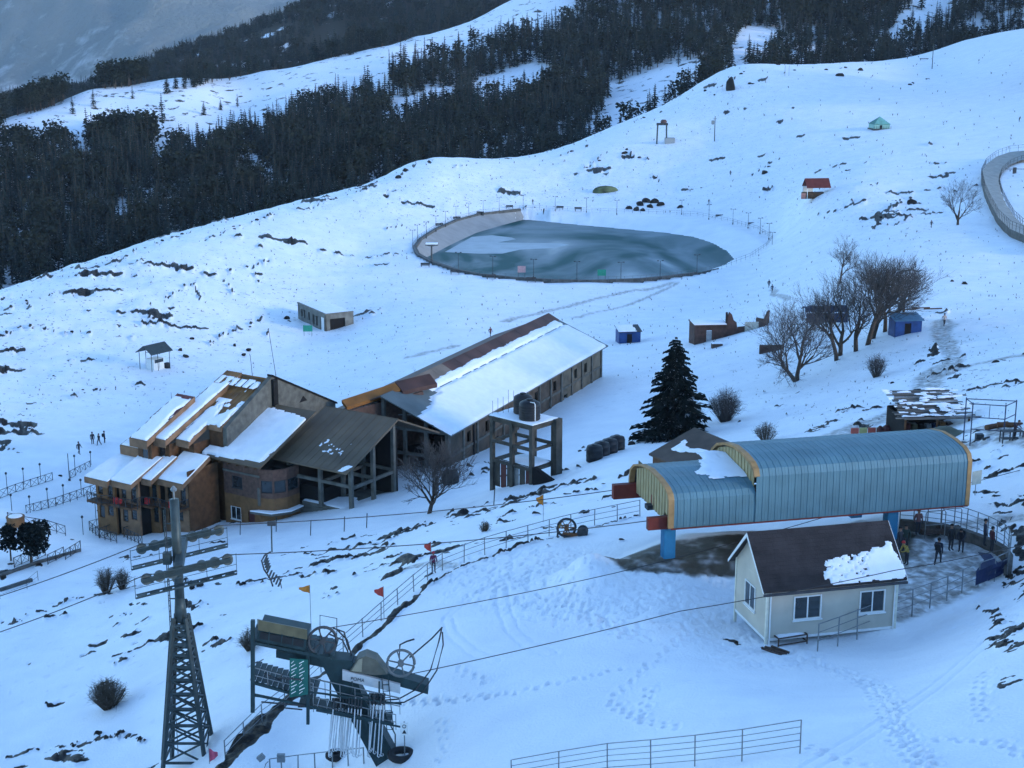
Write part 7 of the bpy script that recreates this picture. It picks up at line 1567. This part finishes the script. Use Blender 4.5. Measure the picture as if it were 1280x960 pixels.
for a, b_, w_ in ((850,260,12),(506,214,12),(498,222,10),(450,234,12),(465,232,10),(781,192,10),(358,398,10),(75,596,9),(240,424,8),(293,432,9),(311,438,9),(305,444,8),(226,438,9),(232,446,11),(1245,455,16),(1257,452,7),(1116,480,10),(1190,352,8),(1050,95,12),(1075,88,10),(250,732,12),(240,735,8),(725,565,8),(790,556,14),(800,552,10),(1206,355,10),(973,60,8)):
    rock(a,b_,w_,.6)
rgr = random.Random(77); cnt = 0
for h, pl in LEDGES:
    q = [G(*a) for a in pl]
    for a, b_ in zip(q[:-1], q[1:]):
        for k in range(max(1, int((b_-a).length/(4.0 if a.y < 160 else 9.0)))):
            if cnt > 215: break
            c = a.lerp(b_, rgr.random())+Vector((rgr.gauss(0,h), rgr.gauss(0,h), 0)); c.z = GZ(c.x,c.y); D = proj(c.x,c.y,c.z)[2]
            rock(0,0,rgr.uniform(3.0,7.0),rgr.uniform(.35,.7),'small dark stone on one of the broken earth ledges','stones on the ledges',c); cnt += 1
# dry tufts poking through the snow: too many to count
tm = MB(); rgt = np.random.default_rng(5)
cand = np.argwhere((TUFT > .25) & (PXg > -10) & (PXg < 1290) & (PYg > 60) & (PYg < 700) & (BARE < .3)); rgt.shuffle(cand)
for i, j in cand[:2600]:
    x_, y_, z_, D = GX[i,j], GY[i,j], ZG[i,j], Dg[i,j]; s = D/FPX*rgt.uniform(1.2,3.2)
    for k in range(3):
        a = rgt.uniform(0,6.28); w_ = s*.18; tm.add([(x_-math.sin(a)*w_,y_+math.cos(a)*w_,z_-.1),(x_+math.sin(a)*w_,y_-math.cos(a)*w_,z_-.1),(x_+math.cos(a)*s*.5,y_+math.sin(a)*s*.5,z_+s*rgt.uniform(.6,1.2))],[(0,1,2)])
ob = tm.build('dry_tufts', mat('dry_grass',(.07,.055,.035),.95,.4,1)); tag(ob,'dry grass tufts poking through the snow','grass',None,'stuff')

# ================================================================ PEOPLE
def body_mesh(pose):
    J = {'pel':(0,0,.95),'waist':(0,0,1.1),'chest':(0,.01,1.33),'neck':(0,0,1.48),'head0':(0,.0,1.56),'head1':(0,-.015,1.66),'head2':(0,0,1.73)}
    for s, n_ in ((-1,'l'),(1,'r')):
        J['hip'+n_]=(s*.1,0,.9); J['knee'+n_]=(s*.11,-.02,.5); J['ank'+n_]=(s*.11,.02,.09); J['toe'+n_]=(s*.13,-.16,.04); J['sho'+n_]=(s*.2,.01,1.42); J['elb'+n_]=(s*.27,.03,1.13); J['wri'+n_]=(s*.28,-.05,.9); J['palm'+n_]=(s*.28,-.08,.82)
    if pose == 'walk':
        J['kneel']=(-.11,-.2,.55); J['ankl']=(-.11,-.22,.12); J['toel']=(-.12,-.4,.09); J['kneer']=(.11,.08,.5); J['ankr']=(.11,.33,.16); J['toer']=(.12,.22,.04); J['elbl']=(-.27,.16,1.16); J['wril']=(-.27,.1,.93); J['palml']=(-.27,.06,.86); J['elbr']=(.27,-.1,1.15); J['wrir']=(.25,-.28,1.0); J['palmr']=(.25,-.35,.96)
    if pose == 'bend':
        J['chest']=(0,-.16,1.28); J['neck']=(0,-.26,1.4); J['head0']=(0,-.3,1.46); J['head1']=(0,-.34,1.54); J['head2']=(0,-.35,1.6)
        for s, n_ in ((-1,'l'),(1,'r')): J['sho'+n_]=(s*.2,-.2,1.36); J['elb'+n_]=(s*.25,-.3,1.1); J['wri'+n_]=(s*.15,-.48,1.02); J['palm'+n_]=(s*.12,-.56,1.02)
    Rr = {'pel':.15,'waist':.145,'chest':.17,'neck':.065,'head0':.085,'head1':.105,'head2':.085,'hip':.1,'knee':.07,'ank':.055,'toe':.045,'sho':.085,'elb':.055,'wri':.04,'palm':.04}
    ks = list(J); V = [J[k] for k in ks]; ix = {k:i for i,k in enumerate(ks)}; E = [('pel','waist'),('waist','chest'),('chest','neck'),('neck','head0'),('head0','head1'),('head1','head2')]
    rad = [next(Rr[q] for q in (k, k[:-1]) if q in Rr) for k in ks]
    for n_ in 'lr': E += [('pel','hip'+n_),('hip'+n_,'knee'+n_),('knee'+n_,'ank'+n_),('ank'+n_,'toe'+n_),('chest','sho'+n_),('sho'+n_,'elb'+n_),('elb'+n_,'wri'+n_),('wri'+n_,'palm'+n_)]
    E = [(ix[a],ix[b_]) for a,b_ in E]
    for s, n_ in ((-1,'l'),(1,'r')):
        a = Vector(J['palm'+n_]); d = (a-Vector(J['wri'+n_])).normalized()
        for f in range(5):
            off = Vector((s*(-.012 if f == 4 else 0), (f-1.5)*.022 if f < 4 else -.045, 0)); b1 = a+off+d*.045*(1 if f < 4 else .3); b2 = b1+d*(.035,.042,.038,.028,.03)[f]+Vector((-s*.012,0,0)); i0 = len(V); V += [tuple(b1), tuple(b2)]; rad += [.011,.009]; E += [(ix['palm'+n_],i0),(i0,i0+1)]
    me = bpy.data.meshes.new('body'); me.from_pydata(V, E, []); o_ = bpy.data.objects.new('body', me); COL.objects.link(o_)
    md = o_.modifiers.new('skin','SKIN'); sv = me.skin_vertices[0].data
    for i, r_ in enumerate(rad): sv[i].radius = (r_, r_*(.8 if i in (ix['chest'],ix['waist'],ix['pel']) else 1)); sv[i].use_root = (i == 0)
    sb = o_.modifiers.new('sub','SUBSURF'); sb.levels = sb.render_levels = 1
    bpy.context.view_layer.update(); dg = bpy.context.evaluated_depsgraph_get(); nm = bpy.data.meshes.new_from_object(o_.evaluated_get(dg)); bpy.data.objects.remove(o_); nm.polygons.foreach_set('use_smooth',[True]*len(nm.polygons)); nm.materials.clear()
    return nm
pm = bpy.data.materials.new('clothed_figure'); pm.use_nodes = True; n = pm.node_tree; L = n.links; b = n.nodes['Principled BSDF']; b.inputs['Roughness'].default_value = .8
oi = n.nodes.new('ShaderNodeObjectInfo'); tc = n.nodes.new('ShaderNodeTexCoord'); sx = n.nodes.new('ShaderNodeSeparateXYZ'); L.new(tc.outputs['Object'], sx.inputs[0])
def stepc(th): q = n.nodes.new('ShaderNodeMath'); q.operation = 'GREATER_THAN'; L.new(sx.outputs['Z'], q.inputs[0]); q.inputs[1].default_value = th; return q.outputs[0]
def mixc(f, a, c):
    q = n.nodes.new('ShaderNodeMix'); q.data_type = 'RGBA'; L.new(f, q.inputs[0])
    for s, i in ((a,6),(c,7)):
        if isinstance(s, tuple): q.inputs[i].default_value = s
        else: L.new(s, q.inputs[i])
    return q.outputs[2]
c_ = mixc(stepc(.12), (.015,.013,.012,1), (.022,.024,.032,1)); c_ = mixc(stepc(.93), c_, oi.outputs['Color']); c_ = mixc(stepc(1.49), c_, (.28,.16,.11,1)); L.new(c_, b.inputs['Base Color'])
BODY = {k: body_mesh(k) for k in ('stand','walk','bend')}
for m_ in BODY.values(): m_.materials.append(pm)
HAIRM = mat('dark_hair',(.012,.01,.01),.8,.2,5)
def hair_mesh():
    bm = bmesh.new(); bmesh.ops.create_icosphere(bm, subdivisions=2, radius=.125)
    bmesh.ops.delete(bm, geom=[v for v in bm.verts if v.co.z < -.03 and v.co.y < .03], context='VERTS'); me = bpy.data.meshes.new('hair'); bm.to_mesh(me); bm.free(); me.materials.append(HAIRM); return me
HAIR = hair_mesh()
def face_mesh():
    mb = MB()
    for s in (-1,1): mb.box(s*.04-.012,s*.04+.012,-.125,-.105,1.655,1.668)
    mb.box(-.028,.028,-.12,-.1,1.585,1.593); mb.add([(-.014,-.112,1.61),(.014,-.112,1.61),(0,-.14,1.615),(0,-.112,1.65)],[(0,1,2),(0,2,3),(2,1,3)]); o_ = mb.build('face', HAIRM); me = o_.data; bpy.data.objects.remove(o_); return me
FACE = face_mesh()
def person(px, py, rz, jacket, label, pose='stand', h=1.72, zfix=None, bag=None, hat=None):
    p = PZ(px, py, zfix) if zfix is not None else G(px, py)
    t = thing('person', label, 'person', p, rz); t.scale = (h/1.75,)*3; o_ = put('body', BODY[pose], t); o_.color = (*jacket,1)
    hy, hz_ = (-.345,1.6) if pose == 'bend' else (0,1.70)
    hh = put('hair', HAIR, t, (0,hy+.01,hz_)); put('face', FACE, t, (0,hy,hz_-1.70))
    if hat: ob = MB().lathe((0,hy,hz_),[(.125,-.01),(.13,.05),(.09,.12),(.03,.15)],12).build('woolly_hat', mat('hat_%d'%int(px),hat,.85), t, True)
    if bag: MB().box(-.17,.17,.12,.32,1.0,1.45).build('backpack', bag, t, bevel=.05)
    return t
K = (.016,.017,.024)
person(1172,706,2.6,(.012,.014,.03),'person in dark clothes standing in the middle of the boarding yard','walk',1.75,28.0,BLACKP); person(1188,688,.4,(.02,.02,.022),'person in a black coat at the rear of the yard','stand',1.75,28.0); person(1201,690,-.5,K,'person in black leaning by the yard kerb','bend',1.72,28.0,BLACKP)
person(1230,682,1.4,(.02,.022,.04),'person in a dark hooded coat behind the curved railing','stand',1.75,28.7); person(1239,690,1.8,(.06,.012,.018),'person in a maroon coat beyond the curved railing','stand',1.65,28.7)
person(1133,706,-1.2,(.32,.22,.05),'person in a mustard jacket at the cabin corner','bend',1.65,28.0,None,(.4,.03,.03)); person(1124,692,.8,(.02,.022,.03),'person in dark clothes behind the cabin roof edge','stand',1.78,28.0); person(1131,688,-.3,(.015,.03,.025),'second dark figure behind the cabin','stand',1.7,28.0); person(1147,668,.2,(.14,.07,.07),'person in a brown coat under the station roof','stand',1.7,28.2)
person(542,716,.3,(.10,.012,.05),'person in a maroon jacket by the long railing','stand',1.5,None,None,(.3,.03,.05)); person(697,672,1.2,(.42,.22,.05),'person in an orange jacket bending by the winch','bend',1.35,None,None,(.05,.06,.15))
person(116,556,.5,K,'person in dark clothes in the small group on the snow','stand',1.75); person(124,557,-.6,K,'person in the middle of the small group on the snow','walk',1.65); person(131,555,2.0,K,'taller person at the end of the small group on the snow','stand',1.8,None,BLACKP); person(99,568,1.0,(.05,.05,.055),'person walking alone on the snow beyond the terrace','walk',1.7)
person(1180,408,.1,(.45,.35,.3),'person in a pale jacket on the trodden path','walk',1.75); person(961,360,.3,K,'person in dark clothes walking downhill from the pond','walk',1.75); person(965,366,.3,(.02,.03,.06),'second walker just below on the slope near the pond','walk',1.7)
person(666,256,1.0,K,'person walking on the far rim of the pond','walk',1.75); person(613,421,.5,(.10,.02,.02),'person walking behind the long hall ridge','walk',1.75); person(1125,390,.2,K,'person in dark clothes among the bare trees','stand',1.72); person(1274,152,.4,K,'skier figure alone on the upper slope','bend',1.75)
person(960,240,.2,K,'person walking below the red roofed hut','walk',1.75); person(886,256,.8,K,'person walking above the pond lamps','walk',1.75); person(913,220,.1,K,'person on the slope between pond and crest','walk',1.75); person(1268,548,.7,(.03,.02,.03),'person sitting hunched near the steel table','bend',1.6); person(1164,285,.4,K,'person walking near the lone bare tree','walk',1.7)
